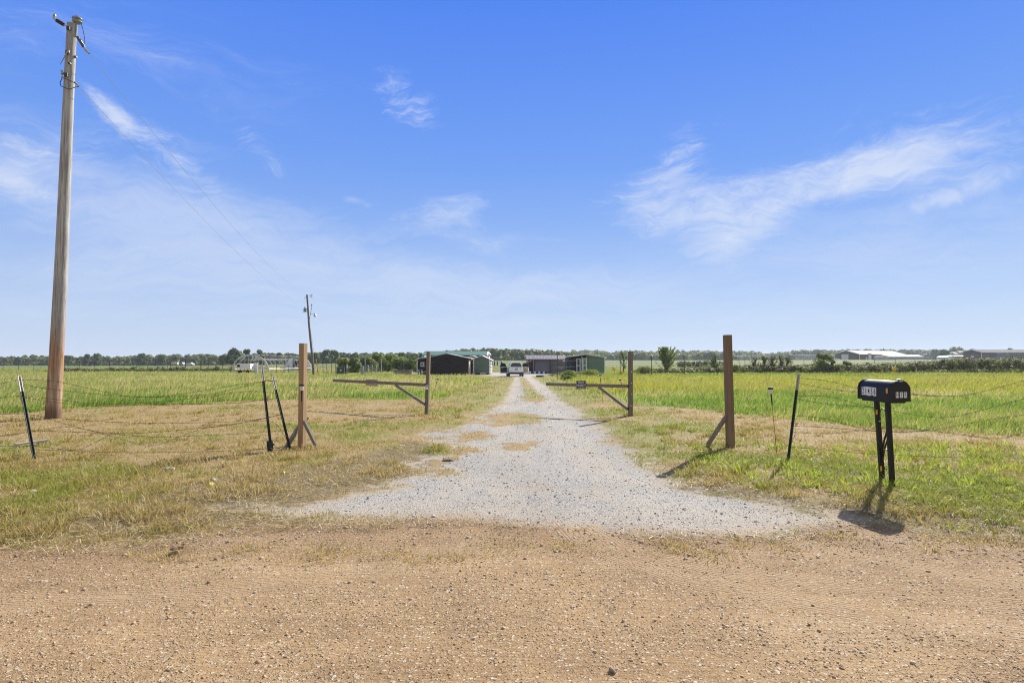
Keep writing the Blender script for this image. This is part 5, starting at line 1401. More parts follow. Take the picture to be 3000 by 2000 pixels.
# ------------------------------------------------------------------ yard equipment on the left
Yt = 78.0
tx0, tx1, tx2 = X(983, Yt), X(1003.5, Yt), X(1014, Yt); tz0, tz1 = 0.05, Zp(1076.2, Yt)
tf = thing('transformer', 'dark green pad mounted transformer cabinet in the left field', 'transformer', (tx0, Yt, 0))
fy = Vector((tx1 - tx0, 0, 0)); depth = .95
MB().box(((tx0 + tx1) / 2 + .1, Yt + .45, (tz0 + tz1) / 2), (tx1 - tx0 + .1, depth, tz1 - tz0), (0, 0, math.radians(14))).build('cabinet', M_XFMR, tf, bevel=.03, world=True)
MB().box(((tx0 + tx1) / 2 + .10, Yt + .45, tz1 + .02), (tx1 - tx0 + .16, depth + .08, .06), (0, 0, math.radians(14))).build('lid', plain('faded_green_lid', (.08, .14, .10), (.06, .11, .08), 5, .4), tf, world=True)
q = Vector(((tx0 + tx1) / 2 + .1, Yt + .45, 0)) + Euler((0, 0, math.radians(14))).to_matrix() @ Vector((.05, -depth / 2 - .02, .62))
MB().box(q, (.12, .02, .22), (0, 0, math.radians(14))).build('notice', M_WHITE, tf, world=True)
o = MB().box((X(1014, Yt), Yt - .2, .09), (1.2, .9, .06)).box((X(1014, Yt), Yt - .55, .04), (1.2, .1, .06)).build('plank_platform', M_BOARD, None, loc=(X(1014, Yt), Yt - .2, 0)); tag(o, 'low wooden board platform beside the green transformer', 'platform')
mp = thing('meter_pedestal', 'dark post with a single pale meter box beside the green transformer', 'electric meter', (X(1016, Yt), Yt - .3, 0))
MB().box((X(1015.5, Yt), Yt - .25, Zp(1069, Yt) / 2), (.15, .15, Zp(1069, Yt))).build('post', M_DBROWN, mp, world=True)
MB().box((X(1019.3, Yt), Yt - .3, 1.05), (.20, .22, .52)).build('meter_box', M_STEEL, mp, bevel=.02, world=True)
MB().tube([(X(1018.5, Yt), Yt - .3, 0), (X(1018.5, Yt), Yt - .3, .85)], .05, 6).build('conduit', M_METER, mp, world=True)
Ym = 80.0
mr = thing('meter_rack', 'row of grey electric meters on posts with a tall cabinet at its left end', 'electric meter rack', (X(1090, Ym), Ym, 0))
MB().box((X(1061, Ym), Ym, Zp(1072, Ym) / 2), (X(1064.2, Ym) - X(1057.6, Ym), .3, Zp(1072, Ym))).build('cabinet', M_METER, mr, bevel=.02, world=True)
for px in (1077.5, 1089, 1101):
    b_ = MB().box((X(px, Ym), Ym - .05, (Zp(1068.5, Ym) + Zp(1080, Ym)) / 2), (.26, .2, Zp(1068.5, Ym) - Zp(1080, Ym))).build('meter_box', M_METER, mr, bevel=.02, world=True)
    sub(MB().lathe((X(px, Ym), Ym - .16, Zp(1073.5, Ym)), [(.09, 0), (.08, .05), (.05, .07)], 10, (0, -1, 0)).build('meter_dial', M_GLASSW, None), b_, mr)
    MB().box((X(px + .8, Ym), Ym + .02, Zp(1080, Ym) / 2), (.10, .08, Zp(1080, Ym))).build('leg', M_STEEL, mr, world=True)
MB().tube([(X(1070, Ym), Ym, 0), (X(1070, Ym), Ym, Zp(1052, Ym))], .055, 8).build_each('riser_pipe', M_STEEL, mr, world=True)
MB().tube([(X(1066, Ym), Ym - .1, 0), (X(1067, Ym), Ym - .1, 1.0), (X(1067.5, Ym), Ym - .1, 1.25)], .06, 8).build_each('riser_pipe', M_STEEL, mr, world=True)
MB().box((X(1117.5, Ym), Ym, Zp(1051.5, Ym) / 2), (.10, .10, Zp(1051.5, Ym))).build('end_post', M_STEEL, mr, world=True)
m = MB(); m.tube([(X(1062, Ym), Ym, Zp(1079, Ym)), (X(1118, Ym), Ym, Zp(1079, Ym))], .025, 6); m.tube([(X(1062, Ym), Ym, .16), (X(1118, Ym), Ym, .16)], .025, 6); m.build_each('cross_rail', M_STEEL, mr, world=True)
Yk = 82.0
kx = X(1182, Yk)
tk = thing('stock_tank', 'round galvanised stock tank in the grass left of the dark garage', 'stock tank', (kx, Yk, 0))
MB().lathe((0, 0, 0), [(1.30, 0), (1.33, .25), (1.33, .48), (1.36, .52), (1.30, .54), (1.28, .3)], 32).build('tank_wall', M_TANK, tk, smooth=True)
MB().lathe((0, 0, 0), [(1.37, .5), (1.385, .53), (1.37, .56), (1.30, .56)], 32).build('rim', M_DKSTEEL, tk, smooth=True)
o = MB().tube([at(1183.5, 1097, 79), at(1183, 1061, 79)], .02, 6).build('thin_post', M_STEEL, None, loc=(X(1183, 79), 79, 0)); tag(o, 'thin upright metal rod standing in front of the stock tank', 'post')
Ys = 74.5
tr_ = thing('trestle', 'white folding trestle standing at the lean-to corner', 'trestle', (X(1230, Ys), Ys, 0))
for px0, px1 in ((1221, 1227), (1231.5, 1227.5), (1233, 1236), (1240, 1236.5)):
    MB().tube([(X(px0, Ys), Ys + (.2 if px0 < px1 else -.2), 0), (X(px1, Ys), Ys, Zp(1083, Ys))], .03, 6).build('leg', M_STICK, tr_, world=True)
MB().box((X(1231.5, Ys), Ys, Zp(1082.5, Ys)), (X(1238, Ys) - X(1225, Ys), .12, .07)).build('top_beam', M_BRACE, tr_, world=True)
MB().tube([(X(1222, Ys), Ys, .3), (X(1251, Ys), Ys - .3, .52)], .03, 6).build('cross_bar', M_STICK, tr_, world=True)

# ------------------------------------------------------------------ skeleton greenhouse, left
gh = thing('hoop_greenhouse', 'bare hoop greenhouse frame with torn plastic on its front arch, left field', 'greenhouse', (X(735, 92), 92, 0))
def hoop(cx, y, w, h, n=16, z0=0.0):
    out_ = []
    for i in range(n + 1):
        t = math.pi * i / n
        out_.append(Vector((cx - w / 2 * math.copysign(abs(math.cos(t)) ** .95, math.cos(t)), y, z0 + h * math.sin(t) ** .82)))
    return out_
fa, fbk = (X(734, 92), 92.0, X(788, 92) - X(680, 92), at(1500, 1038, 92).z), (X(873, 116), 116.0, X(913, 116) - X(834, 116), at(1500, 1044, 116).z)
NH = 13
for i in range(NH):
    t = i / (NH - 1)
    c = [fa[k] * (1 - t) + fbk[k] * t for k in range(4)]
    MB().tube(hoop(*c), .02 if i else .045, 6).build('hoop', M_HOOP, gh, world=True)
m = MB()
for u in (.5, .25, .75):
    a_ = hoop(*fa, 50)[int(u * 50)]; b_ = hoop(*fbk, 50)[int(u * 50)]; m.tube([a_, b_], .014, 5)
m.build_each('purlin', M_HOOP, gh, world=True)
m = MB()
for s_ in (-1, 1):
    m.bar((fa[0] + s_ * fa[2] / 2, fa[1], .62), (fbk[0] + s_ * fbk[2] / 2, fbk[1], .62), .12, .04)
m.build_each('base_board', M_CREAM, gh, world=True)
# torn sheet clinging to the front arch
m = MB(); outer = hoop(*fa, 60); r = random.Random(4)
depthp = lambda i: (.08 + .28 * abs(math.sin(i * 1.7)) * r.random() + (.35 if 34 < i < 50 else 0) * r.random() + (.12 if i > 50 or i < 10 else 0))
inner = []
for i, q in enumerate(outer):
    v = Vector((fa[0], fa[1], .6)) - q; v.normalize(); inner.append(q + v * depthp(i) + Vector((0, -.05, 0)))
for i in range(60): m._add([outer[i] + Vector((0, -.06, 0)), outer[i + 1] + Vector((0, -.06, 0)), inner[i + 1], inner[i]], [(0, 1, 2, 3)])
for a_, w_, l_ in ((24, .35, 1.0), (36, .5, .9), (39, .4, .6), (33, .2, 1.25)):
    q = outer[a_] + Vector((0, -.08, -.1)); m._add([q, q + Vector((w_, 0, .02)), q + Vector((w_ * .5 - .2, -.1, -l_ * .55)), q + Vector((-.55, -.05, -l_))], [(0, 1, 2, 3)])
m.build('torn_sheet', M_TORN, gh, world=True)
m = MB()
for px, top in ((704, 1050), (716, 1041), (726.5, 1040), (745.5, 1040), (756, 1041), (767, 1050)): m.box((X(px, 92), 92.1, at(1500, top, 92).z / 2), (.10, .08, at(1500, top, 92).z))
m.box((X(756, 92), 92.12, .75), (3.4, .05, .10)); m.build_each('end_stud', M_RAIL, gh, world=True)
bh = hoop(*fbk, 24)
bwall = MB(); bwall.loft([[q + Vector((0, .05, 0)) for q in bh], [q + Vector((0, .12, 0)) for q in bh]]); bwall.build('back_sheet', M_POLY, gh, world=True)
m = MB(); bx = fbk[0] - .35
for x_ in (-.55, .45): m.box((bx + x_, fbk[1] - .05, 1.25), (.10, .08, 2.5))
m.box((bx - .05, fbk[1] - .052, 2.42), (.92, .07, .2)); m.box((bx - .05, fbk[1] - .01, 1.5), (.7, .05, .9), (0, .4, 0)); m.bar((bx - 1.0, fbk[1] - .08, .3), (bx + .1, fbk[1] - .08, 1.3), .12, .05)
m.build_each('broken_door', M_DBROWN, gh, world=True)
# white box trailer in front of it
Yb = 86.0
bt = thing('box_trailer', 'white box trailer with black vent parked at the bare greenhouse front', 'trailer', (X(714, Yb), Yb, 0))
bz0, bz1 = Zp(1080.5, Yb), Zp(1065, Yb)
MB().box(((X(693.5, Yb) + X(733.5, Yb)) / 2, Yb + .6, (bz0 + bz1) / 2), (X(733.5, Yb) - X(693.5, Yb), 1.2, bz1 - bz0)).build('box_body', M_WHITE, bt, bevel=.03, world=True)
MB().box((X(699.5, Yb), Yb - .015, Zp(1071.3, Yb)), (X(703.5, Yb) - X(695.5, Yb), .04, .32)).build('vent', M_BLACKPL, bt, world=True)
for px in (703, 725):
    MB().lathe((X(px, Yb), Yb + .02, .28), [(.1, -.02), (.27, 0), (.28, .12), (.1, .14)], 16, (0, 1, 0)).build('wheel', M_TYRE, bt, smooth=True, world=True)
MB().box((X(714, Yb), Yb + .5, .40), (2.2, .9, .12)).build('chassis', M_DKSTEEL, bt, world=True)
cvr = MB(); cvr.box((X(738.5, Yb), Yb + 1.4, .78), (X(743.5, Yb) - X(733.8, Yb), .05, 1.5)).box((X(743.6, Yb), Yb + 1.35, .8), (.08, .1, 1.6)).box((X(738.5, Yb), Yb + 1.36, .55), (.5, .04, .06))
o = cvr.build('sheet_panel', M_POLY, None, loc=(X(738.5, Yb), Yb + 1.4, 0)); tag(o, 'pale sheet panel leaning up right of the white box trailer', 'panel')

# ------------------------------------------------------------------ field fences (posts and thin wires)
def field_fence(name, label, posts, r=.035, wires=(.5, .95, 1.4), mat=M_RUSTP, wr=.006, top_thick=None, rail=None, wmat=M_WIRE):
    """posts: (base px, top px, top py, Y)"""
    b0 = posts[0]
    root = thing(name, label, 'fence', (X(b0[0], b0[3]), b0[3], TZ(X(b0[0], b0[3]), b0[3])))
    tops = []
    for (px, tpx, tpy, Y) in posts:
        x_ = X(px, Y); z_ = TZ(x_, Y); t = at(tpx, tpy, Y); d = Vector((x_, Y, z_ - .2))
        rr = r * (2.2 if top_thick and px in top_thick else 1)
        MB().tube([d, t], rr, 6).build('fence_post', mat, root, world=True); tops.append((Vector((x_, Y, z_)), t))
    m_ = MB()
    for f_ in wires:
        for (d0, t0), (d1, t1) in zip(tops[:-1], tops[1:]):
            h0, h1 = t0 - d0, t1 - d1
            k0, k1 = min(f_ / h0.length, 1), min(f_ / h1.length, 1)
            m_.tube([d0 + h0 * k0, d1 + h1 * k1], wr, 4, cap=False)
    if wires: m_.build('fence_wire', wmat, root, world=True)
    if rail:
        m_ = MB()
        for (d0, t0), (d1, t1) in zip(tops[:-1], tops[1:]): m_.tube([t0, t1], rail, 5)
        m_.build('top_rail', M_STEEL, root, world=True)
    return root
pa = [(189.5, 190, 1056, 112), (233, 233, 1055, 112), (276.8, 277, 1056, 112), (320.7, 321, 1056, 112), (363.5, 364, 1056, 112), (409, 412, 1056, 112), (433, 433.5, 1055.5, 112), (454, 456, 1053, 111), (499, 502, 1055, 110),
      (543, 543.5, 1055, 108), (587, 588, 1055, 104), (634, 634.5, 1055, 100), (677, 677.5, 1058, 96)]
pa = [(-35, -35, 1058, 112), (10, 10, 1057, 112), (55, 55, 1057, 112), (100, 100, 1056, 112)] + pa
field_fence('field_fence', 'nearer line of thin rusty posts across the left pasture', pa, wires=(.45, .9, 1.35, 1.8), top_thick=(543,))
pb_ = [(401, 401.5, 1057, 132), (462.5, 462.5, 1056.5, 132), (491.5, 491.5, 1057.5, 130), (517.5, 518, 1057.5, 128), (566, 566.5, 1056, 124), (590, 590.5, 1057.5, 122), (611, 611.3, 1056, 118), (631, 631.3, 1058, 116), (652, 652.3, 1057.5, 112)]
field_fence('field_fence', 'farther line of thin posts seen through the nearer left pasture fence', pb_, wires=(.6, 1.2))
pc = [(809, 811, 1056.5, 88), (833, 832.5, 1056, 89), (847, 843, 1057.5, 90), (901, 900, 1056, 90), (931, 931, 1054, 92), (947, 946, 1058, 92), (959, 957, 1062, 92), (972, 971.5, 1060, 92), (984, 983.5, 1062, 90)]
field_fence('field_fence', 'uneven thin posts running right from the greenhouse to the transformer', pc, wires=(.5, 1.0))
pd = [(1632, 1632.8, 1038.7, 56), (1723, 1723, 1038, 66), (1817, 1816.5, 1039, 69), (1908.5, 1908, 1041, 66), (2006, 2003.5, 1041.5, 63), (2102, 2094, 1040, 63), (2196, 2196, 1042, 62), (2290, 2290, 1043, 62)]
field_fence('tall_fence', 'tall dark steel posts with fine wire behind the meadow on the right', pd[:6], r=.037, wires=(.6, 1.2, 1.8), mat=M_DKSTEEL, wr=.003)
pe = [(2562, 2562, 1050.8, 120), (2623, 2623, 1050.6, 126), (2680, 2680, 1050.4, 132), (2733, 2733, 1049.6, 138)]
field_fence('wire_mesh_fence', 'thin posts and top rail in front of the white plastic greenhouse', pe, r=.035, wires=(1.0,), mat=M_DKSTEEL, rail=.028)
pf = [(2165, 2165, 1048, 130), (2182, 2182, 1049, 130), (2197, 2197, 1051, 130), (2323, 2323, 1046, 134), (2355, 2355, 1050, 134)]
field_fence('field_fence', 'faint grey posts under the pivot trusses on the right', pf, r=.05, wires=(.8,), mat=M_METER)
pg = [(2786, 2786, 1040, 150), (2789.5, 2789.5, 1040, 150), (2916, 2916, 1043, 112), (2967, 2967, 1043, 112), (2983, 2983, 1045, 112)]
field_fence('field_fence', 'thin grey posts standing in the bramble bank at far right', pg[2:], r=.03, wires=(1.0,), mat=M_METER)

# ------------------------------------------------------------------ far right buildings
def gable_hall(name, label, cat, px0, pxc, px1, Yc, Y1c, eave_py, peak_px, peak_py, base_py, roof_end_px, wallm, wallms, roofm, parts=None):
    pass
# tan warehouse
Yw = 232.0
wz = TZ(X(2600, Yw), Yw)
A0, A1, Ap = X(2481, Yw), X(2519, Yw), X(2499, Yw)
zE, zK = Zp(1038, Yw), Zp(1029.5, Yw)
zE = at(1500, 1038, Yw).z; zK = at(1500, 1030, Yw).z
wh = thing('warehouse', 'tan metal warehouse with white roof behind the plastic greenhouse', 'warehouse', (Ap, Yw, wz))
Lx = X(2660, Yw) - A1
# gable faces left-front; long side recedes to the right: building turned so that both show
def hall(root, A, B, W, Ldir, Wdir, z0, ze, zk, wallm, wallms, roofm, trim=True):
    """A: near corner; Wdir: along the gable; Ldir: along the ridge"""
    A = Vector(A); w_ = Vector(Wdir).normalized() * W; l_ = Vector(Ldir).normalized() * B
    up = lambda z: Vector((0, 0, z))
    g0 = [A + up(z0 - 1), A + up(ze), A + w_ / 2 + up(zk), A + w_ + up(ze), A + w_ + up(z0 - 1)]
    MB().loft([g0, [p + l_ for p in g0]]).build('wall', wallm, root, world=True)
    ov = l_.normalized() * .4; wo = w_.normalized() * .4; s_ = (zk - ze) / (W / 2) * .4
    rf2 = MB()
    for a_, b_ in ((A - wo + up(ze - s_), A + w_ / 2 + up(zk)), (A + w_ + wo + up(ze - s_), A + w_ / 2 + up(zk))):
        q = [a_ + up(.04), b_ + up(.04), b_ + up(.2), a_ + up(.2)]
        rf2.loft([[p - ov for p in q], [p + l_ + ov for p in q]])
    rf2.build('roof', roofm, root, world=True)
nearc = Vector((A1, Yw, 0))
Wd_ = (A0 - A1); 
hall(wh, nearc, 24, 9.2, (1, .35, 0), (-.62, .78, 0), wz, at(1500, 1038, Yw).z, at(1500, 1029, Yw).z + .2, M_TANWALL, M_TANWALLY, M_WHROOF)
gn = Vector((-.62, .78, 0)); ln = Vector((1, .35, 0)).normalized(); fn = Vector((-ln.x * 0 - gn.y, gn.x, 0)); fn = Vector((-.78, -.62, 0)); sn = Vector((.35, -1, 0)).normalized()
def panel(root, name, mt, base, along, out_, a0, a1, z0, z1, th=.06):
    p = Vector(base); q = [p + along * a0 + Vector((0, 0, z0)), p + along * a1 + Vector((0, 0, z0)), p + along * a1 + Vector((0, 0, z1)), p + along * a0 + Vector((0, 0, z1))]
    return MB().loft([[v + out_ * .01 for v in q], [v + out_ * (.01 + th) for v in q]]).build(name, mt, root, world=True)
panel(wh, 'door', M_WHITE, nearc, gn, fn, 4.2, 6.8, wz, wz + 2.2)
panel(wh, 'corner_trim', M_WHITE, nearc, gn, fn, 0, .25, wz, at(1500, 1038, Yw).z)
panel(wh, 'frame', M_DKSTEEL, nearc, ln, sn, 4.1, 6.0, wz, wz + 2.6)
panel(wh, 'door', M_WHITE, nearc, ln, sn * 1.2, 4.25, 5.85, wz, wz + 2.45, .12)
panel(wh, 'window', M_WHITE, nearc, ln, sn, 3.0, 3.8, wz + .2, wz + 1.0)
# white plastic tunnel in front
Yg = 190.0; gz = TZ(X(2650, Yg), Yg)
pt = thing('greenhouse_tunnel', 'white plastic covered greenhouse tunnel, grimy on top, on the right', 'greenhouse', (X(2600, Yg), Yg, gz))
c0 = Vector((X(2582, Yg), Yg, 0)); Wt = X(2602, Yg) - X(2562, Yg)
ht = at(1500, 1040.5, Yg).z - gz
sec = lambda c, w, hh, dx, dy: [c + Vector((dx * (u), dy * u, 0)) for u in (0,)]
ax = Vector((.93, .34, 0)); cr_ = Vector((.93, -.34, 0)).normalized()
rings_ = []
for j in range(13):
    c = c0 + ax * (j / 12 * 16.0) + Vector((0, 0, gz)); wob = 1 + .035 * math.sin(j * 2.4)
    rings_.append([c + cr_ * (-Wt / 2 * math.cos(math.pi * i / 12)) + Vector((0, 0, .62 + (ht - .5) * (math.sin(math.pi * i / 12) ** .75) * wob)) for i in range(13)])
def poly_mat():
    m, nt, out = new_mat('grimy_white_plastic')
    tc = nt.new('ShaderNodeTexCoord'); n = nt.noise(nt.mapping(tc.outputs['Object'], scale=(.5, .5, 1.3)), 1.4, 5, .65)
    col = nt.mix(nt.smooth(n, .45, .68), (.80, .79, .76), (.42, .37, .31))
    principled(nt, out, col, .5, 0, .3); return m
MB().loft(rings_).build('cover', poly_mat(), pt, smooth=True, world=True)
m = MB(); rs_ = [[r0[0] + Vector((0, 0, -.1)), r0[0] + Vector((0, 0, -.9)), r0[-1] + Vector((0, 0, -.9)), r0[-1] + Vector((0, 0, -.1))] for r0 in rings_]
m.loft(rs_); m.build('side_curtain', plain('blue_white_curtain', (.52, .56, .66), (.42, .46, .56), 1, .6), pt, world=True)
m = MB(); m.tube([r0[-1] + Vector((0, -.05, -.05)) for r0 in rings_], .07, 6); m.build('side_rail', M_DKSTEEL, pt, world=True)
# grey barn at right edge
Yr = 165.0; rz_ = TZ(X(2800, Yr), Yr)
rb = thing('warehouse', 'large grey metal barn with white roof at the right edge of the field', 'warehouse', (X(2822, Yr), Yr, rz_))
nc = Vector((X(2876, Yr), Yr, 0)); gv_ = Vector((X(2822, Yr + 1.5), Yr + 1.5, 0)) - nc
M_GREYB = ribbed('grey_barn_panel', (.175, .165, .170), (.20, .19, .195), 'X', .8, .6)
hall(rb, nc, 26, gv_.length, (1, .10, 0), gv_, rz_, at(1500, 1032.5, Yr).z, at(1500, 1025.5, Yr).z, M_GREYB, M_GREYB, M_WHROOF)
gd = gv_.normalized(); gf = Vector((gd.y, -gd.x, 0)); gf = gf if gf.y < 0 else -gf
panel(rb, 'window', M_WHITE, nc, gd, gf, 1.85, 2.5, at(1500, 1047, Yr).z, at(1500, 1041, Yr).z)
panel(rb, 'corner_trim', M_WHITE, nc, gd, gf, -.05, .12, rz_, at(1500, 1033, Yr).z)
# trailer beside it
Yq = 140.0
tq = thing('semi_trailer', 'long grey ribbed trailer parked before the grey barn at the right edge', 'trailer', (X(2944, Yq), Yq, TZ(X(2960, Yq), Yq)))
q0, q1, q2, q3 = X(2944, Yq), X(3060, Yq), at(1500, 1050.5, Yq).z, at(1500, 1032.3, Yq).z
MB().box(((q0 + q1) / 2, Yq + 1.2, (q2 + q3) / 2), (q1 - q0, 2.4, q3 - q2)).build('box_body', M_TRAILER, tq, bevel=.03, world=True)
m = MB()
for i in range(18): m.box((q0 + 1.3 + i * .45, Yq - .03, (q2 + q3) / 2), (.07, .05, q3 - q2 - .1))
m.build('side_rib', M_METER, tq, world=True)
MB().box(((q0 + q1) / 2, Yq + 1.2, q2 - .15), (q1 - q0, 1.8, .26)).build('chassis', M_DKSTEEL, tq, world=True)
MB().box((X(2951.5, Yq), Yq - .03, at(1500, 1035, Yq).z), (.3, .04, .14)).build('notice', M_WHITE, tq, world=True)
# low white building
Yl = 230.0; lz = TZ(X(2800, Yl), Yl)
lb = thing('farm_building', 'low white open fronted building left of the grey barn', 'building', (X(2790, Yl), Yl, lz))
l0, l1, l2 = X(2775.5, Yl), X(2799, Yl), X(2835, Yl); z0_, z1_, zt_ = lz - .3, at(1500, 1044.5, Yl).z, at(1500, 1041, Yl).z
MB().prism([(l0, z0_), (l0, z1_), ((l0 + l1) / 2 + .4, zt_ - .05), (l1, z1_), (l1, z0_)], Yl, Yl + 6, 'y').build('wall', M_WHITE, lb, world=True)
MB().prism([(Yl - .3, z1_ - .05), (Yl + 3, zt_), (Yl + 6, z1_), (Yl + 6, z1_ + .15), (Yl + 3, zt_ + .15), (Yl - .3, z1_ + .1)], l1 - 1.2, l2, 'x').build('roof', M_WHROOF, lb, world=True)
MB().box(((l1 + l2) / 2, Yl + 3, (z0_ + z1_) / 2), (l2 - l1, .1, z1_ - z0_)).build('back_wall', M_DBROWN, lb, world=True)
m = MB()
for k in range(5): m.box((l1 + .3 + k * (l2 - l1 - .5) / 4, Yl + .1, (z0_ + z1_) / 2), (.15, .15, z1_ - z0_))
m.build_each('front_post', M_WHITE, lb, world=True)
# distant roofs under the trees
for i, (pa_, pb2, py, nm) in enumerate(((2797, 2813, 1033, 'distant white roof among the trees, right of the pale mast'), (2814, 2828, 1030, 'distant white slanting roof just left of the grey barn peak'))):
    Yd = 420.0; z_ = TZ(X(pa_, Yd), Yd); zt = at(1500, py, Yd).z
    rr = thing('farm_building', nm, 'building', (X(pa_, Yd), Yd, z_))
    MB().box(((X(pa_, Yd) + X(pb2, Yd)) / 2, Yd + 3, (z_ + zt) / 2 - .4), (X(pb2, Yd) - X(pa_, Yd), 6, zt - z_ - .4)).build('wall', M_TANWALL, rr, world=True)
    MB().prism([(Yd - .5, zt - 1.0), (Yd + 3, zt + .4), (Yd + 6.5, zt - 1.0), (Yd + 6.5, zt - .8), (Yd + 3, zt + .6), (Yd - .5, zt - .8)], X(pa_, Yd) - .5, X(pb2, Yd) + .5, 'x').build('roof', M_WHROOF, rr, world=True)
o = MB().tube([at(2783.5, 1050, 260), at(2783.3, 1023, 260)], .08, 6).build('mast', M_STEEL, None, loc=at(2783.5, 1050, 260)); tag(o, 'thin pale mast rising before the round topped trees at right', 'mast')

# bare hoop houses far right
def far_hoops(label, pxs, Yh, pk, gap_px, n, base_py, dpx):
    root = thing('hoop_greenhouse', label, 'greenhouse', (X(pxs, Yh), Yh, TZ(X(pxs, Yh), Yh)), group=None)
    m_ = MB(); zb2 = TZ(X(pxs, Yh), Yh)
    for i in range(n):
        Yi = Yh + i * 2.2; cx_ = X(pxs + i * dpx, Yi); w_ = gap_px / F * Yi; h_ = at(1500, pk, Yh).z - zb2
        Q = [Vector((cx_ - w_ / 2 * math.cos(math.pi * k / 12), Yi, zb2 + h_ * (.35 + .65 * math.sin(math.pi * k / 12)))) for k in range(13)]
        Q = [Q[0] - Vector((0, 0, h_ * .35))] + Q + [Q[-1] - Vector((0, 0, h_ * .35))]
        MB().tube(Q, .07, 5).build('hoop', M_HOOP, root, world=True)
    a_ = Vector((X(pxs, Yh), Yh, at(1500, pk, Yh).z)); b_ = Vector((X(pxs + (n - 1) * dpx, Yh + (n - 1) * 2.2), Yh + (n - 1) * 2.2, at(1500, pk, Yh).z))
    MB().tube([a_, b_], .05, 5).build('ridge_pipe', M_HOOP, root, world=True)
far_hoops('bare hoop greenhouse just right of the thick right post', 2158, 235, 1042.5, 17, 12, 1056, 11)
far_hoops('bare hoop greenhouse behind the thin sapling clump on the right', 2337, 225, 1039, 32, 8, 1056, 9)
far_hoops('tangle of bare hoops left of the tan warehouse', 2432, 250, 1039, 20, 14, 1056, 3.4)
m = MB(); Q = [at(2140, 1042, 268), at(2300, 1041.5, 260), at(2460, 1039, 255)]; m.tube(Q, .07, 6)
Q2 = [at(2170, 1049.5, 266), at(2300, 1049, 260), at(2440, 1047, 255)]; m.tube(Q2, .07, 6)
root = thing('irrigation_boom', 'long white pipe boom with lattice stretching over the hoop houses at right', 'irrigation boom', Vector((Q[0].x, Q[0].y, 0)))
m.build('pipe', M_HOOP, root, world=True)
m = MB()
for i in range(22):
    t0 = i / 22; t1 = (i + .5) / 22; f_ = lambda L_, t: L_[0].lerp(L_[1], t * 2) if t < .5 else L_[1].lerp(L_[2], t * 2 - 1)
    m.tube([f_(Q, t0), f_(Q2, t1)], .035, 4); m.tube([f_(Q2, t1), f_(Q, min(1, t0 + 1 / 22))], .035, 4)
m.build('lattice', M_HOOP, root, world=True)
for t in (.1, .5, .9):
    p = f_(Q2, t); MB().tube([p, Vector((p.x, p.y, TZ(p.x, p.y)))], .07, 6).build('support_leg', M_HOOP, root, world=True)
m = MB(); p0 = Vector((X(2455, 240), 240, TZ(X(2455, 240), 240)))
o = MB().lathe((0, 0, 0), [(2.6, 0), (2.3, .45), (1.2, .8), (.2, .9)], 14).build('plastic_heap', M_POLY, None, smooth=True); o.location = p0; tag(o, 'low heap of white plastic below the tangle of hoops', 'heap')

# white low farm gear beyond the car
for px0, px1, lab in ((1440, 1451, 'low white flat trailer far behind the car, nearer the green shed'), (1453, 1472, 'low white flat trailer far behind the car, the one with dark underside')):
    Yf = 175.0; z_ = TZ(X(px0, Yf), Yf); root = thing('farm_trailer', lab, 'trailer', (X(px0, Yf), Yf, z_))
    zt = at(1500, 1057.5, Yf).z
    MB().box(((X(px0, Yf) + X(px1, Yf)) / 2, Yf + 1, zt), (X(px1, Yf) - X(px0, Yf), 2, .16)).build('deck', M_WHITE, root, world=True)
    for t in (.2, .8): MB().box((X(px0, Yf) * (1 - t) + X(px1, Yf) * t, Yf + 1, (z_ + zt) / 2), (.3, 1.4, zt - z_)).build('axle', M_DKSTEEL, root, world=True)

# far left vehicles by the tree line
def simple_car(name, label, cat, px0, px1, py_top, Yv, mat_, kind):
    x0, x1 = X(px0, Yv), X(px1, Yv); L_ = x1 - x0; zt = at(1500, py_top, Yv).z; z_ = TZ(x0, Yv); h_ = zt - z_
    root = thing(name, label, cat, (x0, Yv, z_))
    o_ = [(x0, z_ + h_ * .25), (x0, z_ + h_ * .6), (x0 + L_ * .18, z_ + h_ * .68), (x0 + L_ * .32, zt), (x0 + L_ * .7, zt), (x0 + L_ * .86, z_ + h_ * .65), (x1, z_ + h_ * .58), (x1, z_ + h_ * .25)]
    if kind == 'box': o_ = [(x0, z_ + h_ * .3), (x0, zt), (x1, zt), (x1, z_ + h_ * .3)]
    MB().prism(o_, Yv, Yv + 1.9, 'y').build('body', mat_, root, bevel=.06, world=True)
    if kind != 'box': MB().prism([(x0 + L_ * .24, z_ + h_ * .7), (x0 + L_ * .35, zt - h_ * .06), (x0 + L_ * .68, zt - h_ * .06), (x0 + L_ * .8, z_ + h_ * .7)], Yv - .03, Yv + .01, 'y').build('window', M_GLASSD, root, world=True)
    for t in (.2, .8): MB().lathe((x0 + L_ * t, Yv - .02, z_ + h_ * .2), [(.1, 0), (h_ * .2, .02), (h_ * .2, .2), (.1, .2)], 12, (0, 1, 0)).build('wheel', M_TYRE, root, smooth=True, world=True)
Yv = 255.0
simple_car('farm_trailer', 'cream box trailer far off among the left fence posts', 'trailer', 502, 518, 1061, Yv, M_CREAM, 'box')
simple_car('distant_car', 'bluish car parked far off beside the cream trailer', 'car', 526, 537, 1061, Yv, plain('pale_blue_paint', (.35, .45, .6), (.3, .4, .55), 3, .3), 'car')
simple_car('distant_car', 'silver white car parked far off by the left tree line', 'car', 545, 565, 1061.5, Yv, M_PAINT, 'car')
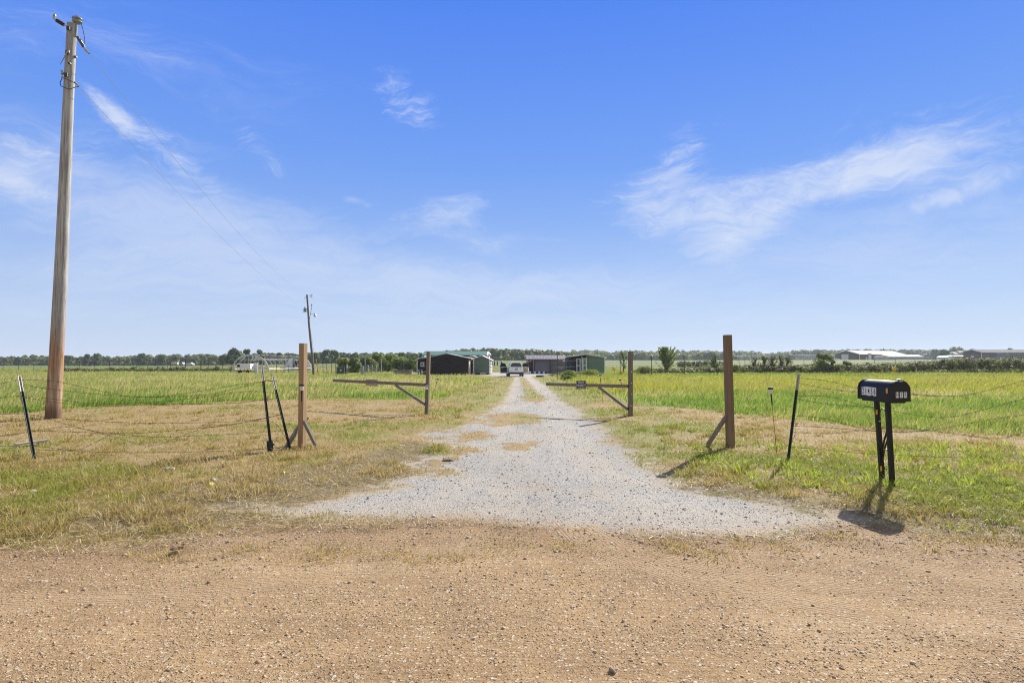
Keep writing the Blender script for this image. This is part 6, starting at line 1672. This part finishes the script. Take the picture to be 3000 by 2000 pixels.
# ------------------------------------------------------------------ trees and bushes
def make_tree(name, label, cat, px, base_py, top_py, Y, wpx, mat, group=None, nleaf=1400, leaf=.32, seed=1, lobes=7, trunk=True, low=.22, base_z=None, tone=0.0, lean=0.0, spiky=0):
    r = random.Random(seed)
    x_ = X(px, Y); z0 = TZ(x_, Y) if base_z is None else base_z
    zt = at(1500, top_py, Y).z; Ht = zt - z0; W = wpx / F * Y
    root = thing(name, label, cat, (x_, Y, z0), group=group)
    # limbs
    m_ = MB(); tr = max(.035, Ht * .022)
    if trunk:
        m_.tube([(0, 0, -.15), (lean * Ht * .2, 0, Ht * .25), (lean * Ht * .5, 0, Ht * .6), (lean * Ht, 0, Ht * .85)], [tr * 1.35, tr, tr * .6, tr * .2], 8)
        for i in range(7):
            a = r.uniform(0, 6.28); h0 = Ht * r.uniform(.2, .6); L_ = W * r.uniform(.22, .42)
            m_.tube([(0, 0, h0), (math.cos(a) * L_ * .5, math.sin(a) * L_ * .5, h0 + L_ * .45), (math.cos(a) * L_, math.sin(a) * L_, h0 + L_ * .8)], [tr * .5, tr * .3, tr * .1], 6)
    else:
        for i in range(9):
            a = r.uniform(0, 6.28); L_ = W * r.uniform(.1, .42); hh = Ht * r.uniform(.45, .92)
            m_.tube([(math.cos(a) * .1, math.sin(a) * .1, -.1), (math.cos(a) * L_ * .5, math.sin(a) * L_ * .5, hh * .6), (math.cos(a) * L_, math.sin(a) * L_, hh)], [tr * .5, tr * .35, tr * .1], 5)
    m_.build('trunk' if trunk else 'stems', M_BARK, root)
    Ps, Ns, Ts = [], [], []
    nb = lobes * 3
    for i in range(nb):
        t = r.random(); hz = Ht * (low + (1 - low) * (t ** .8) * .92)
        rr = W / 2 * (math.sin(math.pi * min(1, .22 + .72 * (hz / Ht))) ** .8)
        a = r.uniform(0, 6.28); q = rr * r.uniform(.15, .75)
        br = W * r.uniform(.15, .27) * (1.15 - .45 * hz / Ht)
        c = (math.cos(a) * q + lean * hz, math.sin(a) * q, min(hz, Ht - br * .7))
        p, d = blob_points(int(nleaf / nb), c, (br, br, br * .85), .3)
        Ps.append(p); Ns.append(d + np.array([0, 0, .35])); Ts.append(np.full(len(p), .45 + tone + r.uniform(-.2, .2)))
    if spiky:
        Ps, Ns, Ts = [], [], []; mm = MB()
        for i in range(spiky):
            h0 = Ht * r.uniform(low * .6, .82) ; a = r.uniform(0, 6.28); e = math.radians(r.uniform(28, 66)) + .35 * h0 / Ht
            L_ = W * .5 * (1.25 - .75 * h0 / Ht) * r.uniform(.7, 1.2) / max(.45, math.cos(e)); L_ = min(L_, (Ht * 1.02 - h0) / math.sin(e))
            dv_ = np.array([math.cos(a) * math.cos(e), math.sin(a) * math.cos(e), math.sin(e)]); n_ = int(nleaf / spiky)
            t_ = rng.random(n_) ** .8; p = np.array([lean * h0, 0, h0])[None] + dv_[None] * (t_ * L_)[:, None] + rng.normal(0, 1, (n_, 3)) * (.055 * W * (1.15 - t_))[:, None]
            mm.tube([(lean * h0, 0, h0), tuple(np.array([lean * h0, 0, h0]) + dv_ * L_ * .9)], [tr * .35, tr * .1], 5)
            Ps.append(p); Ns.append(rng.normal(size=(n_, 3)) + np.array([0, 0, .5])); Ts.append(np.full(n_, .45 + tone + r.uniform(-.22, .22)))
        mm.build('branch', M_BARK, root)
    P = np.concatenate(Ps); N = np.concatenate(Ns); T = np.concatenate(Ts) + rng.normal(0, .14, len(P))
    P[:, 2] = np.maximum(P[:, 2], .02)
    leaf_cards('crown' if trunk else 'foliage', P, N + rng.normal(0, .45, P.shape), leaf * rng.uniform(.6, 1.4, len(P)), np.clip(T, 0, 1), mat, root)
    return root

# single trees that stand out of the far wood, left to right
GRP = None
TL = [(53, 1047.5, 1069, 300, 18, 'small dark round tree at the far left edge of the wood', LEAF_DARK),
      (200, 1042, 1070, 300, 36, 'dark spreading tree just right of the near utility pole', LEAF_DARK),
      (258, 1039, 1070, 300, 22, 'left one of two tall round trees past the near pole', LEAF_DARK),
      (284, 1037, 1070, 300, 26, 'right one of two tall round trees past the near pole', LEAF_DARK),
      (416, 1037, 1069, 310, 36, 'rounded dark tree above the tilted fence posts at left', LEAF_DARK),
      (474, 1039, 1068, 310, 24, 'lone domed tree in the wood left of the cream trailer', LEAF_DARK),
      (252, 1055, 1071, 290, 10, 'small pale bush before the two tall round trees', LEAF_AUT),
      (655, 1040, 1066, 240, 26, 'yellow green tree at the left foot of the big dark grove', LEAF_AUT),
      (684, 1021, 1067, 215, 52, 'biggest dark tree of the grove behind the bare greenhouse', LEAF_DARK),
      (724, 1023.5, 1067, 215, 28, 'middle dark tree of the grove behind the bare greenhouse', LEAF_DARK),
      (763, 1024.5, 1066, 225, 36, 'right dark tree leaning over the bare greenhouse ridge', LEAF_DARK),
      (817, 1034, 1063, 260, 14, 'small lone crown above the bare greenhouse hoops', LEAF_DARK),
      (925, 1035, 1062, 260, 34, 'mid green tree behind the leaning far utility pole', LEAF_MID),
      (958, 1025, 1061, 250, 42, 'tall dark left tree of the pair above the transformer', LEAF_DARK),
      (977, 1026.5, 1061, 255, 40, 'tall dark right tree of the pair above the transformer', LEAF_DARK),
      (1040, 1034, 1061, 260, 34, 'low rounded tree between the transformer and the meter rack', LEAF_MID),
      (1101, 1028, 1062, 190, 20, 'upright dark tree rising behind the meter rack', LEAF_DARK),
      (1177, 1033, 1062, 220, 34, 'green tree over the stock tank', LEAF_MID),
      (1214, 1034, 1062, 220, 30, 'green tree left of the teal barn roof', LEAF_MID),
      (1234, 1035.5, 1062, 180, 14, 'narrow dark tree touching the left end of the teal roof', LEAF_DARK),
      (2590, 1024, 1052, 420, 46, 'hazy tree top above the tan warehouse roof', LEAF_MID),
      (2767, 1025, 1052, 330, 34, 'green round tree at the right end of the white tunnel', LEAF_MID),
      (2800, 1017, 1052, 480, 58, 'largest round topped hazy tree left of the grey barn', LEAF_MID),
      (2745, 1021.5, 1052, 480, 34, 'hazy tree left of the largest round topped one', LEAF_MID),
      (2852, 1024, 1052, 480, 36, 'hazy tree right behind the grey barn peak', LEAF_MID),
      (2962, 1020.5, 1052, 420, 20, 'lone crown showing over the grey barn roof', LEAF_DARK)]
for i, (px, tp, bp_, Y, w_, lab, mt) in enumerate(TL):
    make_tree('tree', lab, 'tree', px, bp_, tp, Y, w_, mt, 'single trees along the far tree line', 900 if Y > 400 else 1300, .0026 * Y, 40 + i, 8, True, .12)

# bushes of the thicket left of the barn
BU = [(1003, 1048, 92, 60, LEAF_BUSH, 'bright yellow green bush behind the transformer', .22),
      (1040, 1050, 92, 54, LEAF_BUSH, 'dull green bush behind the transformer, right of the bright one', -.1),
      (1075, 1046, 98, 62, LEAF_BUSH, 'green bush right behind the meter rack', .0),
      (1107, 1036, 104, 74, LEAF_BUSH, 'tallest bush of the thicket behind the right meter post', .02),
      (1140, 1036, 106, 80, LEAF_BUSH, 'broad bush of the thicket right of the tallest one', -.05),
      (1172, 1044, 100, 72, LEAF_BUSH, 'mid height bush behind the stock tank', .05),
      (1205, 1045, 98, 66, LEAF_BUSH, 'bush behind the lean-to corner of the garage', -.1),
      (1230, 1050, 100, 50, LEAF_BUSH, 'low bush half hidden by the plum lean-to', 0)]
for i, (px, tp, Y, w_, mt, lab, tone) in enumerate(BU):
    make_tree('bush', lab, 'bush', px, 1080, tp, Y, w_, mt, 'bushes of the thicket left of the garage', 4200, .13, 90 + i, 8, False, .05, tone=tone)

# saplings and bushes on the right
make_tree('young_tree', 'bushy young tree standing alone in the meadow on the right', 'tree', 1950, 1080, 1018, 84, 58, LEAF_BUSH, None, 5200, .085, 131, 9, True, .12, tone=.1, spiky=72)
make_tree('young_tree', 'thin sparse sapling just left of the right gate post', 'tree', 1826, 1080, 1027, 84, 24, LEAF_BUSH, None, 700, .08, 132, 6, True, .3, tone=-.05, spiky=16)
make_tree('young_tree', 'ragged sapling left of the thick right post', 'tree', 2092, 1080, 1042, 88, 34, LEAF_BUSH, None, 1500, .085, 133, 6, True, .1, tone=-.05, spiky=26)
make_tree('bush', 'dark green round bush in front of the tangled hoops on the right', 'bush', 2411, 1083, 1034, 82, 76, LEAF_BUSH, None, 3400, .11, 134, 8, False, .02, tone=-.12)
make_tree('bush', 'smaller bush touching the dark round bush on its right', 'bush', 2441, 1083, 1053, 80, 26, LEAF_BUSH, None, 1200, .10, 135, 6, False, .02)
make_tree('bush', 'yellow green bush left below the tan warehouse', 'bush', 2481, 1083, 1056, 84, 38, LEAF_BUSH, None, 1300, .11, 136, 6, False, .02, tone=.15)
make_tree('bush', 'small green shrub below the white tunnel greenhouse', 'bush', 2545, 1075, 1061, 100, 36, LEAF_BUSH, None, 900, .12, 137, 6, False, .02)
make_tree('bush', 'leafy weed clump in front of the open shed, at the first tall post', 'bush', 1668, 1112, 1085, 58, 66, LEAF_BUSH, None, 3600, .055, 138, 8, False, .02, tone=.05)
make_tree('bush', 'weed clump at the foot of the green metal shed', 'bush', 1730, 1106, 1082, 62, 90, LEAF_BUSH, None, 3600, .055, 139, 8, False, .02, tone=.12)
make_tree('bush', 'bright green weed clump next to the driveway beneath the first tall post', 'bush', 1662, 1118, 1100, 54, 34, LEAF_BUSH, None, 1800, .05, 140, 6, False, .02, tone=.2)
make_tree('bush', 'reddish weed clump right of the first meadow fence posts', 'bush', 1890, 1092, 1072, 72, 80, LEAF_BR, None, 2200, .07, 145, 8, False, .02, tone=.25)
for i, (px, w_, tp) in enumerate(((2213, 26, 1049), (2238, 30, 1045), (2262, 30, 1043), (2287, 32, 1043), (2308, 26, 1047))):
    make_tree('young_tree', ['leftmost and lowest sapling of the brown tinged clump', 'second sapling from the left of the brown tinged clump', 'middle sapling of the brown tinged clump', 'fourth sapling of the clump, one of the two tallest', 'rightmost sapling of the brown tinged clump'][i],
              'tree', px, 1085, tp, 82 + i * .6, w_, LEAF_BR, 'brown tinged saplings in a clump at right', 1100, .075, 150 + i, 6, True, .22, tone=.12, spiky=24)
# goldenrod heads
for px, py, lab in ((1799, 1081, 'yellow goldenrod clump at the right end of the green metal shed'), (1820, 1090, 'small yellow goldenrod clump below the thin sapling'), (2620, 1081, 'yellow flowering weed under the tunnel greenhouse')):
    Y = 66.0; c = at(px, py, Y); pt_, d = blob_points(160, (0, 0, c.z), (.28, .28, .28), .3)
    root = thing('goldenrod', lab, 'plant', (c.x, Y, 0)); leaf_cards('flower_head', pt_, d, np.full(160, .06), rng.random(160), LEAF_YEL, root)
    MB().tube([(0, 0, 0), (.03, 0, c.z * .6), (0, 0, c.z)], .012, 5).build('stem', M_BARK, root)

# far wood: reads as one mass
def wood(name, label, prof, Y0_, Y1_, step, mat, rows=3, nl=150, lf=.0028, wmul=1.0):
    Ps, Ns, Ts, Ss = [], [], [], []
    pxs = np.array([p[0] for p in prof]); tops = np.array([p[1] for p in prof])
    r = random.Random(hash(name) % 1000 if False else len(name) * 7 + len(prof))
    for row in range(rows):
        px = pxs[0] + r.uniform(0, step)
        while px < pxs[-1]:
            Y = Y0_ + (Y1_ - Y0_) * (row + r.random()) / rows
            tp = np.interp(px, pxs, tops) + r.uniform(-2.5, 4.5) + (rows - 1 - row) * 2.2 * r.random()
            x_ = X(px, Y); z0 = TZ(x_, Y); zt = at(1500, tp, Y).z; Ht = zt - z0
            W = step * r.uniform(1.1, 2.1) / F * Y * wmul; base = .45 + r.uniform(-.28, .28)
            for b in range(5):
                br = W * r.uniform(.24, .38); q = W * .32
                hz = Ht * r.uniform(.15, .95) if b else Ht - br * .6
                c = (x_ + r.uniform(-q, q), Y + r.uniform(-q, q), z0 + min(hz, Ht - br * .55))
                p, d = blob_points(nl // 5, c, (br, br, br * .85), .55)
                Ps.append(p); Ns.append(d + np.array([0, 0, .4])); Ts.append(np.full(len(p), base + r.uniform(-.12, .12))); Ss.append(np.full(len(p), lf * Y))
            # undergrowth
            p, d = blob_points(nl // 4, (x_, Y - 2, z0 + Ht * .18), (W * .6, 1.5, Ht * .24), .3)
            Ps.append(p); Ns.append(d); Ts.append(np.full(len(p), base + .1)); Ss.append(np.full(len(p), lf * Y))
            px += step * r.uniform(.6, 1.4)
    P = np.concatenate(Ps); N = np.concatenate(Ns); T = np.concatenate(Ts); Sz = np.concatenate(Ss)
    P[:, 2] = np.maximum(P[:, 2], terrain(P[:, 0], P[:, 1]) + .1)
    o = leaf_cards(name, P, N + rng.normal(0, .4, P.shape), Sz * rng.uniform(.6, 1.4, len(P)), np.clip(T + rng.normal(0, .12, len(P)), 0, 1), mat)
    tag(o, label, 'woodland', kind='stuff'); return o
LEAF_WOOD = leafy('far_wood_leaves', [(0, (.065, .095, .034)), (.35, (.13, .17, .050)), (.65, (.21, .235, .066)), (1, (.34, .32, .095))], .42)
wood('woodland', 'far wood along the left horizon', [(-260, 1047), (-60, 1048), (0, 1048), (60, 1046.5), (90, 1043), (130, 1046), (190, 1050), (240, 1047), (300, 1045), (380, 1045), (430, 1043), (500, 1041.5), (560, 1042), (600, 1040), (660, 1042), (760, 1036), (820, 1037.5), (900, 1036),
      (960, 1034), (1000, 1034), (1050, 1037), (1090, 1036), (1130, 1036), (1180, 1035), (1230, 1037), (1300, 1040)], 330, 380, 13, LEAF_WOOD)
wood('woodland', 'far wood behind the car and barn roof', [(1290, 1032), (1355, 1025.5), (1400, 1023.5), (1430, 1021), (1470, 1024), (1520, 1026), (1560, 1026), (1600, 1027.5), (1625, 1032), (1660, 1034), (1700, 1037)], 300, 350, 13, LEAF_WOOD)
wood('woodland', 'hazy wood along the right horizon', [(1600, 1034), (1650, 1029.5), (1700, 1028.5), (1760, 1028), (1800, 1031), (1830, 1029), (1900, 1030), (1960, 1028), (2010, 1030), (2080, 1028), (2130, 1031), (2200, 1031), (2240, 1036), (2290, 1033), (2340, 1026), (2400, 1026), (2450, 1027), (2500, 1025), (2600, 1024.5),
      (2700, 1026), (2760, 1028), (2850, 1027), (2900, 1030), (3000, 1029), (3300, 1027)], 620, 720, 12, LEAF_WOOD, lf=.0026)
wood('woodland', 'nearer low tree row across the fields behind the meadow', [(1690, 1045), (1740, 1038), (1790, 1040), (1830, 1035), (1860, 1032), (1900, 1037), (1960, 1040), (2030, 1037), (2070, 1032), (2120, 1036), (2180, 1042), (2280, 1040), (2330, 1038)], 430, 470, 13, LEAF_WOOD, rows=2, lf=.0026)
wood('hedgerow', 'bramble and weed bank across the right of the field', [(2330, 1072), (2420, 1070), (2520, 1070), (2600, 1066), (2700, 1060), (2760, 1054), (2800, 1051), (2850, 1049.5), (2900, 1050), (2960, 1050), (3060, 1049), (3300, 1049)], 84, 94, 11, LEAF_BR, rows=4, nl=420, lf=.0011, wmul=1.5)
wood('weed_strip', 'dark weeds along the foot of the left field fence', [(150, 1081), (240, 1079.5), (300, 1079), (400, 1077.5), (450, 1077.5), (520, 1078), (600, 1078), (680, 1077)], 104, 110, 9, LEAF_BR, rows=1, nl=130, lf=.0014, wmul=1.7)
wood('weed_strip', 'rough weeds around the saplings at the right', [(1860, 1084), (1990, 1080), (2100, 1075), (2200, 1068), (2300, 1069), (2420, 1070), (2560, 1068), (2680, 1066)], 78, 96, 11, LEAF_BR, rows=4, nl=260, lf=.0013, wmul=1.6)
wood('weed_strip', 'dark brush line before the far tree row behind the meadow', [(1990, 1060), (2040, 1059), (2130, 1060)], 150, 165, 10, LEAF_BR, rows=2, nl=120, lf=.0016)

# haze: one closed box of even, thin air round everything
HZ = MB().box((0, 900, 6.75), (4200, 2300, 18.5)).build('haze', None)
mh = bpy.data.materials.new('thin_haze'); mh.use_nodes = True; mh.node_tree.nodes.clear(); nh = NT(mh.node_tree)
oh = nh.new('ShaderNodeOutputMaterial'); vh = nh.new('ShaderNodeVolumePrincipled'); vh.inputs['Color'].default_value = (.80, .88, 1, 1); vh.inputs['Density'].default_value = .00022; vh.inputs['Anisotropy'].default_value = .2
nh.l.new(vh.outputs[0], oh.inputs['Volume']); HZ.data.materials.append(mh); HZ['kind'] = 'stuff'
# ------------------------------------------------------------------ sun, sky, camera
SUN_AZ = math.radians(36.0)      # clockwise from +Y (straight ahead)
SUN_EL = math.radians(33.0)
sd_ = Vector((math.sin(SUN_AZ) * math.cos(SUN_EL), math.cos(SUN_AZ) * math.cos(SUN_EL), math.sin(SUN_EL)))
L = bpy.data.lights.new('sun', 'SUN'); L.energy = 4.9; L.angle = math.radians(0.53); L.color = (1.0, .95, .87)
lo = bpy.data.objects.new('sun', L); COL.objects.link(lo); lo.rotation_euler = (-sd_).to_track_quat('-Z', 'Y').to_euler(); lo.location = (30, 40, 60)

w = bpy.data.worlds.new('World'); SC.world = w; w.use_nodes = True
w.node_tree.nodes.clear(); nt = NT(w.node_tree)
out = nt.new('ShaderNodeOutputWorld'); bg = nt.new('ShaderNodeBackground'); nt.l.new(bg.outputs[0], out.inputs[0])
sky = nt.new('ShaderNodeTexSky', sky_type='NISHITA'); sky.sun_disc = False
sky.sun_elevation = SUN_EL; sky.sun_rotation = SUN_AZ
sky.air_density = 1.0; sky.dust_density = 0.0; sky.ozone_density = 4.0; sky.altitude = 0
tc = nt.new('ShaderNodeTexCoord'); D = tc.outputs['Generated']
sx = nt.new('ShaderNodeSeparateXYZ'); nt.l.new(D, sx.inputs[0])
el = nt.math('ARCSINE', sx.outputs[2]); az = nt.math('ARCTAN2', sx.outputs[0], sx.outputs[1])
# clear-air colour by height above the horizon, carried on the physical sky
elg = nt.math('MAXIMUM', el, 0.0)
grad = nt.ramp(nt.mul(elg, 1 / 1.57), [(0.0, (5.9, 7.1, 9.3)), (0.04, (5.5, 6.8, 9.4)), (0.095, (4.1, 5.75, 9.5)), (0.15, (2.65, 4.6, 9.6)),
               (0.20, (1.85, 3.85, 9.7)), (0.26, (1.40, 3.3, 9.8)), (0.35, (.86, 2.58, 9.8)), (0.6, (.40, 1.3, 6.5)), (1.0, (.25, .8, 4.2))])
base = nt.mix(0.86, sky.outputs[0], grad)
# unseen bright veil, added overhead and behind the viewer to fill the shade
base = nt.mix(nt.mul(nt.smooth(el, .58, 1.05), .8), base, (3.4, 3.7, 4.2))
base = nt.mix(nt.mul(nt.smooth(nt.mul(sx.outputs[1], -1.0), -.2, .4), .85), base, (6.4, 6.6, 7.0))
# cirrus
cv = nt.new('ShaderNodeCombineXYZ'); nt.l.new(az, cv.inputs[0]); nt.l.new(el, cv.inputs[1])
CV = cv.outputs[0]
def azel(px, py):
    x, y, z = ray(px, py); return math.atan2(x, y), math.atan2(z, math.hypot(x, y))
wz = nt.new('ShaderNodeTexNoise'); wz.inputs['Scale'].default_value = 4.0; wz.inputs['Detail'].default_value = 5; nt.l.new(CV, wz.inputs['Vector'])
ws = nt.new('ShaderNodeVectorMath', operation='SCALE'); nt.l.new(wz.outputs['Color'], ws.inputs[0]); ws.inputs['Scale'].default_value = .15
wa = nt.new('ShaderNodeVectorMath', operation='ADD'); nt.l.new(CV, wa.inputs[0]); nt.l.new(ws.outputs[0], wa.inputs[1]); WV0 = wa.outputs[0]
wz2 = nt.new('ShaderNodeTexNoise'); wz2.inputs['Scale'].default_value = 13.0; wz2.inputs['Detail'].default_value = 6; nt.l.new(WV0, wz2.inputs['Vector'])
ws2 = nt.new('ShaderNodeVectorMath', operation='SCALE'); nt.l.new(wz2.outputs['Color'], ws2.inputs[0]); ws2.inputs['Scale'].default_value = .05
wa2 = nt.new('ShaderNodeVectorMath', operation='ADD'); nt.l.new(WV0, wa2.inputs[0]); nt.l.new(ws2.outputs[0], wa2.inputs[1]); WV = wa2.outputs[0]
def wisps(rot, sxx, syy, scale, seed):
    v = nt.mapping(WV, scale=(sxx, syy, 1), rot=(0, 0, math.radians(rot)), loc=(seed, seed * .7, seed))
    n = nt.noise(v, scale, 10, .72, .45)
    v2 = nt.mapping(WV, scale=(sxx * 2.2, syy * 3.2, 1), rot=(0, 0, math.radians(rot * 1.3)), loc=(seed * 2, seed, seed))
    n2 = nt.noise(v2, scale * 2, 7, .7, .2)
    return nt.add(nt.mul(n, .72), nt.mul(n2, .28))
w1 = wisps(-9, 1.0, 3.2, 3.4, 3.1)
w2 = wisps(24, 1.1, 3.6, 4.6, 8.3)
w3 = wisps(3, .8, 5.0, 2.2, 5.7)
def blob(px, py, wpx, hpx, rot):
    a0, e0 = azel(px, py); ca, sa = math.cos(rot), math.sin(rot)
    da = nt.math('SUBTRACT', az, a0); de = nt.math('SUBTRACT', el, e0)
    u = nt.add(nt.mul(da, ca), nt.mul(de, sa)); v = nt.add(nt.mul(da, -sa), nt.mul(de, ca))
    q = nt.add(nt.math('POWER', nt.math('ABSOLUTE', nt.mul(u, F / wpx)), 2.0), nt.math('POWER', nt.math('ABSOLUTE', nt.mul(v, F / hpx)), 2.0))
    return nt.math('EXPONENT', nt.mul(q, -1.0))
def total(lst):
    s = None
    for b, k in lst:
        t = nt.mul(b, k); s = t if s is None else nt.add(s, t)
    return s
B1 = total([(blob(1980, 545, 200, 85, .15), 1.0), (blob(2230, 570, 280, 60, .18), 1.05), (blob(2420, 520, 220, 40, .12), .85), (blob(2180, 690, 150, 62, .35), .95), (blob(1900, 600, 160, 110, 0), .5), (blob(2750, 430, 260, 110, .2), .68), (blob(2760, 585, 170, 28, .25), .85),
            (blob(1330, 610, 190, 70, .2), .9), (blob(1400, 720, 150, 40, -.25), .8), (blob(1530, 690, 90, 28, .1), .7), (blob(1040, 590, 50, 14, -.25), .6), (blob(1640, 703, 60, 10, 0), .8)])
B2 = total([(blob(1200, 310, 160, 80, -.5), .6), (blob(540, 480, 160, 45, -.55), .95), (blob(330, 330, 70, 24, -.8), .8), (blob(110, 430, 190, 60, -.1), .9), (blob(90, 560, 150, 34, -.2), 1.0),
            (blob(760, 440, 150, 55, -.7), .55), (blob(1980, 500, 120, 60, .8), .7)])
B3 = total([(blob(300, 600, 500, 130, -.1), .6), (blob(700, 640, 600, 90, -.1), .6), (blob(2700, 650, 500, 90, .05), .4), (blob(1000, 780, 600, 60, -.1), .45), (blob(200, 90, 330, 60, 0), .35), (blob(1500, 850, 1600, 80, 0), .5), (blob(300, 250, 500, 200, 0), .25),
            (blob(1500, 960, 1800, 60, 0), .35)])
def cover(w, B, k, lo_, hi_): return nt.smooth(nt.add(w, nt.mul(nt.math('MINIMUM', B, 1.25), k)), lo_, hi_)
c1 = nt.mul(cover(w1, B1, .22, .59, .92), nt.math('MINIMUM', nt.mul(B1, 2.5), 1.0))
c2 = nt.mul(cover(w2, B2, .24, .57, .86), nt.math('MINIMUM', nt.mul(B2, 2.5), 1.0))
c3 = nt.mul(cover(w3, B3, .25, .52, .86), nt.mul(nt.math('MINIMUM', nt.mul(B3, 2.2), 1.0), .58))
cl = nt.math('SUBTRACT', 1.0, nt.mul(nt.mul(nt.math('SUBTRACT', 1.0, c1), nt.math('SUBTRACT', 1.0, c2)), nt.math('SUBTRACT', 1.0, c3)))
col = nt.mix(nt.mul(cl, .82), base, (7.4, 8.1, 9.7))
nt.l.new(col, bg.inputs[0]); bg.inputs[1].default_value = 0.05

cam = bpy.data.cameras.new('camera'); co = bpy.data.objects.new('camera', cam); COL.objects.link(co)
co.location = (0, 0, H); co.rotation_euler = (math.pi / 2 + PITCH, 0, 0)
cam.sensor_width = 36.0; cam.lens = F / 3000 * 36; cam.clip_start = .05; cam.clip_end = 9000
SC.camera = co
SC.view_settings.view_transform = 'Standard'; SC.view_settings.look = 'None'
SC.view_settings.exposure = .96; SC.view_settings.gamma = 1.0
SC.render.engine = 'CYCLES'
SC.cycles.max_bounces = 5; SC.cycles.transparent_max_bounces = 8; SC.cycles.diffuse_bounces = 2
SC.cycles.use_denoising = True; SC.cycles.denoising_prefilter = 'NONE'; SC.cycles.use_adaptive_sampling = False
SC.cycles.pixel_filter_type = 'BLACKMAN_HARRIS'; SC.cycles.filter_width = 1.1
